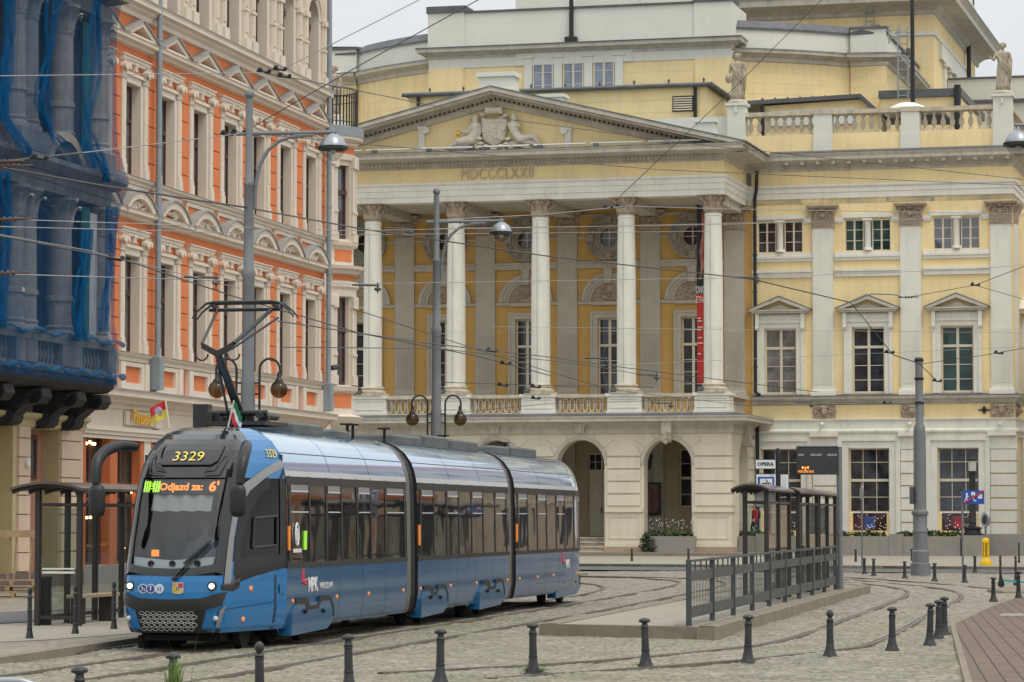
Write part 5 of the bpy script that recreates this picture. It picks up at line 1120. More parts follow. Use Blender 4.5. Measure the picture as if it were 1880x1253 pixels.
m = MB(); m.box(-16, BR, BF, 0, 10.84, 11.1); m.box(-16, BR + .03, BF - .03, 0, 11.1, 11.35); m.prism([(0, 11.35), (BF - .1, 11.35), (BF - .4, 11.55), (BF - .4, 11.68), (0, 11.72)], 'x', -16, BR + .35); m.box(-16, BR, BF + .2, 0, 11.72, 11.8); m.box(-16, BR, BF, 0, 16.2, 16.6); m.prism([(0, 16.6), (BF - .4, 16.8), (BF - .4, 16.95), (0, 17.0)], 'x', -16, BR + .35); m.box(-16, BR, BF + .1, 0, 17, 26); m.build('entablature', BLK2, nb)
m = MB(); arc_band(m, -3.7, 10.9, 1.35, 1.6, BF - .35, -.3, .5, math.pi - .5); arc_band(m, -3.7, 10.9, 1.1, 1.35, BF - .1, -.3, .5, math.pi - .5); m.build('arched_pediment', BLK2, nb)
for u in (-3.75, -7.6, -.75):
    for z0, z1 in ((7.0, 10.4), (12.4, 15.6)): window(nb, u - .65, u + .65, z0, z1, -.26, cols=2, rows=(), transom=.65, fw=.12, pane=GLASSG, frame=BLK)
m = MB(); m.box(BR - .5, BR - .3, -1.2, 0, 7, 10.8); m.box(BR - .5, BR - .3, -1.2, 0, 12.3, 16.2); m.build('end_pilaster', BLK2, nb)
# hanging sheets behind the net
tp = MB()
g = []
for i in range(8):
    u = -1.5 + .62 * i / 7; g.append([(u, -1.28 + .06 * math.sin(i * 1.9), z) for z in (6.98, 10.7)] + [(u, -1.26 + .06 * math.sin(i * 1.9), z) for z in (10.7, 6.98)])
tp.loft(g, caps=True); g = [[(p[0], p[1], p[2] + (5.3 if p[2] < 8 else 5.2)) for p in r] for r in g]; tp.loft(g, caps=True)
o = tp.build('tarp_strip', mat('tarp_teal', (.02, .14, .13), .6, .25, 1.5), None, smooth=True, label='teal tarpaulin strip hanging between the dark columns behind the blue net', cat='tarpaulin'); o.location = tuple(OB.o); o.rotation_euler = (0, 0, RZB)
tp = MB(); g = []
for i in range(8):
    u = -.75 + .5 * i / 7; g.append([(u, -1.22 + .07 * math.sin(i * 1.5), z) for z in (7.0, 10.6)] + [(u, -1.2 + .07 * math.sin(i * 1.5), z) for z in (10.6, 7.0)])
tp.loft(g, caps=True); o = tp.build('white_sheet', mat('sheet_white', (.62, .62, .62), .7, .15, 2), None, smooth=True, label='white sheet hanging beside the teal strip behind the blue net', cat='sheet'); o.location = tuple(OB.o); o.rotation_euler = (0, 0, RZB)
# scaffold net
def net_mat(name, col, a_face, a_edge):
    m = bpy.data.materials.new(name); m.use_nodes = True; t = m.node_tree; N = t.nodes; L = t.links; N.remove(N['Principled BSDF'])
    d = N.new('ShaderNodeBsdfDiffuse'); d.inputs[0].default_value = (*col, 1); tl = N.new('ShaderNodeBsdfTranslucent'); tl.inputs[0].default_value = (*col, 1); ad = N.new('ShaderNodeMixShader'); ad.inputs[0].default_value = .35
    L.new(d.outputs[0], ad.inputs[1]); L.new(tl.outputs[0], ad.inputs[2]); tr = N.new('ShaderNodeBsdfTransparent'); tr.inputs[0].default_value = (1, 1, 1, 1)
    tc = N.new('ShaderNodeTexCoord'); mp = N.new('ShaderNodeMapping'); mp.inputs['Scale'].default_value = (1.6, 1.6, .16); n = N.new('ShaderNodeTexNoise'); n.inputs['Scale'].default_value = 1.1; n.inputs['Detail'].default_value = 6
    L.new(tc.outputs['Object'], mp.inputs[0]); L.new(mp.outputs[0], n.inputs['Vector']); r = N.new('ShaderNodeMapRange'); r.inputs[1].default_value = .3; r.inputs[2].default_value = .75; r.inputs[3].default_value = a_face; r.inputs[4].default_value = a_edge
    L.new(n.outputs['Fac'], r.inputs[0]); mx = N.new('ShaderNodeMixShader'); L.new(r.outputs[0], mx.inputs[0]); L.new(tr.outputs[0], mx.inputs[1]); L.new(ad.outputs[0], mx.inputs[2]); L.new(mx.outputs[0], N['Material Output'].inputs[0])
    return m
NETM = net_mat('net_blue', (.032, .11, .24), .20, .58); FOLDM = net_mat('net_blue_gathered', (.010, .12, .30), .12, .72)
net = empty('scaffold_net', tuple(OB.o), RZB, 'translucent blue netting wrapped over the columned balcony facade', 'netting')
m = MB(); g = []; rr = random.Random(5)
path = [(-16 + (BR + .02 + 16) * i / 120, None) for i in range(121)]
zs_ = [5.75, 5.95, 6.3, 6.8, 7.0, 7.6, 8.4, 9.3, 10.2, 10.9, 11.3, 11.6, 11.9, 12.6, 13.6, 14.8, 16.0, 17.2, 19, 22, 26]
def bulge(z):
    t = [(5.75, -.2), (6.3, -.14), (6.95, -.18), (7.6, -.04), (9, -.02), (10.6, -.08), (11.5, -.45), (11.7, -.45), (12.3, -.12), (14, -.06), (16.6, -.1), (16.9, -.45), (18, -.1), (26, -.1)]
    for (a, p), (b, q) in zip(t, t[1:]):
        if a <= z <= b: return p + (q - p) * (z - a) / (b - a)
    return 0
for z in zs_:
    row = []
    for i, (u, _x) in enumerate(path):
        w = .05 * math.sin(u * 3.3 + .25 * z) + .03 * math.sin(u * 13.7 - .3 * z) + .05 * math.sin(u * 1.1 + z * .4) + .02 * math.sin(u * 29 + z); w *= .4 if z < 7 else .7
        row.append((u, BF + bulge(z) - .04 + w, z))
    for j in range(1, 8): row.append((BR + .06 + .04 * math.sin(j * 2 + z) + (.1 if z < 7 else (.36 if 11.2 < z < 12 or 16.3 < z < 17.3 else 0)), BF - .04 + j * .16, z))
    g.append(row)
m.loft(g, closed=False); m.build('net_sheet', NETM, net, smooth=True, angle=180)
m = MB()
def gath(pts, w):
    for k_ in range(4): gath1(pts, random.Random(len(m.v) + k_), random.choice((.75, .6)) if k_ == 0 else .35)
def gath1(pts, rg, ws):
    fine = []
    for a_, b_ in zip(pts, pts[1:]):
        for i in range(5): fine.append(tuple(a_[j] + (b_[j] - a_[j]) * i / 5 for j in range(3)))
    ph, am = rg.uniform(0, 6), (0 if ws > .5 else rg.uniform(5, 16)); P = []; sg = rg.choice((-1, 1))
    pts = [(x + sg * am * math.sin(.5 + i * .35 + ph) + rg.uniform(-1.5, 1.5), y, ww * ws * rg.uniform(.55, 1.25)) for i, (x, y, ww) in enumerate(fine + [pts[-1]])]
    for i, (x, y, ww) in enumerate(pts):
        u, z = OB.uz(x, y, BF - .35); P.append([(u + math.cos(a) * ww * .5, BF - .3 + bulge(min(max(z, 5.8), 25.9)) * .8 + math.sin(a) * .06, z) for a in [2 * math.pi * k / 8 for k in range(8)]])
    m.loft(P, caps=True)
gath([(12, -60, .9), (12, 60, .55), (10, 150, .5), (8, 215, .8), (28, 285, .9)], 1)
gath([(100, -60, .3), (92, 90, .25), (76, 190, .2), (85, 235, .3), (105, 270, .25)], 1)
gath([(172, -60, .25), (170, 120, .2), (160, 230, .2), (164, 275, .35), (175, 335, .2)], 1)
gath([(150, 260, .25), (152, 310, .3)], 1); gath([(10, 315, .5), (15, 400, .6), (6, 470, .4), (2, 600, .2)], 1); gath([(160, 420, .15), (152, 520, .2), (143, 625, .3)], 1); gath([(195, 380, .3), (200, 500, .2), (195, 610, .25)], 1)
m.build('gathered_fold', FOLDM, net, smooth=True, angle=180)
m = MB(); P = []
for k in range(2):
    for i in range(60):
        u = -12 + 13.2 * i / 59; P.append((u, BF - .22, 6.02 + .05 * math.sin(i * .9) if k == 0 else 6.98 + .06 * math.sin(i * .7)))
m.tube(P[:60], [.07 + .04 * math.sin(i * 1.3) for i in range(60)], 7); m.tube(P[60:], [.05 + .03 * math.sin(i * 1.1) for i in range(60)], 7)
m.build('bottom_roll', net_mat('net_blue_roll', (.05, .17, .34), .35, .9), net, smooth=True, angle=180)
# ================================================================== TRAM (x runs back from the cab, y to its left, z up)
AT = math.atan(1138 / F)
TRF = Frame((-3.52, 48.7), -(math.pi / 2 - AT))
tc_ = TRF.world(0, 1.2, 0)
tram = empty('tram', tuple(tc_), math.pi / 2 - AT, 'blue three-section low-floor tram with black front and raised pantograph', 'tram')
def paint(name, col, rough=.18, metal=.0, coat=1.0, var=.05):
    m = mat(name, col, rough, var, .6, metal=metal, coat=coat, streak=.10, dirt=(.10, .095, .085)); return m
BLUE = paint('tram_blue', (.002, .155, .40), .22, 0, .5); BLUEL = paint('tram_panel_blue', (.014, .098, .22), .17, .05, .22); ROOFB = paint('tram_roof_pale_blue', (.26, .43, .66), .10, .1); STRIPE = paint('tram_stripe_pale', (.58, .64, .68), .25, 0, .4)
SILVER = paint('tram_silver', (.25, .25, .255), .3, .2, .3); BLKG = paint('tram_black_gloss', (.012, .013, .014), .12, 0, .35); BLKM = mat('tram_black_rubber', (.012, .012, .013), .45, .2, 4); UNDER = mat('tram_underframe', (.02, .019, .018), .8, .3, 3)
SIDEG = pane_mat('tram_side_glass', (.018, .019, .02), .8, ior=1.85, wav=.14, scale=.8); WSG = glass('tram_windscreen', (.8, .84, .84), .75, .015, 1.85); CABG = glass('tram_cab_glass', (.6, .64, .62), .55, .02, 1.38)
SEAM = mat('tram_seam', (.02, .03, .05), .6, .1); AMBER = emis('amber_lamp', (1.0, .26, .03), .35); BLINDM = mat('blind_grey', (.22, .22, .22), .6, .1); CABK = mat('cab_black', (.010, .010, .011), .2, .1, 1, spec=.22)
BUMP = paint('tram_bumper', (.012, .012, .012), .4, 0, .2)
PROF = [(1.12, .28), (1.16, .36), (1.2, .6), (1.2, 1.22), (1.185, 2.2), (1.165, 2.67), (1.14, 2.83), (1.07, 3.03), (.94, 3.21), (.77, 3.34), (.55, 3.42), (0, 3.46)]
def W(z):
    for (w0, z0), (w1, z1) in zip(PROF, PROF[1:]):
        if z <= z1: t = max(0, (z - z0) / (z1 - z0)); return w0 + (w1 - w0) * t
    return 0
def interp(T, x):
    for (a, p), (b, q) in zip(T, T[1:]):
        if x <= b: return p + (q - p) * max(0, (x - a) / (b - a))
    return T[-1][1]
LT = [(.28, 2.16), (.4, 2.24), (.7, 2.30), (1.0, 2.30), (1.2, 2.26), (1.7, 2.06), (2.2, 1.83), (2.63, 1.60), (2.85, 1.42), (3.05, 1.2), (3.2, .98), (3.34, .66), (3.42, .3), (3.46, .0)]
PT = [(0, 1), (.2, .994), (.35, .98), (.5, .955), (.58, .93), (.645, .88), (.695, .78), (.765, .61), (.85, .40), (.93, .19), (1.0, 0)]
def S(a, z, off=0.0):
    def raw(a, z): return Vector((-interp(LT, z) * interp(PT, abs(a)), -a * W(z), z))
    p = raw(a, z)
    if off:
        e = .01; da = raw(min(a + e, 1), z) - raw(max(a - e, -1), z); dz = raw(a, z + e) - raw(a, z - e); n = da.cross(dz)
        if n.length > 1e-9:
            n.normalize()
            if n.x > 0 or (abs(n.x) < .05 and n.y * a > 0): n = -n
            p = p + n * off
    return tuple(p)
def patch(mb, A, B, off=.006, k=8):
    rows = []
    for p, q in zip(A, B): rows.append([S(p[0] + (q[0] - p[0]) * i / k, p[1] + (q[1] - p[1]) * i / k, off) for i in range(k + 1)])
    mb.loft(rows, closed=False)
def dens(P, n=8):
    out = []
    for p, q in zip(P, P[1:]): out += [(p[0] + (q[0] - p[0]) * i / n, p[1] + (q[1] - p[1]) * i / n) for i in range(n)]
    return out + [P[-1]]
# cab shell: grid of the nose surface with openings for the windscreen and cab side windows
AS = [-1, -.93, -.85, -.76, -.70, -.66, -.62, -.55, -.45, -.35, -.2, 0, .2, .35, .45, .55, .62, .66, .70, .76, .85, .93, 1]
ZS = [.28, .36, .5, .62, .75, .9, 1.05, 1.14, 1.22, 1.4, 1.6, 1.8, 2.0, 2.2, 2.4, 2.62, 2.75, 2.85, 2.95, 3.05, 3.15, 3.22, 3.30, 3.36, 3.41, 3.445]
m = MB()
for a, b in zip(AS, AS[1:]):
    for c, d in zip(ZS, ZS[1:]):
        am, zm = abs(a + b) / 2, (c + d) / 2
        if am < .62 and 1.14 < zm < 2.62: continue
        if am > .70 and 1.22 < zm < 2.62: continue
        m.cur = 1 if (zm > 2.62 and am < .66 + .12 * (zm - 2.62)) or (.62 <= am <= .66 and zm > 1.14) else 0
        m.quad(S(a, c), S(b, c), S(b, d), S(a, d))
cab = m.build('cab_shell', [BLUE, BLKG], tram, smooth=True, angle=50)
m = MB(); patch(m, dens([(-.6, 1.2), (-.6, 2.6)], 10), dens([(.6, 1.2), (.6, 2.6)], 10), -.012, 20); m.build('windscreen', WSG, cab, smooth=True, angle=180)
m = MB()
for s in (-1, 1): patch(m, dens([(s * .55, 1.2), (s * .56, 2.62)], 10), dens([(s * .66, 1.14), (s * .665, 2.62)], 10), .004, 4)
patch(m, dens([(-.6, 1.2), (-.3, 1.145), (0, 1.13), (.3, 1.145), (.6, 1.2)], 5), dens([(-.6, 1.32), (-.3, 1.26), (0, 1.245), (.3, 1.26), (.6, 1.32)], 5), .005, 3); m.build('windscreen_surround', BLKG, cab, smooth=True, angle=180)
m = MB(); patch(m, dens([(-.52, 1.27), (0, 1.22), (.52, 1.27)], 6), dens([(-.54, 1.43), (0, 1.38), (.54, 1.43)], 6), -.03, 4); dsh = m.build('dashboard_lip', STRIPE, cab)
for a in (-.27, .02, .34): m = MB(); p = S(a, 1.325, -.02); m.tube([p, (p[0] - .02, p[1], p[2])], .05, 12); m.build('dashboard_vent', UNDER, dsh)
# silver swoosh and cab side glazing on both flanks
for s in (-1, 1):
    A = dens([(s * .685, 1.02), (s * .685, 1.7), (s * .70, 2.15), (s * .76, 2.42), (s * .88, 2.66), (s * .995, 2.80)], 6); B = dens([(s * .645, 1.02), (s * .65, 1.7), (s * .665, 2.25), (s * .72, 2.54), (s * .86, 2.78), (s * .995, 2.93)], 6)
    m = MB(); patch(m, A, B, .008, 3); m.build('silver_band', SILVER, cab, smooth=True, angle=180)
    A = dens([(s * .685, 1.02), (s * .685, 1.7), (s * .70, 2.15), (s * .76, 2.42), (s * .88, 2.66), (s * .995, 2.80)], 6); B = [(max(abs(q[0]), .80) * s if q[1] < 2.4 else q[0], 0) for q in A]
    m = MB(); patch(m, dens([(s * .70, 1.0), (s * .8, 1.1), (s * .995, 1.235)], 5), dens([(s * .70, 1.4), (s * .8, 1.42), (s * .995, 1.44)], 5), .004, 4)      # black belt below the glass
    patch(m, dens([(s * .69, 1.35), (s * .69, 1.7), (s * .705, 2.15), (s * .765, 2.42), (s * .88, 2.64)], 5), dens([(s * .73, 1.35), (s * .735, 1.7), (s * .77, 2.1), (s * .83, 2.36), (s * .90, 2.5)], 5), .004, 3)
    patch(m, dens([(s * .96, 1.4), (s * .96, 2.64)], 6), dens([(s * .995, 1.4), (s * .995, 2.8)], 6), .004, 2); m.build('cab_window_surround', CABK, cab, smooth=True, angle=180)
    m = MB(); patch(m, dens([(s * .70, 1.22), (s * .70, 2.62)], 10), dens([(s * .99, 1.22), (s * .99, 2.64)], 10), -.008, 8); m.build('cab_side_window', CABG, cab, smooth=True, angle=180)
    m = MB()
    for (a0, z0, a1, z1) in ((.80, 1.55, .80, 2.0), (.94, 1.58, .94, 2.03), (.80, 2.0, .94, 2.03), (.80, 1.55, .94, 1.58)): m.tube([S(s * a0, z0, .01), S(s * a1, z1, .01)], .022, 5)
    m.build('sliding_window_frame', BLKM, cab)
    m = MB(); patch(m, dens([(s * .62, 1.0), (s * .70, 1.06), (s * .74, 1.1)], 4), dens([(s * .62, .93), (s * .70, .9), (s * .735, .95)], 4), .006, 3); m.build('lamp_recess', BLKG, cab)
    m = MB(); patch(m, dens([(s * .60, .62), (s * .655, .70)], 4), dens([(s * .57, .38), (s * .60, .36)], 4), .02, 5); m.build('fog_lamp_strip', SILVER, cab)
    p = S(s * .53, .985, .01); m = MB(); m.tube([(p[0] + .03, p[1], p[2]), (p[0] - .02, p[1], p[2])], .07, 16); hl_ = m.build('headlight', BLKG, cab); m = MB(); m.tube([(p[0] - .015, p[1], p[2]), (p[0] - .032, p[1], p[2])], .045, 16); m.build('lens', emis('lamp_white', (1.0, .95, .75), 1.2), hl_)
    p = S(s * .57, .50, .006); m = MB(); m.ball(p, .04); m.build('fog_light', STRIPE, cab, smooth=True)
m = MB(); patch(m, dens([(-.66, .90), (-.4, .80), (0, .785), (.4, .80), (.66, .90)], 5), dens([(-.62, .70), (-.4, .62), (0, .61), (.4, .62), (.62, .70)], 5), .03, 3); m.build('bumper', BUMP, cab, smooth=True, angle=60)
m = MB(); patch(m, dens([(-.46, .62), (0, .61), (.46, .62)], 4), dens([(-.40, .31), (0, .30), (.40, .31)], 4), .012, 4); gr = m.build('grille', BLKM, cab)
m = MB()
for r in range(5):
    z = .35 + .058 * r
    for k in range(9):
        a = -.36 + .08 * k + (.04 if r % 2 else 0); q = [(a - .036, z), (a - .018, z + .024), (a + .018, z + .024), (a + .036, z), (a + .018, z - .024), (a - .018, z - .024), (a - .036, z)]
        m.tube([S(x, y, .02) for x, y in q], .006, 4)
m.build('honeycomb', mat('grille_metal', (.4, .4, .39), .4, .1), gr)
m = MB(); patch(m, dens([(-.62, .34), (0, .31), (.62, .34)], 4), dens([(-.60, .285), (0, .28), (.60, .285)], 4), .012, 2); m.build('front_lip', BLKM, cab)
# recesses and shaping of the black hood
m = MB()
for s in (-1, 1): patch(m, dens([(s * .26, 2.70), (s * .40, 2.72), (s * .52, 2.96)], 4), dens([(s * .30, 2.76), (s * .44, 2.80), (s * .50, 2.98)], 4), .012, 2); patch(m, dens([(s * .52, 2.98), (s * .56, 2.95), (s * .48, 2.66), (s * .28, 2.655)], 4), dens([(s * .535, 2.95), (s * .545, 2.93), (s * .47, 2.68), (s * .28, 2.67)], 4), .03, 2)
m.build('hood_recess', BLKM, cab)
m = MB(); A = dens([(-.5, 3.12), (-.42, 2.86), (-.34, 2.80), (.34, 2.80), (.42, 2.86), (.5, 3.12)], 4); B = [(a * .94, z + .045) for a, z in A]; patch(m, A, B, .03, 2); m.build('hood_lip', BLKG, cab, smooth=True)
YNUM = mat('number_yellow', (.72, .58, .10), .5, .05)
def surf_text(name, body, a, z, size, matl, parent, off=.02, **k):
    me = text_mesh(body, size, depth=.002, **k)
    for v in me.vertices:
        zz = z + v.co.y * .92; aa = a + v.co.x / W(z); v.co = Vector(S(aa, zz, off + v.co.z))
    me.materials.clear(); me.materials.append(matl); return link(me, name, parent)
surf_text('fleet_number', '3329', 0, 2.93, .22, YNUM, cab, xs=1.15)
# front stickers
for a, kind in ((-.345, 'wheelchair'), (-.235, 'arrow'), (-.12, 'loop')):
    p = Vector(S(a, .945, .008)); m = MB(); m.tube([p, p + Vector((-.008, 0, 0))], .072, 18); st = m.build('round_sticker', STRIPE, cab)
    m = MB(); m.tube([p + Vector((-.006, 0, 0)), p + Vector((-.012, 0, 0))], .058 if kind != 'loop' else .05, 18); m.build('sticker_disc', mat('sticker_blue', (.02, .04, .22), .5) if kind != 'loop' else STRIPE, st)
    m = MB(); q = p + Vector((-.014, 0, 0))
    if kind == 'wheelchair': m.tube([q + Vector((0, .01, .04)), q + Vector((0, .005, 0)), q + Vector((0, -.025, 0)), q + Vector((0, -.035, -.035))], .007, 5); m.tube([q + Vector((0, .02 + .026 * math.cos(t), -.012 + .026 * math.sin(t))) for t in [i * .45 + 1.2 for i in range(11)]], .005, 5)
    elif kind == 'arrow': m.box(q.x - .003, q.x, q.y - .008, q.y + .008, q.z - .03, q.z + .03); m.ball((q.x, q.y, q.z + .03), (.004, .018, .012))
    else: m.tube([q + Vector((0, .018, -.03)), q + Vector((0, .018, .03))], .008, 5); m.tube([q + Vector((0, -.018, -.03)), q + Vector((0, -.018, .03))], .008, 5)
    m.build('pictogram', STRIPE if kind != 'loop' else mat('sticker_blue2', (.02, .06, .3), .5), st)
p = Vector(S(.12, .955, .008)); m = MB(); w = .085
m.prism([(p.y - w, p.z + w), (p.y - w, p.z - w * .7), (p.y - w * .6, p.z - w), (p.y + w * .6, p.z - w), (p.y + w, p.z - w * .7), (p.y + w, p.z + w)], 'x', p.x - .008, p.x); cr = m.build('crest', STRIPE, cab)
for (dy, dz, c) in ((1, 1, (.6, .35, .03)), (-1, 1, (.5, .03, .03)), (1, -1, (.5, .35, .04)), (-1, -1, (.55, .45, .1))): m = MB(); m.box(p.x - .012, p.x - .0085, p.y + dy * .042 - .036, p.y + dy * .042 + .036, p.z + dz * .04 - .034, p.z + dz * .04 + .034); m.build('crest_field', mat('crest_paint', c, .5, .3, 30), cr)
m = MB(); m.tube([p + Vector((-.012, 0, 0)), p + Vector((-.016, 0, 0))], .03, 12); m.build('crest_disc', SILVER, cr)
# destination display behind the windscreen
LEDO = emis('led_orange', (1.0, .27, .03), 1.7); LEDG = emis('led_green', (.50, 1.0, .05), 1.3)
m = MB(); patch(m, dens([(-.6, 2.40), (.6, 2.40)], 12), dens([(-.6, 2.61), (.6, 2.61)], 12), -.06, 2); dp = m.build('display_board', UNDER, cab)
surf_text('display_text', 'Odjazd za:', -.02, 2.49, .165, LEDO, dp, off=-.03, bold=.005); surf_text('display_minutes', "6'", .42, 2.49, .22, LEDO, dp, off=-.03, bold=.008)
m = MB()
for k in range(7):
    if k == 3: continue
    a = -.545 + .036 * k; patch(m, [(a - .013, 2.415), (a + .013, 2.415)], [(a - .013, 2.585), (a + .013, 2.585)], -.035, 2)
m.build('line_number_bars', LEDG, dp); surf_text('line_number', 'B', -.437, 2.5, .16, LEDG, dp, off=-.03)
# cab interior
m = MB(); m.box(-1.75, -.2, -.85, .85, 1.0, 1.14); m.box(-1.95, -1.5, -.62, .62, 1.0, 1.2); m.build('dashboard', mat('cab_grey', (.2, .21, .21), .7, .1), cab)
m = MB(); m.box(-.04, .0, -1.12, 1.12, .4, 3.0); m.box(-2.1, 0, -.6, .6, .3, .4); m.build('cab_partition', mat('cab_dark', (.05, .052, .055), .8, .2), cab)
m = MB(); m.box(-.05, -.045, .2, .75, 1.2, 2.4); m.box(-.055, -.05, -.7, -.1, 1.5, 2.4); m.build('partition_pane', mat('cab_pale', (.12, .13, .14), .5, .3, 2), cab)
m = MB(); m.loft([[S(a, z, -.10 + .02 * math.sin(a * 30)) for a in [-.42 + .84 * i / 24 for i in range(25)]] for z in (2.15, 2.25, 2.4)], closed=False); m.build('sun_blind', mat('blind_white', (.5, .51, .52), .8, .05), cab, smooth=True)
m = MB(); m.cbox(-.75, -.25, -.3, .35, 1.0, 1.12, .03); m.cbox(-.32, -.2, -.3, .35, 1.1, 1.95, .03); m.build('driver_seat', UNDER, cab)
m = MB(); m.box(-1.5, -1.42, .38, .56, 1.36, 1.6); mo = m.build('console_screen', UNDER, cab); m = MB(); m.box(-1.506, -1.5, .41, .53, 1.42, 1.52); m.build('screen_glow', LEDO, mo)
for q in ((-.3, 1.15, .95), (.28, 1.95, .9)): pass
m = MB(); a0, a1 = S(.05, 1.08, .06), S(.47, 1.64, .06); b0, b1 = S(.11, 1.10, .06), S(.50, 1.60, .06); m.tube([a0, a1], .014, 6); m.tube([b0, b1], .012, 6); m.tube([S(.18, 1.3, .05), S(.44, 1.62, .05)], .022, 6); m.tube([a0, b0], .03, 6); m.build('windscreen_wiper', BLKM, cab)
for s in (-1, 1):
    m = MB(); P = [(-1.25, -s * .88, 3.10), (-1.6, -s * 1.0, 3.12), (-2.0, -s * 1.1, 3.04), (-2.25, -s * 1.14, 2.9), (-2.36, -s * 1.14, 2.72), (-2.4, -s * 1.12, 2.48)]; 
    PP = []
    for i in range(len(P) - 1):
        for t in range(4): PP.append(Vector(P[i]).lerp(Vector(P[i + 1]), t / 4))
    PP.append(Vector(P[-1]))
    for _ in range(2): PP = [PP[0]] + [(PP[i - 1] + PP[i] * 2 + PP[i + 1]) / 4 for i in range(1, len(PP) - 1)] + [PP[-1]]
    m.tube(PP, [.07 + .03 * math.sin(math.pi * i / len(PP)) - .02 * i / len(PP) for i in range(len(PP))], 10); arm = m.build('mirror_arm', BLKM, cab, smooth=True, angle=180)
    m = MB(); h = (-2.4, -s * 1.1); m.loft([[(h[0] + rx * math.cos(t), h[1] + ry * math.sin(t), z) for t in [2 * math.pi * k / 16 for k in range(16)]] for z, rx, ry in ((2.02, .04, .05), (2.05, .08, .1), (2.12, .09, .125), (2.4, .09, .13), (2.47, .08, .11), (2.51, .04, .06))], caps=True); m.build('mirror_head', BLKM, arm, smooth=True, angle=60)
for a, z in ((.80, .93), (.76, .47)): m = MB(); p = S(a, z, .0); m.ball(p, (.05, .03, .04), 8, 5); m.build('side_marker_lamp', AMBER, cab)
m = MB(); patch(m, [(.955, .98), (.985, .98)], [(.955, .84), (.985, .84)], .02, 2); m.build('door_handle', BLUE, cab)
m = MB()
for A in ([(.93, .3), (.93, 1.12)],): A = dens(A, 8); patch(m, A, [(a + .012, z) for a, z in A], .004, 1)
A = dens([(.60, .62), (.80, .68), (.93, .71)], 4); patch(m, A, [(a, z - .012) for a, z in A], .004, 1); m.build('panel_seam', SEAM, cab)
pa, pb, pc = Vector(S(.86, 3.0, .012)), Vector(S(.98, 3.0, .012)), Vector(S(.92, 3.1, .012)); pm = Vector(S(.925, 3.0, .014)); place_text('fleet_number', '3329', .21, YNUM, cab, pm, pb - pa, pc - Vector(S(.92, 2.95, .012)), depth=.003, xs=.72)
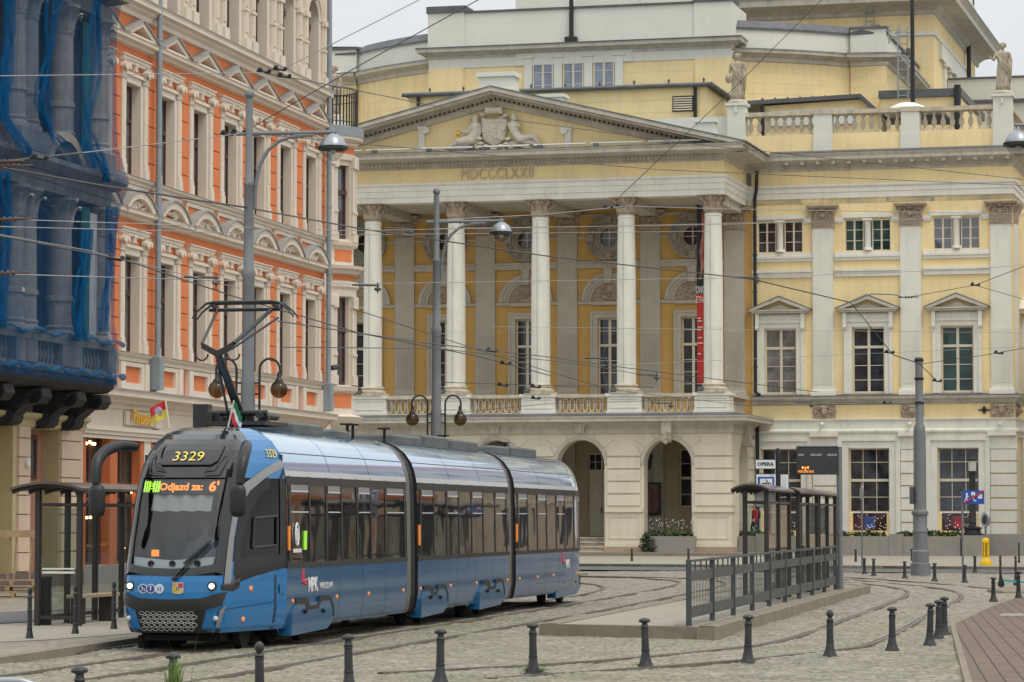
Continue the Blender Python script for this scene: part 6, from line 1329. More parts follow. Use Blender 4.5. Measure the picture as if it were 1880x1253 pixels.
# passenger sections
SEC = [(0.0, 8.22), (9.09, 17.68), (18.40, 27.0)]
COVERS = [[(.2, 2.85)], [(9.25, 11.6), (14.5, 17.1)], [(23.4, 26.6)]]
def ring(x, prof, k=1.0): return [(x, -w * k, z) for w, z in prof] + [(x, w * k, z) for w, z in prof[::-1][1:]]
low = [p for p in PROF if p[1] <= 1.23]; mid = [(1.2, 1.22), (1.185, 2.2), (1.165, 2.67)]; top = [(1.165, 2.67)] + PROF[6:]
for si, (x0, x1) in enumerate(SEC):
    m = MB(); nx = 6; last = si == 2
    def tap(x): return 1 - (.12 * max(0, (x - 25.6) / 1.4) ** 2 if last else 0)
    xs = [x0 + (x1 - x0) * i / nx for i in range(nx + 1)] if not last else [x0, 20, 22, 24, 25.4, 25.9, 26.3, 26.7, 27.0]
    for s in (-1, 1): m.loft([[(x, s * w * tap(x), z) for w, z in low] for x in xs], closed=False)
    m.cur = 1
    for x in (x0, x1): m.add(ring(x, [(w * tap(x), z) for w, z in PROF]), [tuple(range(len(PROF) * 2 - 1))])
    sec = m.build('body_section', [BLUEL, BLKM], tram, smooth=True, angle=50)
    if si == 0:
        m = MB(); m.loft([[(x, -w - .004, z) for w, z in PROF if z < 1.25] for x in (-.002, .12)], closed=False)
    m = MB()
    for s in (-1, 1): m.loft([[(x, s * w * tap(x), z) for w, z in mid] for x in xs], closed=False)
    glz = m.build('window_band', SIDEG, sec, smooth=True, angle=60)
    m = MB(); m.loft([ring(x, [(w * tap(x), z) for w, z in top]) for x in xs], closed=False); rf = m.build('roof_cover', ROOFB, sec, smooth=True, angle=60)
    m = MB()
    for s in (-1, 1): m.loft([[(x, s * (w * tap(x) + .006), z) for w, z in ((1.163, 2.66), (1.152, 2.75))] for x in xs], closed=False)
    m.build('pale_stripe', STRIPE, sec)
    m = MB(); k = 3 if si == 0 else 3       # panel joints
    def along(x, prof, off=.004, w=.009):
        m.loft([[(xx, -p[0] * tap(x) - off * (1 if p[1] < 3.3 else .5), p[1] + (off if p[1] > 2.9 else 0)) for p in prof] for xx in (x - w, x + w)], closed=False)
    for i in range(1, k): along(x0 + (x1 - x0) * i / k, PROF[5:])
    n_ = 5
    for i in range(1, n_): along(x0 + (x1 - x0) * i / n_, PROF[:4], .003, .006)
    m.loft([[(x, -(1.07 * tap(x) + .004 - d * .4), 3.03 + d) for d in (-.006, .006)] for x in xs], closed=False); m.build('panel_seam', SEAM, sec)
    # window divisions: dark mullions, pale blind rails of the tilting panes
    L_ = x1 - x0; m = MB(); g = MB(); q = [.02, .17, .30, .42, .55, .67, .8, .98] if si == 0 else [.03, .16, .29, .42, .56, .69, .83, .97]
    for t in q:
        x = x0 + L_ * t; m.loft([[(xx, -(w * tap(x) + .008), z) for w, z in mid] for xx in (x - .05, x + .05)], closed=False)
    m.loft([[(x, -(w * tap(x) + .007), z) for w, z in ((1.172, 2.52), (1.166, 2.66))] for x in xs], closed=False)
    m.loft([[(x, -(w * tap(x) + .007), z) for w, z in ((1.202, 1.22), (1.2, 1.30))] for x in xs], closed=False); m.build('window_frame', BLKM, sec)
    for a, b in list(zip(q, q[1:]))[::2]:
        g = MB(); xa, xb = x0 + L_ * a + .09, x0 + L_ * b - .09; g.loft([[(x, -(w * tap(x) + .011), z) for w, z in ((1.176, 2.44), (1.172, 2.53))] for x in (xa, xb)], closed=False); g.build('roller_blind', BLINDM, sec)
    for a, b in list(zip(q, q[1:]))[::2]:
        g = MB(); xa, xb = x0 + L_ * a + .09, x0 + L_ * b - .09; g.loft([[(x, -(w * tap(x) + .013), z) for w, z in ((1.178, 2.415), (1.177, 2.44))] for x in (xa, xb)], closed=False); g.loft([[(x, -(w * tap(x) + .01), z) for w, z in ((1.187, 2.09), (1.186, 2.11))] for x in (xa, xb)], closed=False); g.build('blind_rail', STRIPE, sec)
    for (a, b) in COVERS[si]:
        m = MB(); y0 = -1.225; pl_ = [(a, .16), (b - .45, .2), (b, .36), (b, .52), (b - .18, .66), (a + .22, .66), (a + .04, .5)]
        m.prism(pl_, 'y', y0 * tap(b), -1.0 * tap(b)); bc = m.build('bogie_cover', BLUEL, sec)
        m = MB(); yy = y0 * tap(b); bars = [(a + .3, .60, a + .28, .7), ]
        P = [(a + .2, .66), (a + .28, .735), (a + .95, .735), (a + 1.1, .6), (b - 1.1, .6), (b - .95, .735), (b - .25, .735), (b - .02, .56), (b - .0, .4)]
        Q = [(a + .26, .62), (a + .36, .68), (a + .85, .68), (a + 1.03, .54), (b - 1.03, .54), (b - .85, .66), (b - .3, .66), (b - .1, .52), (b - .08, .38)]
        m.loft([[(p[0], yy - .006, p[1]) for p in P], [(p[0], yy - .006, p[1]) for p in Q]], closed=False)
        m.loft([[(p[0], yy - .006, p[1]) for p in [(a + .36, .68), (a + .85, .68), (a + 1.0, .56)]], [(p[0], yy - .006, p[1]) for p in [(a + .5, .64), (a + .8, .64), (a + .95, .5)]]], closed=False)
        m.build('cover_recess', BLKM, bc)
        for x, z in ((a + .75, .52), (b - .75, .5)): m = MB(); m.ball((x, yy - .01, z), .04, 8, 5); m.build('bolt', UNDER, bc)
    lamps = [.35, 3.1, 5.3, 7.9] if si == 0 else ([9.3, 11.9, 14.3, 17.5] if si == 1 else [18.8, 20.9, 22.8, 26.0])
    m = MB()
    for x in lamps: m = MB(); m.ball((x, -1.205 * tap(x), .70), (.036, .02, .034), 8, 5); m.build('side_marker_lamp', AMBER, sec)
    m = MB(); m.box(x0 + .1, x0 + .14, -1.215, -1.19, 1.5, 1.88); m.build('door_lamp', AMBER, sec)
    m = MB(); m.box(x0 + .1, x1 - (.1 if not last else .9), -.95, .95, .3, 1.0); m.build('underframe', UNDER, sec)
    for (a, b) in COVERS[si]:
        for x in (a + .45, b - .45):
            for s in (-1, 1): m = MB(); m.tube([(x, s * .78, .31), (x, s * .66, .31)], .31, 20); m.tube([(x, s * .8, .31), (x, s * .77, .31)], .2, 16); m.build('wheel', UNDER, sec)
    # roof equipment boxes
    m = MB()
    for (a, b, h) in ([(2.6, 4.4, .22), (5.3, 6.2, .14)], [(9.6, 11.9, .2), (12.2, 14.3, .3), (14.8, 17.2, .26)], [(18.9, 20.6, .2), (20.9, 23.8, .25)])[si]: m.cbox(a, b, -.62, .62, 3.40, 3.47 + h * .55, .04)
    re_ = m.build('roof_equipment', mat('roof_grey', (.10, .11, .105), .6, .2, 2), sec)
    m = MB()
    for x in ([6.6, 7.0], [9.4, 14.5], [20.75])[si]: m.box(x - .03, x + .03, -.5, -.46, 3.4, 3.68); m.box(x - .08, x + .08, -.58, -.36, 3.66, 3.69)
    m.build('roof_bracket', UNDER, re_)
MP = mat('lettering_white', (.75, .75, .74), .5, .03); MR = mat('lettering_red', (.65, .04, .05), .5, .05)
s0 = [o for o in KIDS[tram.name] if o.name.startswith('body_section')]
for x, sec, sz in ((1.55, s0[0], .30), (24.6, s0[2], .26)):
    place_text('operator_lettering', 'MPK', sz, MP, sec, (x, -1.208, .93), (1, 0, 0), (0, 0, 1), depth=.002, xs=1.0, bold=.012)
    if x < 5: place_text('city_lettering', 'WROCŁAW', .15, MP, sec, (x + .85, -1.206, .9), (1, 0, 0), (0, 0, 1), depth=.002, xs=1.0)
    m = MB(); m.tube([(x - .62, -1.206, .98), (x - .58, -1.206, 1.2)], .02, 5); m.tube([(x - .58, -1.206, 1.0), (x - .38, -1.206, 1.02)], .022, 6); m.tube([(x - .62, -1.206, .98), (x - .42, -1.206, .95)], .02, 6); m.build('operator_emblem', MR, sec)
m = MB(); m.box(.98, 1.15, -1.213, -1.2, 1.5, 1.8); m.build('window_notice', emis('notice_green', (.35, .9, .05), .2), s0[0])
m = MB(); c = (.55, -1.212, 1.75); m.tube([(c[0] + .1 * math.cos(t), c[1], c[2] + .17 * math.sin(t)) for t in [2 * math.pi * i / 16 for i in range(17)]], .016, 5); m.tube([(c[0] - .03, c[1], c[2] - .1), (c[0] - .03, c[1], c[2] + .1)], .014, 5); m.tube([(c[0] + .03, c[1], c[2] - .1), (c[0] + .03, c[1], c[2] + .1)], .014, 5)
for i in range(10): m.box(.32 + .05 * i, .36 + .05 * i, -1.216, -1.212, 1.46, 1.52)
m.build('window_sticker', MP, s0[0])
# bellows between the sections
for a, b in ((8.22, 9.09), (17.68, 18.40)):
    m = MB(); n = 11; rg = []
    for i in range(n + 1): rg.append(ring(a + (b - a) * i / n, [(w * (.93 if i % 2 else .965), z * .995) for w, z in PROF]))
    m.loft(rg, closed=False); bl_ = m.build('bellows', BLKM, tram, smooth=False)
    m = MB(); m.loft([ring(x, [(w * 1.0, z) for w, z in PROF]) for x in (a - .001, a + (b - a) * .33)], closed=False); m.build('portal_frame', mat('portal_taupe', (.13, .12, .105), .5, .1), bl_, smooth=True, angle=60)
m = MB(); m.box(-1.6, 1.0, -.6, .6, .14, .42); m.box(-1.9, -1.6, -.3, .5, .16, .24); m.box(-1.0, -.4, .4, .9, .0, .2)
for s in (-1, 1): m.tube([(-.9, s * .78, .31), (-.9, s * .66, .31)], .31, 18)
m.build('front_underframe', UNDER, tram)
# pantograph
PB = mat('pantograph_black', (.018, .018, .019), .4, .2, 4); pan = MB()
B0 = (1.55, 0, 3.62); KN = (.18, 0, 4.62); HD = (1.72, 0, 5.47)
pan.tube([B0, KN], [.08, .06], 10); pan.tube([(1.2, .1, 3.55), (.3, .06, 4.58)], .022, 6)
pg = pan.build('pantograph', PB, tram, smooth=True, angle=50)
m = MB(); m.loft([[(KN[0] + dx, y, z + dz) for dx, dz in ((-.05, -.05), (.05, -.05), (.05, .05), (-.05, .05))] for y, z in ((.26, 4.74), (.12, 4.66), (0, 4.60), (-.12, 4.66), (-.26, 4.74))], caps=True)
for s in (-1, 1): m.tube([(KN[0], s * .26 + .1 * math.cos(t), 4.6 + .1 * math.sin(t)) for t in [math.pi + .4 * i for i in range(9)]], .015, 5)
m.build('knee_joint', PB, pg, smooth=True, angle=50)
m = MB(); m.tube([(KN[0], .26, 4.76), (1.68, .46, 5.40)], .025, 8); m.tube([(KN[0], -.26, 4.76), (1.68, -.46, 5.40)], .035, 8); m.tube([(KN[0] + .1, -.2, 4.68), (1.5, -.62, 5.25)], .018, 6); m.tube([(1.68, -.6, 5.40), (1.68, .6, 5.40)], .03, 8); m.build('upper_arm', PB, pg, smooth=True)
m = MB()
for dx in (-.14, .14): m.tube([(HD[0] + dx, .86, 5.26), (HD[0] + dx, .78, 5.37), (HD[0] + dx, .62, 5.5), (HD[0] + dx, .5, 5.52), (HD[0] + dx, -.5, 5.52), (HD[0] + dx, -.62, 5.5), (HD[0] + dx, -.78, 5.37), (HD[0] + dx, -.86, 5.26)], [.012, .015, .022, .028, .028, .022, .015, .012], 7)
for s in (-1, 1): m.tube([(HD[0] - .14, s * .52, 5.46), (HD[0] + .14, s * .52, 5.46)], .03, 6)
m.build('contact_head', PB, pg, smooth=True, angle=60)
m = MB(); m.box(1.0, 2.4, -.55, .55, 3.5, 3.56); rr = random.Random(2)
for i in range(16): x, y = rr.uniform(1.0, 2.4), rr.uniform(-.6, .6); m.box(x - .06, x + .06, y - .05, y + .05, 3.5, 3.58 + rr.random() * .16)
for y in (-.4, .4): m.tube([(1.15, y, 3.66), (2.2, y, 3.66)], .06, 8)
m.tube([(1.3, -.5, 3.7), (1.3, .5, 3.7)], .05, 8); m.box(1.3, 1.55, .5, .75, 3.45, 3.85); m.build('pantograph_base', PB, pg)
# two small flags on the roof front
for (y, x, cols, em, lean) in ((.62, -.35, [(.48, .04, .04), (.6, .5, .08)], True, .18), (-.18, .15, [(.02, .18, .08), (.7, .7, .7), (.6, .04, .04)], False, -.25)):
    st = MB(); z0 = 3.42; tip = Vector((x, y + lean * .4, z0 + .44)); st.tube([(x, y, z0), tuple(tip)], .012, 6); fs = st.build('flag_staff', FRAMEW, tram)
    dirw = Vector((0, .25 if em else -.14, -.10 if em else -.22)); up = (Vector((x, y, z0)) - tip).normalized() * .27; n = len(cols)
    for k, c in enumerate(cols):
        m = MB(); rows = []
        for i in range(9):
            t = i / 8; rows.append([tuple(tip + dirw * t + up * (k / n + j / 3 / n) + Vector((.05 * math.sin(t * 6 + k), 0, -.05 * t * t))) for j in range(4)] + [tuple(tip + dirw * t + up * (k / n + j / 3 / n) + Vector((.05 * math.sin(t * 6 + k) + .006, 0, -.05 * t * t))) for j in (3, 2, 1, 0)])
        m.loft(rows, caps=True); m.build('flag_stripe', mat('flag_cloth', c, .8, .05), fs, smooth=True)
    if em: m = MB(); q = tip + dirw * .5 + up * .5; m.ball((q.x - .03, q.y, q.z), (.02, .07, .07)); m.build('flag_emblem', mat('flag_emblem', (.35, .3, .4), .8, .4, 20), fs)
# ================================================================== GROUND, PAVEMENTS, TRACKS
import numpy as np
def cobble_mat(name, c1, c2, joint, sx=9.0, moss=.0, big=.25):
    m = bpy.data.materials.new(name); m.use_nodes = True; t = m.node_tree; N = t.nodes; L = t.links; b = N['Principled BSDF']; b.inputs['Roughness'].default_value = .75
    tc = N.new('ShaderNodeTexCoord')
    def noise(sc, det=4, st=(1, 1, 1)):
        mp = N.new('ShaderNodeMapping'); mp.inputs['Scale'].default_value = st; L.new(tc.outputs['Object'], mp.inputs[0]); n = N.new('ShaderNodeTexNoise'); n.inputs['Scale'].default_value = sc; n.inputs['Detail'].default_value = det; L.new(mp.outputs[0], n.inputs['Vector']); return n.outputs['Fac']
    def mr(x, a, b2, lo=0., hi=1.):
        r = N.new('ShaderNodeMapRange'); r.inputs[1].default_value = a; r.inputs[2].default_value = b2; r.inputs[3].default_value = lo; r.inputs[4].default_value = hi; L.new(x, r.inputs[0]); return r.outputs[0]
    def mix(f, a, c):
        x = N.new('ShaderNodeMix'); x.data_type = 'RGBA'
        for s, v in ((0, f), (6, a), (7, c)):
            if hasattr(v, 'is_output'): L.new(v, x.inputs[s])
            else: x.inputs[s].default_value = v if s == 0 else (*v, 1)
        return x.outputs[2]
    vo = N.new('ShaderNodeTexVoronoi'); vo.inputs['Scale'].default_value = sx; L.new(tc.outputs['Object'], vo.inputs['Vector'])
    sep = N.new('ShaderNodeSeparateColor'); L.new(vo.outputs['Color'], sep.inputs[0])
    c = mix(sep.outputs[0], c1, c2); c = mix(mr(sep.outputs[1], .75, 1, 0, .5), c, tuple(x * .55 for x in c1))
    c = mix(mr(noise(.35, 6), .42, .68, 0, big), c, (.33, .245, .15)); c = mix(mr(noise(.8, 5), .5, .75, 0, .45), c, tuple(x * .5 for x in c1))
    c = mix(mr(noise(7, 3), .45, .7, 0, .5), c, joint)
    if moss: c = mix(mr(noise(.55, 6), .5, .7, 0, moss), c, (.16, .17, .06))
    at = N.new('ShaderNodeAttribute'); at.attribute_name = 'joint'; c = mix(at.outputs['Fac'], c, joint)
    L.new(c, b.inputs['Base Color'])
    bp = N.new('ShaderNodeBump'); bp.inputs['Strength'].default_value = .5; bp.inputs['Distance'].default_value = .015; L.new(vo.outputs['Distance'], bp.inputs['Height']); bp.invert = True; L.new(bp.outputs[0], b.inputs['Normal'])
    return m
COB = cobble_mat('cobblestone', (.225, .20, .155), (.36, .33, .27), (.075, .065, .05), 9, .0)
COBM = cobble_mat('cobblestone_mossy', (.215, .195, .145), (.35, .32, .255), (.07, .065, .045), 9, .6)
PAVE = mat('paving_slab', (.33, .305, .25), .85, .10, 1.5, fine=.25, bscale=30, streak=.25); KERB = mat('kerb_stone', (.25, .215, .165), .85, .18, 3, fine=.2, streak=.2)
ASPH = mat('asphalt', (.13, .13, .13), .85, .2, .6, fine=.3, bscale=60); RAIL = mat('rail_steel', (.14, .12, .10), .4, .3, 3, metal=.4); GROOVE = mat('rail_groove', (.16, .135, .105), .85, .35, 2.5)
def sheet(name, pts, z, matl, thick=None):
    m = MB()
    if thick: m.prism([(p[0], p[1]) for p in pts], 'z', z - thick, z)
    else: m.add([(p[0], p[1], z) for p in pts], [tuple(range(len(pts)))])
    return m.build(name, matl, kind='structure')
sheet('ground', [(-1500, -150), (1500, -150), (1500, 2500), (-1500, 2500)], -.055, COB)
def setts(name, x0, x1, y0, y1, nx, ny, matl, seed, edge):
    """real paving setts: rounded stones of uneven height laid in rows, joints pressed in between"""
    rng = np.random.default_rng(seed)
    xs = np.linspace(x0, x1, nx); ys = np.linspace(y0, y1, ny); X, Y = np.meshgrid(xs, ys)
    wob = .05 * np.sin(X * 1.7 + Y * .9) + .04 * np.sin(X * .6 - Y * 2.1)
    ry = (Y + wob) / .115; row = np.floor(ry); sh = rng.random(20000); cx = (X + wob) / .125 + sh[(row.astype(int)) % 20000]; col = np.floor(cx)
    fx, fy = np.abs(cx - col - .5) * 2, np.abs(ry - row - .5) * 2
    hh = rng.random(65536)[((row.astype(int) * 7919 + col.astype(int) * 104729) % 65536)]; tl = rng.random(65536)[((row.astype(int) * 31 + col.astype(int) * 177) % 65536)] - .5
    e = np.maximum(fx, fy); dome = 1 - np.clip((e - .55) / .45, 0, 1) ** 2
    und = .012 * np.sin(X * .9 + .5 * Y) + .012 * np.sin(Y * 1.3 - .4 * X) + .008 * np.sin(X * 3.1 + Y * 2.3)
    Z = -.030 + .018 * dome + .017 * (hh - .5) + .012 * tl * (cx - col - .5) + und * .8
    Z = np.where(edge(X, Y), -.04, Z)
    me = bpy.data.meshes.new(name); V = np.stack([X, Y, Z], -1).reshape(-1, 3).astype(np.float32)
    idx = np.arange(nx * ny).reshape(ny, nx); Q = np.stack([idx[:-1, :-1], idx[:-1, 1:], idx[1:, 1:], idx[1:, :-1]], -1).reshape(-1)
    me.vertices.add(len(V)); me.vertices.foreach_set('co', V.ravel()); nq = len(Q) // 4
    me.loops.add(len(Q)); me.loops.foreach_set('vertex_index', Q.astype(np.int32)); me.polygons.add(nq); me.polygons.foreach_set('loop_start', np.arange(0, len(Q), 4, dtype=np.int32)); me.polygons.foreach_set('loop_total', np.full(nq, 4, np.int32))
    a = me.attributes.new('joint', 'FLOAT', 'POINT'); a.data.foreach_set('value', np.clip((e - .8) / .2, 0, 1).reshape(-1).astype(np.float32) * .95)
    me.materials.append(matl); me.update(); me.validate(); me.shade_smooth()
    return link(me, name, kind='structure')
def lane(x, y): return False & (x > 0)
setts('cobbled_square', -11.5, 12.5, 31, 66, 700, 900, COBM, 1, lambda X, Y: np.zeros_like(X, bool))
setts('cobbled_street', -14, 22, 66.02, 118, 520, 620, COB, 2, lambda X, Y: np.zeros_like(X, bool))
def g2(px, py, z=0): p = gnd(px, py, z); return (p.x, p.y)
# asphalt lane and raised pavement in front of the opera
k0, k1 = gnd(1000, 1040), gnd(1880, 1047); a0, a1 = gnd(1000, 1056), gnd(1300, 1058)
d = (k1 - k0).normalized(); n_ = Vector((-d.y, d.x, 0))
P0, P1 = k0 - d * 30, k1 + d * 60
sheet('asphalt_lane', [(P0.x, P0.y - 9), (P1.x, P1.y - 9), (P1.x, P1.y), (P0.x, P0.y)], .012, ASPH)
sheet('opera_pavement', [(P0.x, P0.y), (P1.x, P1.y), (P1.x + 20, P1.y + 70), (P0.x, P0.y + 60)], .10, PAVE, .14)
q = MB(); nn = Vector((-d.y, d.x, 0))
for i in range(60):
    a = P0 + d * (1.5 * i); b = P0 + d * (1.5 * i + 1.47); q.prism([(a.x, a.y), (b.x, b.y), (b.x + nn.x * .3, b.y + nn.y * .3), (a.x + nn.x * .3, a.y + nn.y * .3)], 'z', -.05, .125)
q.build('kerb', KERB, kind='structure')
s_ = [OP.world(UL, -3.2), OP.world(UR + 1.6, -3.2), OP.world(UR + 1.6, .5), OP.world(UL, .5)]
sheet('portico_step', [(p.x, p.y) for p in s_], .27, KERB, .2)
# left pavement with the shelter
kA, kB = gnd(-60, 1217, .09), gnd(290, 1166, .09); dk = (kB - kA).normalized(); kC = kB + dk * 60
sheet('street_pavement', [(kA.x - 30, kA.y - 10), (kA.x, kA.y), (kC.x, kC.y), (kC.x - 20, kC.y + 12), (-40, 130)], .075, COB, .1)
q = MB(); ln = Vector((-dk.y, dk.x, 0))
for i in range(45):
    a = kA + dk * (1.2 * i); b = kA + dk * (1.2 * i + 1.18); q.prism([(a.x - ln.x * .004, a.y - ln.y * .004), (b.x - ln.x * .004, b.y - ln.y * .004), (b.x + ln.x * .22, b.y + ln.y * .22), (a.x + ln.x * .22, a.y + ln.y * .22)], 'z', -.05, .095)
q.build('kerb', KERB, kind='structure')
sheet('stop_pavement', [g2(-20, 1180, .08), g2(75, 1176, .08), g2(215, 1166, .08), g2(330, 1156, .08), g2(330, 1128, .08), g2(-60, 1150, .08)], .083, PAVE)
sheet('street_asphalt', [g2(-80, 1150, .08), g2(60, 1142, .08), g2(330, 1118, .08), g2(330, 1110, .08), g2(-80, 1128, .08)], .087, ASPH)
# tram platform between the tracks
PL = [(.47, 53.56), (3.37, 51.87), (9.69, 84.2), (9.35, 87.6), (6.9, 87.2)]
sheet('platform', PL, .175, PAVE, .2)
q = MB()
def kerbrun(a, b, w, z0, z1, seg=1.0):
    a, b = Vector((*a, 0)), Vector((*b, 0)); L_ = (b - a).length; d = (b - a).normalized(); n = Vector((-d.y, d.x, 0)); k = max(1, int(L_ / seg)); st = L_ / k
    for i in range(k):
        p = a + d * (st * i + .008); r = a + d * (st * (i + 1) - .008); q.prism([(p.x - n.x * .004, p.y - n.y * .004), (r.x - n.x * .004, r.y - n.y * .004), (r.x + n.x * w, r.y + n.y * w), (p.x + n.x * w, p.y + n.y * w)], 'z', z0, z1)
kerbrun(PL[0], PL[1], .3, -.05, .19, .95); kerbrun(PL[1], PL[2], .3, -.05, .19, 1.0); kerbrun(PL[2], PL[3], .3, -.05, .19); kerbrun(PL[4], PL[0], .3, -.05, .19)
q.build('platform_kerb', KERB, kind='structure')
sheet('platform_edge_setts', [(3.05, 52.9), (3.1, 52.3), (9.3, 84.0), (8.75, 86.5)][0:1] + [(3.12, 52.4), (9.35, 84.2), (8.9, 86.4), (2.75, 53.0)], .181, COB)
BRK = bpy.data.materials.new('red_brick_paving'); BRK.use_nodes = True; t = BRK.node_tree; b = t.nodes['Principled BSDF']; b.inputs['Roughness'].default_value = .8
tc = t.nodes.new('ShaderNodeTexCoord'); mp = t.nodes.new('ShaderNodeMapping'); mp.inputs['Rotation'].default_value = (0, 0, -1.45); bt = t.nodes.new('ShaderNodeTexBrick'); bt.inputs['Scale'].default_value = 1; bt.inputs['Brick Width'].default_value = .5; bt.inputs['Row Height'].default_value = .23; bt.inputs['Mortar Size'].default_value = .014
bt.inputs['Color1'].default_value = (.185, .122, .092, 1); bt.inputs['Color2'].default_value = (.15, .105, .08, 1); bt.inputs['Mortar'].default_value = (.045, .035, .028, 1)
nz2 = t.nodes.new('ShaderNodeTexNoise'); nz2.inputs['Scale'].default_value = 4; nz2.inputs['Detail'].default_value = 6; mm = t.nodes.new('ShaderNodeMix'); mm.data_type = 'RGBA'; mm.blend_type = 'MULTIPLY'; mm.inputs[0].default_value = .7
t.links.new(tc.outputs['Object'], mp.inputs[0]); t.links.new(mp.outputs[0], bt.inputs['Vector']); t.links.new(tc.outputs['Object'], nz2.inputs['Vector']); t.links.new(bt.outputs['Color'], mm.inputs[6])
rr_ = t.nodes.new('ShaderNodeValToRGB'); rr_.color_ramp.elements[0].color = (.5, .5, .5, 1); rr_.color_ramp.elements[1].color = (1.3, 1.25, 1.2, 1); t.links.new(nz2.outputs['Fac'], rr_.inputs[0]); t.links.new(rr_.outputs[0], mm.inputs[7]); t.links.new(mm.outputs[2], b.inputs['Base Color'])
bp = [g2(1753, 1149), g2(1784, 1253), g2(1800, 1320), (14, 33), (30, 60), (30, 96), g2(1920, 1092), g2(1874, 1098), g2(1825, 1115)]
sheet('brick_paving', bp, .03, BRK, .05)
q = MB(); kerbw = .09
for a, b_ in zip([bp[2], bp[1], bp[0], bp[8], bp[7]], [bp[1], bp[0], bp[8], bp[7], bp[6]]):
    a, b_ = Vector((*a, 0)), Vector((*b_, 0)); dd = (b_ - a).normalized(); nn = Vector((-dd.y, dd.x, 0)); q.prism([(a.x, a.y), (b_.x, b_.y), (b_.x + nn.x * kerbw, b_.y + nn.y * kerbw), (a.x + nn.x * kerbw, a.y + nn.y * kerbw)], 'z', -.05, .034)
q.build('paving_border', KERB, kind='structure')
sheet('painted_line', [g2(1835, 1131, .035), g2(1880, 1131, .035), g2(1880, 1127, .035), g2(1838, 1127, .035)], .036, PAVE)
# tracks
def smooth(P, it=3):
    P = [Vector((p[0], p[1], 0)) for p in P]
    for _ in range(it):
        Q = [P[0]]
        for a, b in zip(P, P[1:]): Q += [a * .75 + b * .25, a * .25 + b * .75]
        P = Q + [P[-1]]
    return P
def rail(mb, mg, P, w=.05, gw=.085):
    P = [p for i, p in enumerate(P) if i == 0 or (p - P[i - 1]).length > 1e-4]
    def strip(mm, w0, w1, z0, z1):
        rg = []
        for i, p in enumerate(P):
            d = (P[min(i + 1, len(P) - 1)] - P[max(i - 1, 0)]).normalized(); n = Vector((-d.y, d.x, 0)); a, b = p + n * w0, p + n * w1
            rg.append([(a.x, a.y, z0), (b.x, b.y, z0), (b.x, b.y, z1), (a.x, a.y, z1)])
        mm.loft(rg, caps=True)
    strip(mb, -w / 2, w / 2, -.04, .012); strip(mb, w / 2 + .035, w / 2 + .05, -.04, .010); strip(mg, -gw / 2, gw / 2, -.05, .004)
r_, gr_ = MB(), MB()
TL = lambda s, lat: TRF.world(s, -lat)
for lat in (-2.5, -1.07):
    P = [TL(-20, lat), TL(28, lat)] + [TL(34, lat - .1), TL(40, lat - .6), TL(45, lat - 1.6), TL(49, lat - 3.2), TL(53, lat - 6), TL(55, lat - 10), TL(56, lat - 18)]
    rail(r_, gr_, [P[0]] + smooth(P[1:]))
for lat in (.25, 1.68):
    P = [TL(-20, lat), TL(20, lat), TL(38, lat - .35), TL(48, lat - .8), TL(54, lat - 2.2), TL(58, lat - 5), TL(60, lat - 10), TL(61, lat - 18)]
    rail(r_, gr_, [P[0]] + smooth(P[1:]))
for pts in ([(700, 1236), (999, 1221), (1178, 1207.6), (1378, 1188), (1452, 1174), (1528, 1147), (1637, 1108), (1668, 1094), (1668, 1085), (1640, 1078), (1560, 1069), (1450, 1064), (1250, 1062)],
            [(900, 1246), (1250, 1222), (1400, 1209), (1535, 1194), (1579, 1188.7), (1617, 1177), (1655, 1159), (1706, 1129), (1760, 1104), (1769, 1094), (1750, 1084), (1706, 1078), (1560, 1064), (1450, 1060)],
            [(1450, 1057.5), (1548, 1060), (1630, 1065), (1757, 1075), (1835, 1083), (1852, 1086)]):
    rail(r_, gr_, smooth([g2(*p) for p in pts], 3), .055, .10)
r_.build('tram_track', RAIL, kind='structure'); gr_.build('track_bed', GROOVE, kind='structure')
p = gnd(1853, 1087); m = MB(); m.cbox(p.x - .4, p.x + .4, p.y - 1.2, p.y + 1.4, -.03, .06, .04); m.build('track_end_stone', KERB, kind='structure')
# ================================================================== BOLLARDS
BOLL = mat('bollard_iron', (.03, .032, .034), .42, .3, 5, spec=.45, bump=.15, bscale=30)
def bollard_mesh(kind):
    m = MB()
    if kind == 'tall':
        m.lathe([(.10, 0), (.105, .02), (.085, .1), (.062, .2), (.055, .24), (.06, .25), (.06, .27), (.05, .28), (.047, .52), (.056, .53), (.056, .55), (.047, .56), (.045, .72), (.058, .735), (.058, .76), (.04, .78), (.036, .80), (.05, .83), (.052, .87), (.035, .905), (.0, .915)], 0, 0, 0, 20)
    else:
        m.lathe([(.135, 0), (.14, .015), (.115, .05), (.088, .12), (.073, .19), (.07, .22), (.078, .225), (.078, .245), (.068, .25), (.062, .5), (.07, .505), (.07, .525), (.06, .53)], 0, 0, 0, 24, fn=lambda a, z: 1 + (.10 * math.cos(a * 6) if z < .12 else 0))
        if kind == 'cap': m.lathe([(.06, .53), (.075, .545), (.06, .56), (.05, .59), (.052, .60), (.098, .612), (.104, .635), (.085, .655), (.03, .668), (0.0, .672)], 0, 0, 0, 24)
        else: m.lathe([(.06, .53), (.075, .54), (.06, .555), (.035, .57), (.045, .58), (.066, .605), (.07, .63), (.062, .655), (.035, .683), (0.0, .69)], 0, 0, 0, 24)
    return m
BM = {}
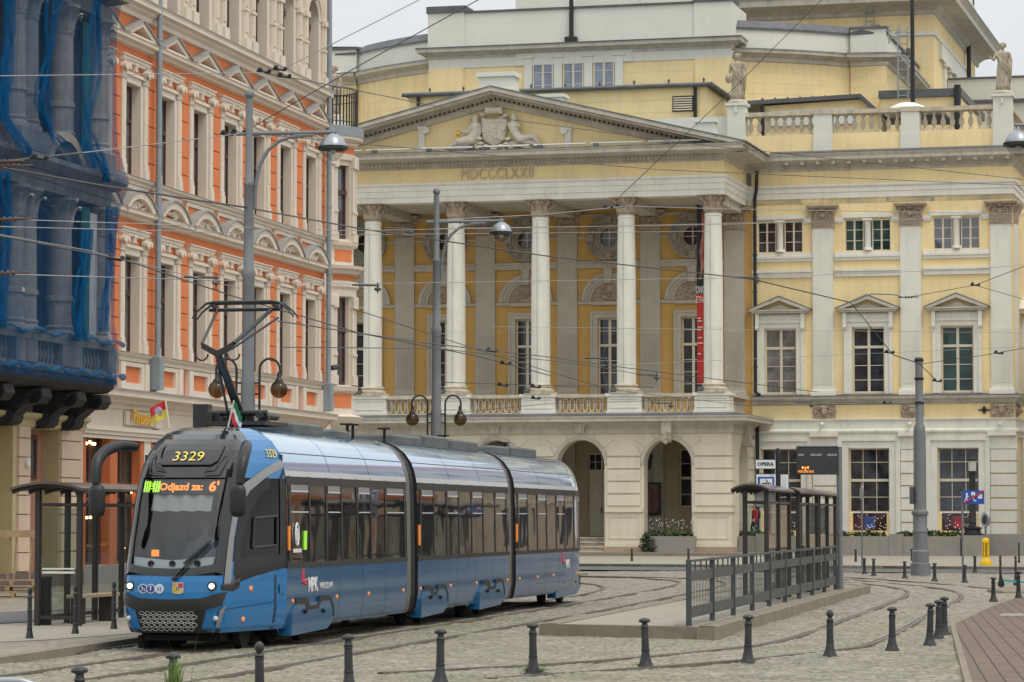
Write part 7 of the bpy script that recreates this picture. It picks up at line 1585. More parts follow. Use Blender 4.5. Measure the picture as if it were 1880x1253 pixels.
def bollard(px, py_top, kind, label, h=None, lean=0.0, base=None):
    hh = {'tall': .915, 'cap': .67, 'ball': .69}[kind]; zc = 1.0
    if base: p = gnd(px, base); zc = (py_top and ((base - py_top) / (base - HZ) * CH) / hh) or 1.0
    else:
        D_ = F * (CH - hh) / (py_top - HZ); p = gnd(px, HZ + F * CH / D_)
    if kind not in BM:
        o = bollard_mesh(kind).build('bollard', BOLL, None, smooth=True, angle=40); BM[kind] = o
    else: o = BM[kind].copy(); COL.objects.link(o)
    o.location = (p.x, p.y, -.012); o.rotation_euler = (lean * .6, lean, random.random() * 3); o.scale = (.76, .76, min(max(zc, .85), 1.12))
    tag(o, label, 'bollard', 'cast iron bollards on the square'); return o
for a in ((54, 1077, 'tall', 'tall slim ringed bollard at far left beside the shelter end', 1182), (138, 1072, 'tall', 'tall slim ringed bollard before the glass shelter corner post', 1173), (209, 1067, 'tall', 'tall slim ringed bollard just left of the tram nose', 1164)): bollard(a[0], a[1], a[2], a[3], base=a[4])
for a in ((148, 1221, 'cap', 'iron bollard cut off at the bottom left corner, mushroom cap'), (318, 1196, 'cap', 'mushroom cap bollard half hidden behind tall green grass'), (477, 1176, 'ball', 'ball-topped bollard standing before the tram cab'), (641, 1163, 'cap', 'flat-capped bollard in front of the first tram section', .03), (808, 1153, 'cap', 'flat-capped bollard below the tram articulation, leaning slightly'),
          (979, 1142, 'cap', 'bollard with grass tuft at its foot beside the platform corner'), (1186, 1133, 'cap', 'flat-capped bollard before the platform kerb, left of railing'), (1373, 1127, 'cap', 'flat-capped bollard before the shelter railing'), (1524, 1118, 'ball', 'ball-topped bollard between the two curved rails'),
          (1638, 1113, 'cap', 'flat-capped bollard standing just outside the outer curved rail'), (1707, 1106, 'cap', 'front bollard of the close trio by the red brick paving'), (1723, 1100, 'cap', 'middle bollard of the close trio by the red brick paving'), (1734, 1094, 'cap', 'rear bollard of the close trio by the red brick paving')):
    bollard(*a[:4], lean=random.uniform(-.03, .05) if len(a) < 5 else a[4])
for a in ((1824, 1059, 'cap', 'flat-capped bollard at the corner of the red brick paving', 1104), (1870, 1047, 'cap', 'bollard at right edge nearest the teal scooter deck', 1101), (1837, 1019, 'tall', 'tall straight bollard beside the teal scooter stem', 1074), (1865, 1020, 'tall', 'tall straight bollard behind the teal scooter deck', 1075), (1871, 996, 'tall', 'tall bollard near the granite plinth at far right', 1038),
          (1790, 1020, 'cap', 'small bollard left of the yellow marker post', 1052), (1771, 1037, 'cap', 'small bollard at the foot of the blue zone sign post', 1070), (1716, 1033, 'cap', 'small bollard right of the thick catenary mast', 1067), (1661, 1030, 'cap', 'small bollard left of the thick catenary mast', 1062), (1604, 1025, 'cap', 'right bollard of the close pair before the granite planter', 1057),
          (1587, 1024, 'cap', 'left bollard of the close pair before the granite planter', 1054), (1571, 1008, 'cap', 'small bollard against the granite planter beside the thin post', 1036), (1674, 1007, 'cap', 'bollard peeking out behind the thick catenary mast', 1034), (1160, 1007, 'cap', 'small bollard before the middle portico pier', 1035), (1264, 1007, 'cap', 'small bollard before the right portico pier', 1036)):
    bollard(a[0], a[1], a[2], a[3], base=a[4])
# ================================================================== LAMP POSTS AND MASTS
GLOBE = glass('globe_smoked', (.62, .48, .30), .62, .08, 1.5); BOWL = glass('lamp_bowl', (.95, .95, .95), .85, .05, 1.5); LAMPG = mat('lamp_grey', (.33, .35, .37), .35, .1, 2, metal=.5)
def lamp_head(root, x, z, r=.31):
    m = MB(); m.lathe([(.03, .2), (.04, .1), (.12, .06), (.24, -.03), (r - .01, -.16), (r, -.2)], x, 0, z, 24); h = m.build('lamp_head', LAMPG, root, smooth=True)
    m = MB(); m.lathe([(r + .01, -.2), (r + .035, -.21), (r + .035, -.28), (r, -.29)], x, 0, z, 24); m.build('lamp_rim', IRON, h)
    m = MB(); m.lathe([(r - .02, -.29), (r - .1, -.42), (.1, -.52), (.02, -.54)], x, 0, z, 24); m.build('lamp_bowl', BOWL, h, smooth=True)
    m = MB(); m.ball((x, 0, z - .3), (.07, .07, .1)); m.build('lamp_bulb', PARAPET, h, smooth=True); return h
def lamp_post(px, D, label, rz=0.0, only_head=False):
    x = (px - CX) / F * D; r = empty('street_lamp', (x, D, 0), rz, label, 'street lamp')
    m = MB(); m.lathe([(.24, 0), (.24, .3), (.19, .4), (.17, 1.0), (.16, 5.0), (.155, 5.15), (.14, 5.2), (.135, 7.4), (.15, 7.45), (.15, 7.6), (.115, 7.65), (.11, 9.5), (.125, 9.52), (.125, 9.6), (.085, 9.65), (.08, 11.5)], 0, 0, 0, 18); m.ball((0, 0, 11.6), .11); m.build('pole', POLEM, r, smooth=True)
    m = MB(); m.tube([(-.3, 0, 10.7), (1.98, 0, 10.74)], .045, 8); m.tube([(1.0, 0, 10.66), (1.45, 0, 10.67)], .04, 8)
    P = [(.14, 0, 9.0), (.14, 0, 9.3), (.16, 0, 9.6), (.25, 0, 10.0), (.42, 0, 10.32), (.65, 0, 10.52), (.9, 0, 10.62), (1.2, 0, 10.65)]; m.tube(P, .04, 8)
    for z in (9.1, 9.35): m.tube([(0, 0, z), (.16, 0, z)], .035, 6)
    for xx in (.7, 1.5): m.tube([(xx, 0, 10.64), (xx, 0, 10.74)], .02, 6)
    m.build('upper_arm', POLEM, r, smooth=True); lamp_head(r, 1.9, 10.62)
    for s in (-1, 1):
        m = MB(); P = [(s * .26, 0, 4.35)] + [(s * .26, 0, 5.0), (s * .26, 0, 5.25)] + [(s * (.26 + .23 * (1 - math.cos(t))), 0, 5.35 + .25 * math.sin(t)) for t in [math.pi * i / 10 for i in range(11)]] + [(s * .72, 0, 5.2)]
        m.tube(P, .028, 7)
        for z in (4.8, 5.05): m.tube([(0, 0, z), (s * .27, 0, z)], .025, 6)
        m.lathe([(.03, .35), (.05, .3), (.05, .2), (.09, .17), (.1, .12)], s * .70, 0, 4.95, 12); a = m.build('side_arm', IRON, r, smooth=True, angle=60)
        m = MB(); m.ball((s * .70, 0, 4.9), .2, 20, 14); m.build('globe_shade', GLOBE, a, smooth=True); m = MB(); m.lathe([(.03, 0), (.05, .1), (.04, .2)], s * .70, 0, 4.86, 8); m.build('lamp_bulb', FRAMEW, a)
    return r
lamp_post(455, 70, 'tall grey lamp post with hood lamp and twin globes before the orange tenement')
lamp_post(801, 91, 'tall grey lamp post with globes before the opera portico')
z, D = 10.74, 70.6; xr = (1874 - CX) / F * D; r = empty('street_lamp', (xr + 1.9, D, 0), math.pi, 'hooded lamp head entering at the right edge above the cornice', 'street lamp')
m = MB(); m.lathe([(.24, 0), (.2, .4), (.16, 5), (.11, 9.6), (.08, 11.5)], 0, 0, 0, 16); m.build('pole', POLEM, r, smooth=True); m = MB(); m.tube([(-.3, 0, 10.95), (1.98, 0, 10.98)], .045, 8); m.build('upper_arm', POLEM, r); lamp_head(r, 1.9, 10.78)
p = gnd(1690, 1057); r = empty('catenary_mast', tuple(p), 0, 'thick stepped grey catenary mast with wires before the right wing', 'mast')
m = MB(); m.lathe([(.35, 0), (.35, .42), (.30, .45), (.30, .85), (.25, .9), (.255, 1.5), (.27, 1.52), (.27, 1.56), (.25, 1.6), (.25, 2.1), (.30, 2.14), (.30, 2.24), (.22, 2.3), (.215, 5.0), (.2, 5.2), (.14, 5.3), (.135, 7.65), (0.02, 7.66)], 0, 0, 0, 24); m.build('pole', POLEM, r, smooth=True, angle=35)
m = MB(); m.box(-.36, -.24, -.2, .05, 2.5, 3.1); m.build('junction_box', DARKIRON, r)
m = MB()
for z in (7.5, 6.85, 6.0): m.lathe([(.15, z), (.17, z + .02), (.17, z + .08), (.15, z + .1)], 0, 0, 0, 16)
m.build('clamp', IRON, r)
# ================================================================== SHELTERS
SHD = mat('shelter_brown', (.028, .022, .018), .45, .2, 4); SHG = glass('shelter_glass', (.93, .97, .95), .95, .02, 1.22); SHR = mat('shelter_roof', (.075, .055, .045), .35, .2, 2, coat=.3)
def shelter(loc, rz, label, w, ol, orr, length=4.7, back='left', hroof=2.36, few=False):
    """x along the platform, y to the left; posts in two rows w apart, curved roof over them"""
    r = empty('tram_stop_shelter', loc, rz, label, 'shelter', 'glass tram stop shelters'); yb, yf = (w, 0.0) if back == 'left' else (0.0, w)
    for x in ((0, 2.35, length) if few else (0, 1.57, 3.13, length)): m = MB(); m.cbox(x - .05, x + .05, yb - .05, yb + .05, 0, hroof - .02, .01); m.build('post', SHD, r)
    for x in ((0,) if few else (0, length)): m = MB(); m.cbox(x - .05, x + .05, yf - .05, yf + .05, 0, hroof - .02, .01); m.build('post', SHD, r)
    m = MB(); m.box(-.04, length, yb - .03, yb + .03, hroof - .32, hroof - .26); m.box(-.04, length, yf - .03, yf + .03, hroof - .32, hroof - .26)
    for x in (0, length): m.box(x - .03, x + .03, 0, w, hroof - .32, hroof - .26); 
    m.box(-.03, length, yb - .03, yb + .03, .12, .18); m.box(-.03, .03, 0, w, .12, .18); m.build('frame_rail', SHD, r)
    for a, b in (((0, 2.35), (2.35, length)) if few else ((0, 1.57), (1.57, 3.13), (3.13, length))): m = MB(); m.box(a + .07, b - .07, yb - .006, yb + .006, .2, hroof - .34); m.build('glass_panel', SHG, r)
    m = MB(); m.box(-.006, .006, .07, w - .07, .2, hroof - .34); gp = m.build('glass_panel', SHG, r)
    m = MB(); m.box(-.012, -.008, .08, w - .08, .93, .97); m.box(-.012, -.008, .08, w - .08, 1.0, 1.03); m.build('safety_stripe', PARAPET, gp)
    y0, y1 = -orr, w + ol; n = 12; m = MB(); rg = []
    for x in (-.35, length + .35): rg.append([(x, y0 + (y1 - y0) * i / n, hroof + .12 * math.sin(math.pi * i / n) ** .8) for i in range(n + 1)] + [(x, y0 + (y1 - y0) * i / n, hroof - .045 + .12 * math.sin(math.pi * i / n) ** .8) for i in range(n, -1, -1)])
    m.loft(rg, caps=True); rf = m.build('roof', SHR, r, smooth=True, angle=40)
    for k in range(7):
        x = -.2 + (length + .4) * k / 6; m = MB(); m.tube([(x, y0 + (y1 - y0) * i / n, hroof - .075 + .12 * math.sin(math.pi * i / n) ** .8) for i in range(n + 1)], .03, 5); m.build('roof_rib', SHD, rf)
    return r
RS = math.pi / 2 - math.atan(5.28 / 27.1)
pr = gnd(1406.5, 1104, .18); ds = Vector((math.sin(math.atan(5.28 / 27.1)), math.cos(math.atan(5.28 / 27.1)), 0))
pr = Vector(((1406.5 - CX) / F * 67.8, 67.8, .18))
for i, (L_, lb) in enumerate(((0, 'nearest of three brown glass shelters on the tram platform'), (6.8, 'middle of three brown glass shelters on the tram platform'), (12.0, 'farthest of three brown glass shelters, beside the display pole'))):
    p = pr + ds * L_; shelter(tuple(p), RS, lb, .47, .27, .10, back='right', hroof=2.46, few=True)
pl = gnd(145, 1150, .08); shelter((pl.x, pl.y, .083), math.pi / 2 - AT, 'brown glass shelter on the left pavement beside the tram nose', .78, .42, .16, back='left', hroof=2.45)
b = gnd(152, 1147, .08); bn_ = empty('bench', (b.x, b.y, .083), math.pi / 2 - AT, 'narrow wooden bench on black legs inside the left shelter', 'bench')
m = MB(); m.cbox(0, 2.1, .0, .32, .47, .53, .01); m.build('seat', TANSTONE, bn_)
for x in (.2, 1.75): m = MB(); m.box(x - .06, x + .06, .04, .28, 0, .47); m.build('leg', SHD, bn_)
b = gnd(80, 1148, .08); m = MB(); m.cbox(-.11, .11, -.11, .11, 0, .84, .03); m.cbox(-.125, .125, -.125, .125, .80, .87, .02); m.box(-.08, .08, -.118, -.108, .62, .72); tag(m.build('litter_bin', IRON, loc=(b.x + .02, b.y, .083)), 'slim black litter bin behind the left shelter glass', 'litter bin')
# platform railing
RLM = mat('railing_green_grey', (.055, .066, .065), .5, .2, 3, streak=.25)
q0, q1 = gnd(1265, 1151, .18), gnd(1533.8, 1083, .18); ql = (q1 - q0).length; rl = empty('platform_railing', tuple(q0), math.atan2(q1.y - q0.y, q1.x - q0.x), 'long grey-green steel railing along the platform edge', 'railing'); NP = 9; st = ql / NP
for i in range(NP + 1): m = MB(); m.cbox(i * st - .045, i * st + .045, -.045, .045, 0 if i else -.0, 1.13, .008); m.build('post', RLM, rl)
m = MB(); m.box(.05, ql - .05, -.035, .035, 1.08, 1.12); m.build('handrail', RLM, rl)
for i in range(NP):
    a, b = i * st + .05, (i + 1) * st - .05; m = MB(); m.box(a, b, -.02, .02, .76, .93); m.box(a, b, -.02, .02, .14, .33)
    for k in range(1, 4): x = a + (b - a) * k / 4; m.box(x - .016, x + .016, -.012, .012, .93, 1.08)
    pn_ = m.build('panel', RLM, rl); m = MB(); k_ = 15
    for k in range(k_): x = a + (b - a) * (k + .5) / k_; m.box(x - .005, x + .005, -.004, .004, .33, .76)
    m.build('bars', RLM, pn_)
# ================================================================== SIGNS
SIGNW = mat('sign_white', (.72, .74, .74), .4, .03, 3); SIGNB = mat('sign_blue', (.015, .075, .40), .4, .05, 3); SIGNK = mat('sign_black', (.02, .02, .022), .4, .1)
SC_D = 72.0; p = Vector(((1428 - CX) / F * SC_D, SC_D, .18)); sg = empty('stop_sign', tuple(p), -.06, 'tram stop pole with white OPERA plate and blue tram pictogram', 'stop sign')
def zz(py, D=SC_D): return CH + (HZ - py) / F * D - .18
def xx(px, D=SC_D, b=1428): return (px - b) / F * D
m = MB(); m.tube([(0, 0, 0), (0, 0, zz(826))], .05, 10); m.lathe([(.06, zz(832)), (.06, zz(828)), (.02, zz(823))], 0, 0, 0, 10); m.build('pole', IRON, sg, smooth=True)
m = MB(); m.cbox(xx(1386), xx(1424.5), -.03, .03, zz(862), zz(844), .01); pt = m.build('name_plate', IRON, sg); m = MB(); m.box(xx(1387.3), xx(1423.3), -.034, -.031, zz(860.8), zz(845.2)); m.build('plate_face', SIGNW, pt); place_text('lettering', 'OPERA', .115, SIGNK, pt, ((xx(1387) + xx(1423)) / 2, -.037, zz(853)), (1, 0, 0), (0, 0, 1), depth=.002, xs=1.05, bold=.004)
m = MB(); m.cbox(xx(1387), xx(1425), -.03, .03, zz(932), zz(870), .01); pt = m.build('stop_plate', IRON, sg); m = MB(); m.box(xx(1388.3), xx(1423.7), -.034, -.031, zz(930.5), zz(871.5)); m.build('plate_face', SIGNW, pt)
m = MB(); m.box(xx(1391), xx(1421), -.039, -.0345, zz(901), zz(876)); m.build('blue_square', SIGNB, pt); m = MB(); m.box(xx(1395), xx(1417.5), -.043, -.0392, zz(898.5), zz(879.5)); m.build('white_square', SIGNW, pt)
m = MB(); y = -.047; x0, x1 = xx(1397), xx(1416); m.box(x0, x1, y, -.0435, zz(895.5), zz(893)); m.box(x0 + .02, x1 - .02, y, -.0435, zz(888.5), zz(886.8)); m.tube([(xx(1406), y, zz(886.5)), (xx(1409), y, zz(883.5)), (xx(1405), y, zz(881))], .008, 4)
for k in range(5): x = x0 + .02 + (x1 - x0 - .04) * k / 4; m.box(x - .008, x + .008, y, -.0435, zz(893), zz(888))
for k in (.25, .75): m.ball((x0 + (x1 - x0) * k, y + .002, zz(896.5)), (.015, .003, .015), 8, 4)
m.build('tram_pictogram', SIGNK, pt); place_text('stop_number', '18311', .04, SIGNB, pt, (xx(1416), -.037, zz(873.6)), (1, 0, 0), (0, 0, 1), depth=.001)
m = MB(); m.cbox(xx(1431.5), xx(1448), -.03, .03, zz(906), zz(871), .01); pt = m.build('timetable', IRON, sg); m = MB(); m.box(xx(1432.7), xx(1446.8), -.034, -.031, zz(905), zz(872)); m.build('plate_face', SIGNW, pt); m = MB()
for k in range(14): m.box(xx(1434), xx(1434) + .12, -.036, -.0345, zz(903 - 2.2 * k), zz(903 - 2.2 * k) + .008)
m.build('timetable_print', GREYTRIM, pt)
D2 = 79.8; p = Vector(((1541 - CX) / F * D2, D2, .0)); ds_ = empty('departure_display', tuple(p), -.05, 'black electronic departure display with orange text on grey pole', 'display')
X2 = lambda px: (px - 1541) / F * D2; Z2 = lambda py: CH + (HZ - py) / F * D2
m = MB(); m.tube([(0, 0, .1), (0, 0, Z2(821))], .07, 12); m.tube([(0, 0, 0), (0, 0, .75)], .085, 12); m.box(-.04, .04, -.1, -.08, 1.6, 1.68); m.build('pole', POLEM, ds_, smooth=True, angle=50)
m = MB(); m.cbox(X2(1462.5), X2(1537), -.12, .12, Z2(872), Z2(820.5), .015); m.box(X2(1537), 0, -.04, .04, Z2(862), Z2(830)); db = m.build('display_case', SIGNK, ds_); m = MB(); m.box(X2(1461), X2(1538), -.14, .14, Z2(820.5), Z2(819)); m.build('display_hood', LAMPG, db)
m = MB(); m.box(X2(1463.8), X2(1536), -.128, -.121, Z2(870.8), Z2(822)); m.build('screen', BLKG, db)
for tx, px_ in (('LINIA', 1470), ('KIERUNEK', 1498), ('ODJAZD', 1527)): place_text('heading', tx, .065, SIGNW, db, (X2(px_), -.131, Z2(836)), (1, 0, 0), (0, 0, 1), depth=.001)
place_text('led_text', 'WŁĄCZONE GŁOS', .08, LEDO, db, (X2(1479), -.131, Z2(866.5)), (1, 0, 0), (0, 0, 1), depth=.001, xs=.6)
m = MB(); c = (X2(1478), -.131, Z2(859)); m.tube([c, (c[0], c[1], c[2] - .08)], .012, 4); m.prism([(c[0] - .09, c[2] + .035), (c[0] - .09, c[2] - .04), (c[0], c[2])], 'y', -.132, -.129); m.prism([(c[0] + .09, c[2] + .035), (c[0] + .09, c[2] - .04), (c[0], c[2])], 'y', -.132, -.129); m.build('led_symbol', LEDO, db)
p = gnd(1583, 1046); D3 = p.y; r = empty('sign_post', (p.x, p.y, .1), 0, 'thin grey post with a road sign seen edge-on before the granite planter', 'sign post'); m = MB(); m.tube([(0, 0, -.1), (0, 0, 3.3)], .035, 8); m.build('pole', POLEM, r); m = MB(); m.tube([(-.06, -.02, 2.9), (.06, .02, 2.9)], .3, 16); m.T = None; o = m.build('sign_disc', LAMPG, r); o.rotation_euler = (0, 0, 0); o.scale = (.35, 1, 1)
p = gnd(1768, 1069); D4 = p.y; r = empty('zone_sign', (p.x, p.y, 0), -.1, 'blue end-of-residential-zone sign crossed by a red bar', 'road sign')
X4 = lambda px: (px - 1768) / F * D4; Z4 = lambda py: CH + (HZ - py) / F * D4
m = MB(); m.tube([(0, 0, 0), (0, 0, Z4(903))], .035, 8); m.build('pole', POLEM, r); m = MB(); m.box(X4(1769), X4(1807.5), -.06, -.04, Z4(926), Z4(901)); pl_ = m.build('sign_plate', SIGNB, r)
m = MB(); y = -.066
m.ball((X4(1776), y, Z4(907.5)), (.035, .004, .035), 10, 5); m.tube([(X4(1776), y, Z4(909)), (X4(1775), y, Z4(915))], .03, 5); m.tube([(X4(1775), y, Z4(915)), (X4(1778), y, Z4(921))], .02, 5); m.tube([(X4(1775), y, Z4(915)), (X4(1772), y, Z4(921))], .02, 5); m.tube([(X4(1775), y, Z4(910)), (X4(1779), y, Z4(913))], .016, 5)
m.box(X4(1784), X4(1791), y, -.061, Z4(909), Z4(904)); m.ball((X4(1785), y, Z4(909.5)), (.025, .004, .025), 8, 4); m.ball((X4(1790), y, Z4(909.5)), (.025, .004, .025), 8, 4)
m.prism([(X4(1796), Z4(916)), (X4(1796), Z4(908)), (X4(1800), Z4(904)), (X4(1804), Z4(908)), (X4(1804), Z4(916))], 'y', y, -.061); m.tube([(X4(1788), y, Z4(914)), (X4(1789), y, Z4(921))], .02, 5); m.ball((X4(1792), y, Z4(920)), (.025, .004, .025), 8, 4); m.build('pictogram', SIGNW, pl_)
m = MB(); m.tube([(X4(1770), -.07, Z4(925)), (X4(1806.5), -.07, Z4(902))], .035, 4); m.build('red_bar', mat('sign_red', (.35, .03, .06), .4), pl_)
YEL = mat('post_yellow', (.80, .50, .01), .45, .08, 4); p = gnd(1810, 1039, .1); r = empty('marker_post', (p.x, p.y, .1), 0, 'yellow marker post with small round sign on grey stem', 'marker post')
m = MB(); m.lathe([(.24, 0), (.25, .12), (.19, .22), (.15, .3), (.13, .34), (.13, .36)], 0, 0, 0, 16); m.lathe([(.15, .92), (.15, 1.04), (.1, 1.1), (.03, 1.13)], 0, 0, 0, 16)
for i in range(6): a = math.pi / 3 * i; m.tube([(.11 * math.cos(a), .11 * math.sin(a), .34), (.11 * math.cos(a), .11 * math.sin(a), .94)], .035, 6)
m.build('yellow_guard', YEL, r, smooth=True, angle=50); m = MB(); m.tube([(0, 0, .3), (0, 0, 2.0)], .045, 8); m.build('stem', POLEM, r); m = MB(); m.tube([(-.05, -.02, 1.85), (.05, .02, 1.85)], .3, 18); o = m.build('sign_disc', LAMPG, r); o.scale = (1, 1, 1); m = MB(); m.tube([(-.06, -.03, 1.85), (-.02, -.06, 1.85)], .2, 14); m.build('sign_face', DARKIRON, o)
# ================================================================== OVERHEAD LINES
INSU = mat('insulator_brown', (.07, .035, .025), .4, .2)
WIRE = mat('wire_dark', (.045, .043, .042), .5, .2, 1); WIREG = mat('wire_grey', (.30, .29, .28), .5, .2, 1)
def net_line(label, wires, hang=()):
    r = None
    for w in wires:
        pts = [atY(px, py, D) for px, py, D in w[0]]; P = []
        for a, b in zip(pts, pts[1:]):
            L_ = (b - a).length; k = 10
            for i in range(k): t = i / k; q = a.lerp(b, t); q.z -= w[3] * 4 * t * (1 - t) if len(w) > 3 else 0; P.append(q)
        P.append(pts[-1])
        if r is None: r = empty('overhead_line', tuple(P[0]), 0, label, 'overhead line'); o0 = P[0].copy()
        m = MB(); m.tube([tuple(q - o0) for q in P], w[1] * .8, 5); m.build('wire', w[2], r)
    for px, py, D, kind in hang:
        q = atY(px, py, D) - o0; m = MB(); 
        if kind == 'ins':
            for k in (-1, 0, 1): m.ball((q.x + k * .09, q.y, q.z), (.035, .045, .045), 8, 5)
            m.tube([(q.x - .35, q.y, q.z - .01), (q.x + .35, q.y, q.z + .01)], .02, 5); m.build('insulator', INSU, r)
        elif kind == 'arm': m.tube([(q.x - .5, q.y, q.z + .04), (q.x + .25, q.y, q.z + .02)], .03, 6); m.ball((q.x + .2, q.y, q.z - .08), (.1, .06, .06), 8, 5); m.tube([(q.x + .2, q.y, q.z + .1), (q.x + .2, q.y, q.z - .2)], .02, 5); m.build('hanger', DARKIRON, r)
        else: m.tube([(q.x - .2, q.y, q.z + .02), (q.x + .1, q.y, q.z - .02)], .03, 6); m.ball((q.x - .12, q.y, q.z + .05), .06, 6, 4); m.ball((q.x + .1, q.y, q.z + .02), .05, 6, 4); m.build('clamp', IRON, r)
net_line('span wires crossing the upper orange facade to the sky', [([(-20, 140, 55), (485, 134, 72)], .012, WIREG), ([(485, 134, 72), (525, 142, 72)], .018, WIRE), ([(522, 126, 72), (780, -5, 72)], .014, WIREG), ([(520, 140, 72), (900, 215, 110), (1250, 262, 130), (1880, 330, 140)], .017, WIRE)], [(487, 132, 72, 'clamp'), (516, 128, 72, 'clamp'), (524, 141, 72, 'clamp')])
net_line('wires fixed to the left lamp post below its hood lamp', [([(-20, 300, 55), (150, 281, 60)], .028, WIRE), ([(150, 281, 60), (440, 246, 70)], .013, WIREG), ([(456, 238, 70), (670, 115, 70), (900, -12, 70)], .015, WIRE), ([(470, 246, 70), (700, 268, 90), (1210, 312, 120), (1900, 342, 140)], .016, WIRE)], [(8, 297, 55, 'ins'), (25, 305, 55, 'ins'), (75, 291, 57, 'clamp'), (420, 247, 70, 'clamp'), (440, 244, 70, 'clamp')])
net_line('thick black feeder cable sagging past the blue net to the right', [([(-20, 304, 55), (180, 340, 60), (455, 382, 70), (660, 420, 84), (1000, 470, 95), (1380, 513, 105), (1562, 556, 107)], .026, WIRE), ([(1562, 556, 107), (1640, 652, 107), (1688, 668, 108.6), (1722, 702, 108)], .022, WIRE)], [(1380, 511, 105, 'arm'), (1635, 648, 107, 'clamp'), (1722, 700, 108, 'clamp')])
net_line('lower black cable running from the blue net toward the portico', [([(-20, 430, 52), (230, 478, 58), (430, 545, 70), (660, 612, 80), (880, 655, 90), (1010, 690, 96)], .02, WIRE), ([(-20, 428, 52), (160, 460, 57), (440, 530, 70)], .012, WIREG)], [(215, 476, 58, 'clamp')])
net_line('pair of pale wires crossing the orange facade at mid height', [([(-20, 402, 50), (640, 424, 82), (1350, 412, 118), (1900, 395, 125)], .011, WIREG), ([(-20, 416, 50), (600, 432, 82), (1300, 425, 118)], .011, WIREG)], [(18, 403, 50, 'ins')])
net_line('pale span wire at window height with an orange insulator at left', [([(-20, 503, 50), (640, 522, 84), (1380, 510, 110), (1780, 495, 110), (1900, 485, 112)], .012, WIREG)], [(14, 502, 50, 'ins'), (380, 512, 68, 'arm'), (740, 422, 88, 'arm'), (680, 526, 85, 'arm')])
net_line('wires from the second lamp post across the columns', [([(803, 404, 91), (1000, 394, 100), (1150, 379, 105), (1330, 384, 112), (1900, 394, 118)], .016, WIREG), ([(803, 420, 91), (1100, 416, 100), (1900, 398, 120)], .011, WIREG)], [(1118, 381, 104, 'clamp'), (1140, 379, 105, 'clamp')])
net_line('wire rising steeply from the fourth column to the roof', [([(1138, 361, 120), (1330, 180, 120), (1520, -12, 120)], .018, WIRE)], [])
net_line('contact wires above the tram roof before the portico windows', [([(510, 590, 58), (780, 630, 75), (1000, 655, 92), (1120, 672, 104), (1500, 720, 112)], .017, WIRE), ([(520, 638, 58), (800, 640, 75), (1060, 668, 95), (1290, 707, 110)], .014, WIRE), ([(650, 568, 80), (900, 650, 90), (1120, 716, 100)], .016, WIRE), ([(800, 702, 91), (1000, 708, 95), (1200, 712, 100)], .014, WIRE)], [(905, 645, 85, 'clamp'), (930, 668, 90, 'clamp'), (925, 708, 92, 'clamp'), (985, 711, 94, 'clamp'), (1102, 660, 100, 'arm'), (1195, 690, 105, 'arm')])
net_line('wires joined at the right mast before the pilasters', [([(1566, 555, 107), (1600, 540, 107), (1640, 541, 107), (1662, 547, 107)], .03, POLEM), ([(1662, 547, 107), (1790, 524, 107), (1900, 482, 105)], .015, WIRE), ([(1790, 524, 107), (1900, 556, 105)], .013, WIRE), ([(1688, 669, 108.6), (1810, 652, 107), (1900, 636, 105)], .015, WIRE), ([(1100, 672, 104), (1900, 636, 115)], .009, WIREG), ([(900, 600, 95), (1900, 612, 115)], .009, WIREG)], [(1668, 546, 107, 'ins'), (1792, 524, 107, 'clamp'), (1634, 648, 107, 'clamp'), (1835, 649, 107, 'clamp')])
net_line('low wires drooping over the balcony balustrade', [([(840, 758, 100), (1000, 742, 108), (1240, 735, 118), (1480, 738, 122), (1687, 742, 108.6)], .013, WIRE), ([(1120, 716, 120), (1370, 745, 120), (1690, 742, 108.6)], .012, WIRE)], [(985, 732, 108, 'clamp'), (1222, 742, 118, 'arm'), (1480, 741, 122, 'arm'), (1630, 741, 112, 'clamp')])
# ================================================================== PLANTERS, PLANTS, PERSON, SMALL THINGS
def leafmat(name, c, var=.5):
    m = mat(name, c, .6, var, 6); return m
LEAF = leafmat('leaf_green', (.055, .09, .03)); LEAFD = leafmat('leaf_dark', (.03, .06, .028)); LEAFY = leafmat('leaf_yellow', (.20, .19, .03)); GRASS = leafmat('grass_blade', (.13, .21, .04), .45); FLOW = mat('flower_white', (.75, .72, .68), .6, .05)
def leaves(mb, c, rad, n, size, rng, flat=1.0):
    for i in range(n):
        v = Vector((rng.gauss(0, 1), rng.gauss(0, 1), rng.gauss(0, 1))).normalized() * (rng.random() ** .45)
        p = Vector(c) + Vector((v.x * rad[0], v.y * rad[1], v.z * rad[2])); a = Vector((rng.gauss(0, 1), rng.gauss(0, 1), rng.gauss(0, .6))).normalized(); b = a.cross(Vector((rng.gauss(0, 1), rng.gauss(0, 1), rng.gauss(0, 1)))).normalized(); s = size * rng.uniform(.6, 1.4)
        mb.add([tuple(p - a * s), tuple(p + b * s * .5), tuple(p + a * s), tuple(p - b * s * .5)], [(0, 1, 2, 3)])
def shrub(name, label, cat, loc, parts, seed, group=None, stems=True):
    rng = random.Random(seed); r = empty(name, loc, 0, label, cat, group)
    for nm, mt, lst in parts:
        m = MB()
        for (c, rad, n, s) in lst: leaves(m, c, rad, n, s, rng)
        m.build(nm, mt, r)
    if stems:
        m = MB()
        for i in range(6): a = rng.uniform(0, 6.28); m.tube([(0, 0, 0), (.15 * math.cos(a), .15 * math.sin(a), .2), (.3 * math.cos(a), .3 * math.sin(a), .5)], [.02, .015, .006], 5)
        m.build('stem', TANSTONE, r)
    return r
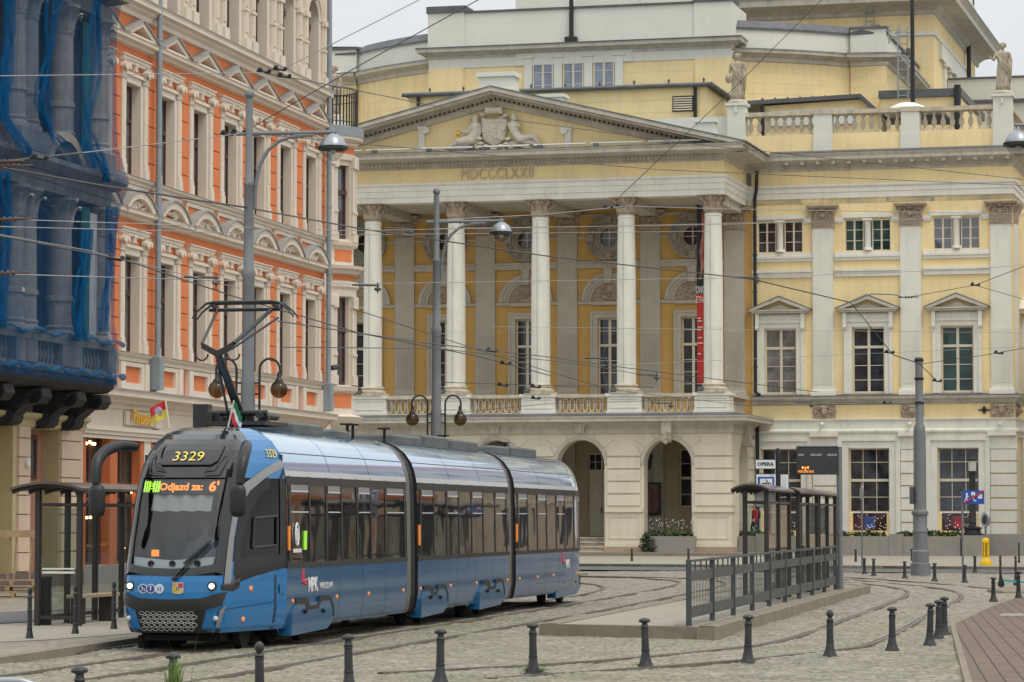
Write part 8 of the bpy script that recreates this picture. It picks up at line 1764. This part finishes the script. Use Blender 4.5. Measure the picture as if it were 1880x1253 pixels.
def planter(label, u0, u1, n0, n1, top, z0=0.0, cuts=()):
    p = OP.world((u0 + u1) / 2, (n0 + n1) / 2); r = empty('granite_planter', (p.x, p.y, z0), -OP.th, label, 'planter'); w, d = (u1 - u0) / 2, (n1 - n0) / 2; m = MB(); h = top - z0
    m.box(-w, w, -d, -d + .18, 0, h); m.box(-w, w, d - .18, d, 0, h); m.box(-w, -w + .18, -d + .18, d - .18, 0, h); m.box(w - .18, w, -d + .18, d - .18, 0, h)
    for c in cuts: m.box(c - u0 - w - .35, c - u0 - w + .35, -d - .04, d, 0, h + .12)
    m.build('stone_wall', GRANITE, r); m = MB(); m.box(-w + .18, w - .18, -d + .18, d - .18, h - .3, h - .08); m.build('soil', mat('soil', (.06, .045, .03), .95, .3, 5), r); return r
a = OP.uz(1193, 985, -.6); b = OP.uz(1275, 985, -.6); planter('granite planter filling the right portico arch', a[0], b[0], -.6, .7, a[1], .1)
uu = OP.uz(1870, 985, 1.5)[0]; c0_ = OP.uz(1345, 985, 1.5); TOPZ = OP.uz(1600, 985, 1.5)[1]
pw = planter('long granite planter wall under the right wing windows', c0_[0] + .3, OP.uz(1763, 985, 1.5)[0], 1.5, 3.6, TOPZ, -.05, cuts=[OP.uz(1645, 985, 1.5)[0], OP.uz(1400, 985, 1.5)[0]])
m = MB(); u0 = OP.uz(1766, 985, 1.5)[0]; m.box(u0, OP.uz(1812, 985, 1.5)[0], 1.4, 3.8, -.1, TOPZ + .05); m.box(OP.uz(1812, 985, 3)[0], 16.5, 3.0, WN - .02, -.1, OP.uz(1840, 981, 3)[1]); m.box(.4, 16, 3.6, WN - .01, -.1, 1.02); m.build('terrace_plinth', GRANITE, opera)
rng = random.Random(4)
def row(x0, x1, n, seed, zb, npl, size=.10, h=.35, tall=False):
    k = 0; u0, u1 = OP.uz(x0, 985, n)[0], OP.uz(x1, 985, n)[0]
    lst = []; y_ = []; cnt = max(2, int((u1 - u0) / .45))
    for i in range(cnt): lst.append(((u0 + (u1 - u0) * (i + .5) / cnt - (u0 + u1) / 2, rng.uniform(-.2, .2), h * .45), (.36, .4, h * rng.uniform(.35, .7)), 90, size)); y_.append(((u0 + (u1 - u0) * (i + .5) / cnt - (u0 + u1) / 2, -.3, .05), (.3, .15, .08), 14, .07))
    p = OP.world((u0 + u1) / 2, n); return (p.x, p.y, zb), lst, y_
for x0, x1, n, lb in ((1525, 1560, 2.4, 'low evergreen bedding plants right of the shelter roof in the granite planter'), (1566, 1622, 2.4, 'dark green bedding plants below the left poster window'), (1654, 1676, 2.4, 'bedding plants just left of the thick mast in the granite planter'), (1698, 1764, 2.4, 'dense green bedding plants right of the thick mast below the window')):
    loc, l, y_ = row(x0, x1, n, 1, TOPZ - .06, 8); o = shrub('bedding_plant', lb, 'plants', loc, [('foliage', LEAF, l), ('yellow_leaves', LEAFY, y_)], int(x0), 'bedding plants in the granite planters', stems=False); o.rotation_euler = (0, 0, -OP.th)
for x0, x1, n, zb, lb, sd_ in ((1192, 1274, 0.0, OP.uz(1230, 985, 0)[1] - .06, 'white-flowered plants in the planter inside the portico arch', 3), (1350, 1455, 2.2, TOPZ - .06, 'white-flowered plants behind the shelter posts', 5)):
    loc, l, y_ = row(x0, x1, n, 1, zb, 8); fl = []; r2 = random.Random(sd_); W_ = (OP.uz(x1, 985, n)[0] - OP.uz(x0, 985, n)[0]) / 2
    o = shrub('flowering_plant', lb, 'flowers', loc, [('foliage', LEAF, l), ('yellow_leaves', LEAFY, y_)], sd_, stems=False); o.rotation_euler = (0, 0, -OP.th)
    st, fb = MB(), MB()
    for i in range(46):
        x = r2.uniform(-W_, W_); y = r2.uniform(-.3, .3); h = r2.uniform(.45, .95); q = (x + r2.uniform(-.12, .12), y, h); st.tube([(x, y, .1), q], .006, 3); fb.ball(q, r2.uniform(.02, .035), 6, 4)
    st.build('flower_stem', LEAF, o); fb.build('blossom', FLOW, o)
p = gnd(1187, 1020, .1); shrub('trailing_shrub', 'dark trailing shrub hanging over the planter left corner by the arch', 'shrub', (p.x + .1, p.y - .35, .1), [('foliage', LEAFD, [((0, 0, .6), (.52, .38, .58), 560, .08), ((.1, -.1, .25), (.4, .3, .25), 180, .07), ((-.1, 0, .95), (.25, .25, .25), 90, .06)])], 11)
p = gnd(1346, 1018, .1); shrub('trailing_shrub', 'light green trailing shrub at the portico right corner', 'shrub', (p.x, p.y + .8, .1), [('foliage', LEAF, [((0, 0, .75), (.4, .35, .45), 360, .07), ((.0, -.1, .35), (.3, .3, .3), 150, .07), ((.1, 0, 1.1), (.35, .25, .2), 110, .06)])], 12)
def tuft(name, label, loc, n, h, spread, seed, w=.012):
    r2 = random.Random(seed); m = MB()
    for i in range(n):
        a = r2.uniform(0, 6.28); q = r2.random() * spread * .35; b = Vector((q * math.cos(a), q * math.sin(a), 0)); hh = h * r2.uniform(.5, 1.1); o = Vector((math.cos(a), math.sin(a), 0)) * spread * r2.uniform(.2, 1.2); s = Vector((-math.sin(a), math.cos(a), 0)) * w
        P = [b, b + o * .25 + Vector((0, 0, hh * .5)), b + o * .6 + Vector((0, 0, hh * .85)), b + o + Vector((0, 0, hh))]
        for k in range(3): f0, f1 = 1 - k / 3, 1 - (k + 1) / 3; m.add([tuple(P[k] - s * f0), tuple(P[k] + s * f0), tuple(P[k + 1] + s * f1), tuple(P[k + 1] - s * f1)], [(0, 1, 2, 3)])
    return tag(m.build(name, GRASS, loc=loc), label, 'grass tuft')
D_ = 30.2; tuft('tall_grass', 'tall bright green grass clump in front of a bollard at the bottom edge', ((322 - CX) / F * D_, D_, 0), 150, .62, .13, 1, .011)
tuft('tall_grass', 'few thin long blades arching up beside the tall grass clump', ((345 - CX) / F * 30, 30, 0), 14, .85, .28, 8, .006)
for px, py, lb, h, n, sd_ in ((980, 1236, 'short grass tuft around the bollard foot near the platform corner', .09, 110, 2), (1180, 1222, 'tiny grass tuft at the foot of the bollard left of the railing', .05, 40, 3)):
    p = gnd(px, py); tuft('grass_tuft', lb, (p.x, p.y - .1, 0), n, h, .3, sd_)
# passer-by in a red jacket
pp = OP.world(OP.uz(1380, 930, 3.0)[0], 3.9); zf = 1.03; per = empty('person', (pp.x, pp.y, zf), -1.2, 'person in red jacket with black rucksack walking behind the shelter posts', 'person')
SK = mat('skin', (.45, .26, .18), .6, .05); JR = mat('jacket_red', (.45, .02, .03), .7, .1); TR_ = mat('trousers_dark', (.03, .035, .05), .8, .2); HRm = mat('hair_auburn', (.16, .06, .03), .6, .3, 20)
m = MB(); cap(m, (0, 0, 1.38), (0, -.02, 1.5), .055, .05); m.ball((0, -.02, 1.6), (.078, .095, .115)); m.ball((0, -.115, 1.59), (.015, .02, .022), 6, 4)
cap(m, (-.09, 0, .86), (-.1, -.14, .46), .085, .06); cap(m, (-.1, -.14, .46), (-.1, -.1, .08), .055, .04); cap(m, (.09, 0, .86), (.1, .06, .46), .085, .06); cap(m, (.1, .06, .46), (.1, .24, .1), .055, .04); cap(m, (-.1, -.08, .05), (-.1, -.25, .04), .045, .035); cap(m, (.1, .25, .07), (.1, .12, .03), .045, .035)
cap(m, (0, 0, .85), (0, 0, 1.3), .13, .14); cap(m, (-.2, .02, 1.33), (-.24, .08, 1.05), .05, .042); cap(m, (-.24, .08, 1.05), (-.22, -.02, .84), .042, .03); cap(m, (.2, .02, 1.33), (.24, -.04, 1.05), .05, .042); cap(m, (.24, -.04, 1.05), (.22, -.2, .9), .042, .03)
for s, y in ((-1, -.05), (1, -.24)):
    for k in range(4): cap(m, (s * .22, y + .02 * k - .02, .83 if s < 0 else .88), (s * .215, y + .022 * k - .03, .75 if s < 0 else .82), .011, .008, 6)
    cap(m, (s * .2, y - .02, .83 if s < 0 else .9), (s * .17, y - .05, .79 if s < 0 else .87), .011, .009, 6)
body = remesh(m, 'body', .018, SK, per, 1)
m = MB(); m.loft([[(rx * math.cos(t), ry * math.sin(t), z) for t in [2 * math.pi * k / 20 for k in range(20)]] for z, rx, ry in ((.72, .19, .16), (.9, .185, .155), (1.1, .19, .16), (1.3, .215, .155), (1.38, .19, .13), (1.44, .08, .075))], caps=True)
for s, a, b, c in ((-1, (-.2, .02, 1.34), (-.25, .08, 1.05), (-.225, -.01, .88)), (1, (.2, .02, 1.34), (.25, -.04, 1.05), (.225, -.18, .93))): m.tube([a, b, c], [.075, .062, .05], 10)
m.build('jacket', JR, per, smooth=True, angle=60)
m = MB(); m.tube([(-.09, 0, .88), (-.1, -.14, .46), (-.1, -.1, .1)], [.11, .08, .065], 10); m.tube([(.09, 0, .88), (.1, .06, .46), (.1, .24, .12)], [.11, .08, .065], 10); m.build('trousers', TR_, per, smooth=True)
m = MB(); m.ball((0, .02, 1.63), (.09, .1, .11)); m.ball((0, .09, 1.56), (.075, .06, .12)); m.build('hair', HRm, per, smooth=True)
m = MB(); m.loft([[(rx * math.cos(t), .21 + ry * math.sin(t), z) for t in [2 * math.pi * k / 14 for k in range(14)]] for z, rx, ry in ((.95, .11, .06), (1.0, .14, .09), (1.2, .15, .1), (1.34, .12, .08), (1.38, .06, .04))], caps=True); bg_ = m.build('rucksack', TR_, None, smooth=True, label='black rucksack on the back of the red-jacketed walker', cat='rucksack'); bg_.location = per.location; bg_.rotation_euler = per.rotation_euler
# the driver, seen dimly through the windscreen
cab_w = tram.matrix_basis @ Vector((-.52, -.02, 1.08)); dv = empty('person', tuple(cab_w), tram.rotation_euler.z - math.pi / 2, 'tram driver in light blue shirt seated behind the windscreen', 'person')
m = MB(); cap(m, (0, .05, .1), (0, .02, .5), .13, .15); cap(m, (0, .02, .62), (0, 0, .72), .055, .05); m.ball((0, 0, .83), (.08, .1, .118)); m.ball((0, -.1, .82), (.016, .02, .022), 6, 4)
for s in (-1, 1):
    cap(m, (s * .2, .02, .52), (s * .27, -.12, .27), .055, .045); cap(m, (s * .27, -.12, .27), (s * .14, -.42, .22), .042, .03); cap(m, (s * .09, 0, .08), (s * .12, -.4, .08), .085, .065); cap(m, (s * .12, -.4, .08), (s * .12, -.45, -.4), .06, .04)
    for k in range(4): cap(m, (s * (.14 - .02 * k), -.44, .23), (s * (.13 - .022 * k), -.5, .215 - .006 * k), .011, .008, 6)
    cap(m, (s * .15, -.42, .22), (s * .17, -.47, .23), .012, .009, 6)
remesh(m, 'body', .02, SK, dv, 1)
SHB = mat('shirt_blue', (.25, .38, .52), .7, .08); m = MB(); m.loft([[(rx * math.cos(t), .03 + ry * math.sin(t), z) for t in [2 * math.pi * k / 18 for k in range(18)]] for z, rx, ry in ((.04, .17, .15), (.3, .18, .15), (.5, .22, .15), (.58, .18, .12), (.64, .08, .075))], caps=True)
for s in (-1, 1): m.tube([(s * .2, .02, .53), (s * .275, -.12, .27), (s * .19, -.33, .235)], [.075, .06, .045], 9)
m.build('shirt', SHB, dv, smooth=True, angle=60); m = MB(); m.ball((0, .02, .86), (.088, .1, .1)); m.build('hair', HRm, dv, smooth=True)
# black lantern on the plinth
u, z = OP.uz(1786, 982, 2.4); z1 = OP.uz(1786, 838, 2.4)[1]; p = OP.world(u, 2.4); r = empty('plinth_lantern', (p.x, p.y, TOPZ + .05), 0, 'black cast iron lantern column standing on the granite plinth', 'lantern'); h = z1 - z
m = MB(); m.lathe([(.62, 0), (.62, .06), (.45, .1), (.4, .3), (.5, .34), (.5, .4), (.2, .46), (.17, .6), (.2, .64), (.17, .7), (.16, h - .85), (.2, h - .82), (.2, h - .72)], 0, 0, 0, 14); m.build('column', IRON, r, smooth=True, angle=40)
m = MB(); m.lathe([(.19, h - .72), (.21, h - .2)], 0, 0, 0, 8); m.build('lantern_glass', mat('lantern_glass', (.5, .5, .47), .25, .1), r); m = MB(); m.lathe([(.25, h - .2), (.25, h - .12), (.12, h - .02), (.02, h + .04)], 0, 0, 0, 8); m.build('lantern_cap', IRON, r)
# pallets with a wooden stand on the left pavement
WOODP = mat('pallet_wood', (.34, .24, .14), .85, .25, 3, streak=.3); p = gnd(10, 1098, .08); DP = p.y
def pallet(z, dx, rz, label):
    m = MB()
    for y in (-.38, 0, .38): m.box(-.6, .6, y - .05, y + .05, .02, .1) if False else None
    for x in (-.55, 0, .55):
        for y in (-.35, 0, .35): m.box(x - .05, x + .05, y - .05, y + .05, .022, .1)
    for y in (-.35, 0, .35): m.box(-.6, .6, y - .05, y + .05, 0, .022)
    for x in (-.55, 0, .55): m.box(x - .07, x + .07, -.4, .4, .1, .122)
    for y in (-.345, -.17, 0, .17, .345): m.box(-.6, .6, y - .055, y + .055, .122, .144)
    o = m.build('wooden_pallet', WOODP, label=label, cat='pallet', group='pallets stacked on the left pavement'); o.location = (p.x + dx, p.y + .4, .078 + z); o.rotation_euler = (0, 0, rz)
pallet(0, .12, .12, 'wooden pallet at the bottom of the stack by the left facade'); pallet(.145, .02, .05, 'wooden pallet in the middle of the stack by the left facade'); pallet(.29, .08, .15, 'wooden pallet on top of the stack by the left facade')
r = empty('wooden_stand', (p.x, p.y + .4, .51), .1, 'thin-legged wooden stand with plank top on the pallet stack', 'stand'); m = MB(); zt = CH + (HZ - 978) / F * DP - .51; m.box(-.75, .68, -.35, .35, zt, zt + .05); m.box(-.75, .68, -.36, -.33, zt - .12, zt); m.build('plank_top', WOODP, r)
for x in (-.6, .0, .15, .52): m = MB(); m.tube([(x, -.3, 0), (x + .06, -.3, zt)], .022, 6); m.build('leg', WOODP, r)
# teal scooter at the right edge, steel hoop at the bottom left
p = gnd(1838, 1079); r = empty('kick_scooter', tuple(p), 0, 'teal-decked kick scooter parked beside the bollards at right edge', 'scooter'); TEAL = mat('scooter_teal', (.05, .35, .30), .4, .1)
m = MB(); m.prism([(.05, .17), (.05, .24), (.95, .15), (.95, .10)], 'y', -.07, .07); m.build('deck', TEAL, r); m = MB(); m.tube([(.05, 0, .1), (-.03, 0, .5)], .025, 8); m.tube([(-.03, -.18, .5), (-.03, .18, .5)], .018, 6); m.build('handlebar', IRON, r)
for x in (0, 1.0): m = MB(); m.tube([(x, -.025, .1), (x, .025, .1)], .1, 16); m.build('wheel', IRON, r)
D_ = 25.0; x = (30 - CX) / F * D_; zt = CH + (HZ - 1241) / F * D_; m = MB(); m.tube([(x - .42, D_, 0), (x - .42, D_, zt - .2), (x - .36, D_, zt - .07), (x - .22, D_, zt - .035), (x + .05, D_, zt - .035), (x + .2, D_, zt - .08), (x + .26, D_, zt - .2), (x + .26, D_, 0)], .035, 10); tag(m.build('bicycle_stand', LAMPG, smooth=True), 'bent steel hoop cut off at the bottom left corner', 'bicycle stand')
# ================================================================== NEIGHBOURING HOUSES beyond the right edge (seen mirrored in the tram windows)
TB = mat('tenement_beige', (.62, .50, .37), .85, .08, .6, streak=.2)
def side_house(label, x, y, rz, w, hgt, wall, trim, seed):
    r = empty('corner_tenement', (x, y, 0), rz, label, 'house'); m = MB(); n = int(w / 3.2); hl = []
    for i in range(n):
        for k in range(int(hgt / 4)):
            c = w * (i + .5) / n; z0 = 1.2 + 4 * k; hl.append((c - .65, c + .65, z0, z0 + 2.3, 'rect'))
    wall_holes(m, 0, w, 0, hgt, 0, .25, hl); m.quad((0, 0, 0), (0, 12, 0), (0, 12, hgt), (0, 0, hgt)); m.quad((w, 0, 0), (w, 12, 0), (w, 12, hgt), (w, 0, hgt)); m.box(.02, w - .02, .26, 12, 0, hgt - .02); m.build('wall', wall, r)
    m = MB(); cornice(m, [(0, hgt - .6), (.2, hgt - .4), (.5, hgt - .2), (.6, hgt)], 0, 0, w)
    for k in range(1, int(hgt / 4) + 1): m.box(0, w, -.12, .002, 4 * k - .15, 4 * k + .1)
    for h in hl: m.box(h[0] - .2, h[1] + .2, -.15, .002, h[3] + .05, h[3] + .3); m.box(h[0] - .2, h[0], -.08, .002, h[2], h[3] + .05); m.box(h[1], h[1] + .2, -.08, .002, h[2], h[3] + .05)
    m.build('trim', trim, r)
    for h in hl: m = MB(); m.box(h[0], h[1], .2, .25, h[2], h[3]); m.build('window', PANE, r)
    m = MB(); m.prism([(0, hgt), (12, hgt), (6, hgt + 4)], 'x', -.3, w + .3); m.build('roof', mat('roof_tile', (.25, .09, .06), .8, .2, 2), r)
side_house('beige tenement house standing right of the opera', 29.2, 157, -.75, 36, 18, TB, CREAM, 1)
side_house('beige tenement house with terracotta trim at the right side of the square', 26, 122, -1.1, 14, 14, TB, ORANGE, 2)
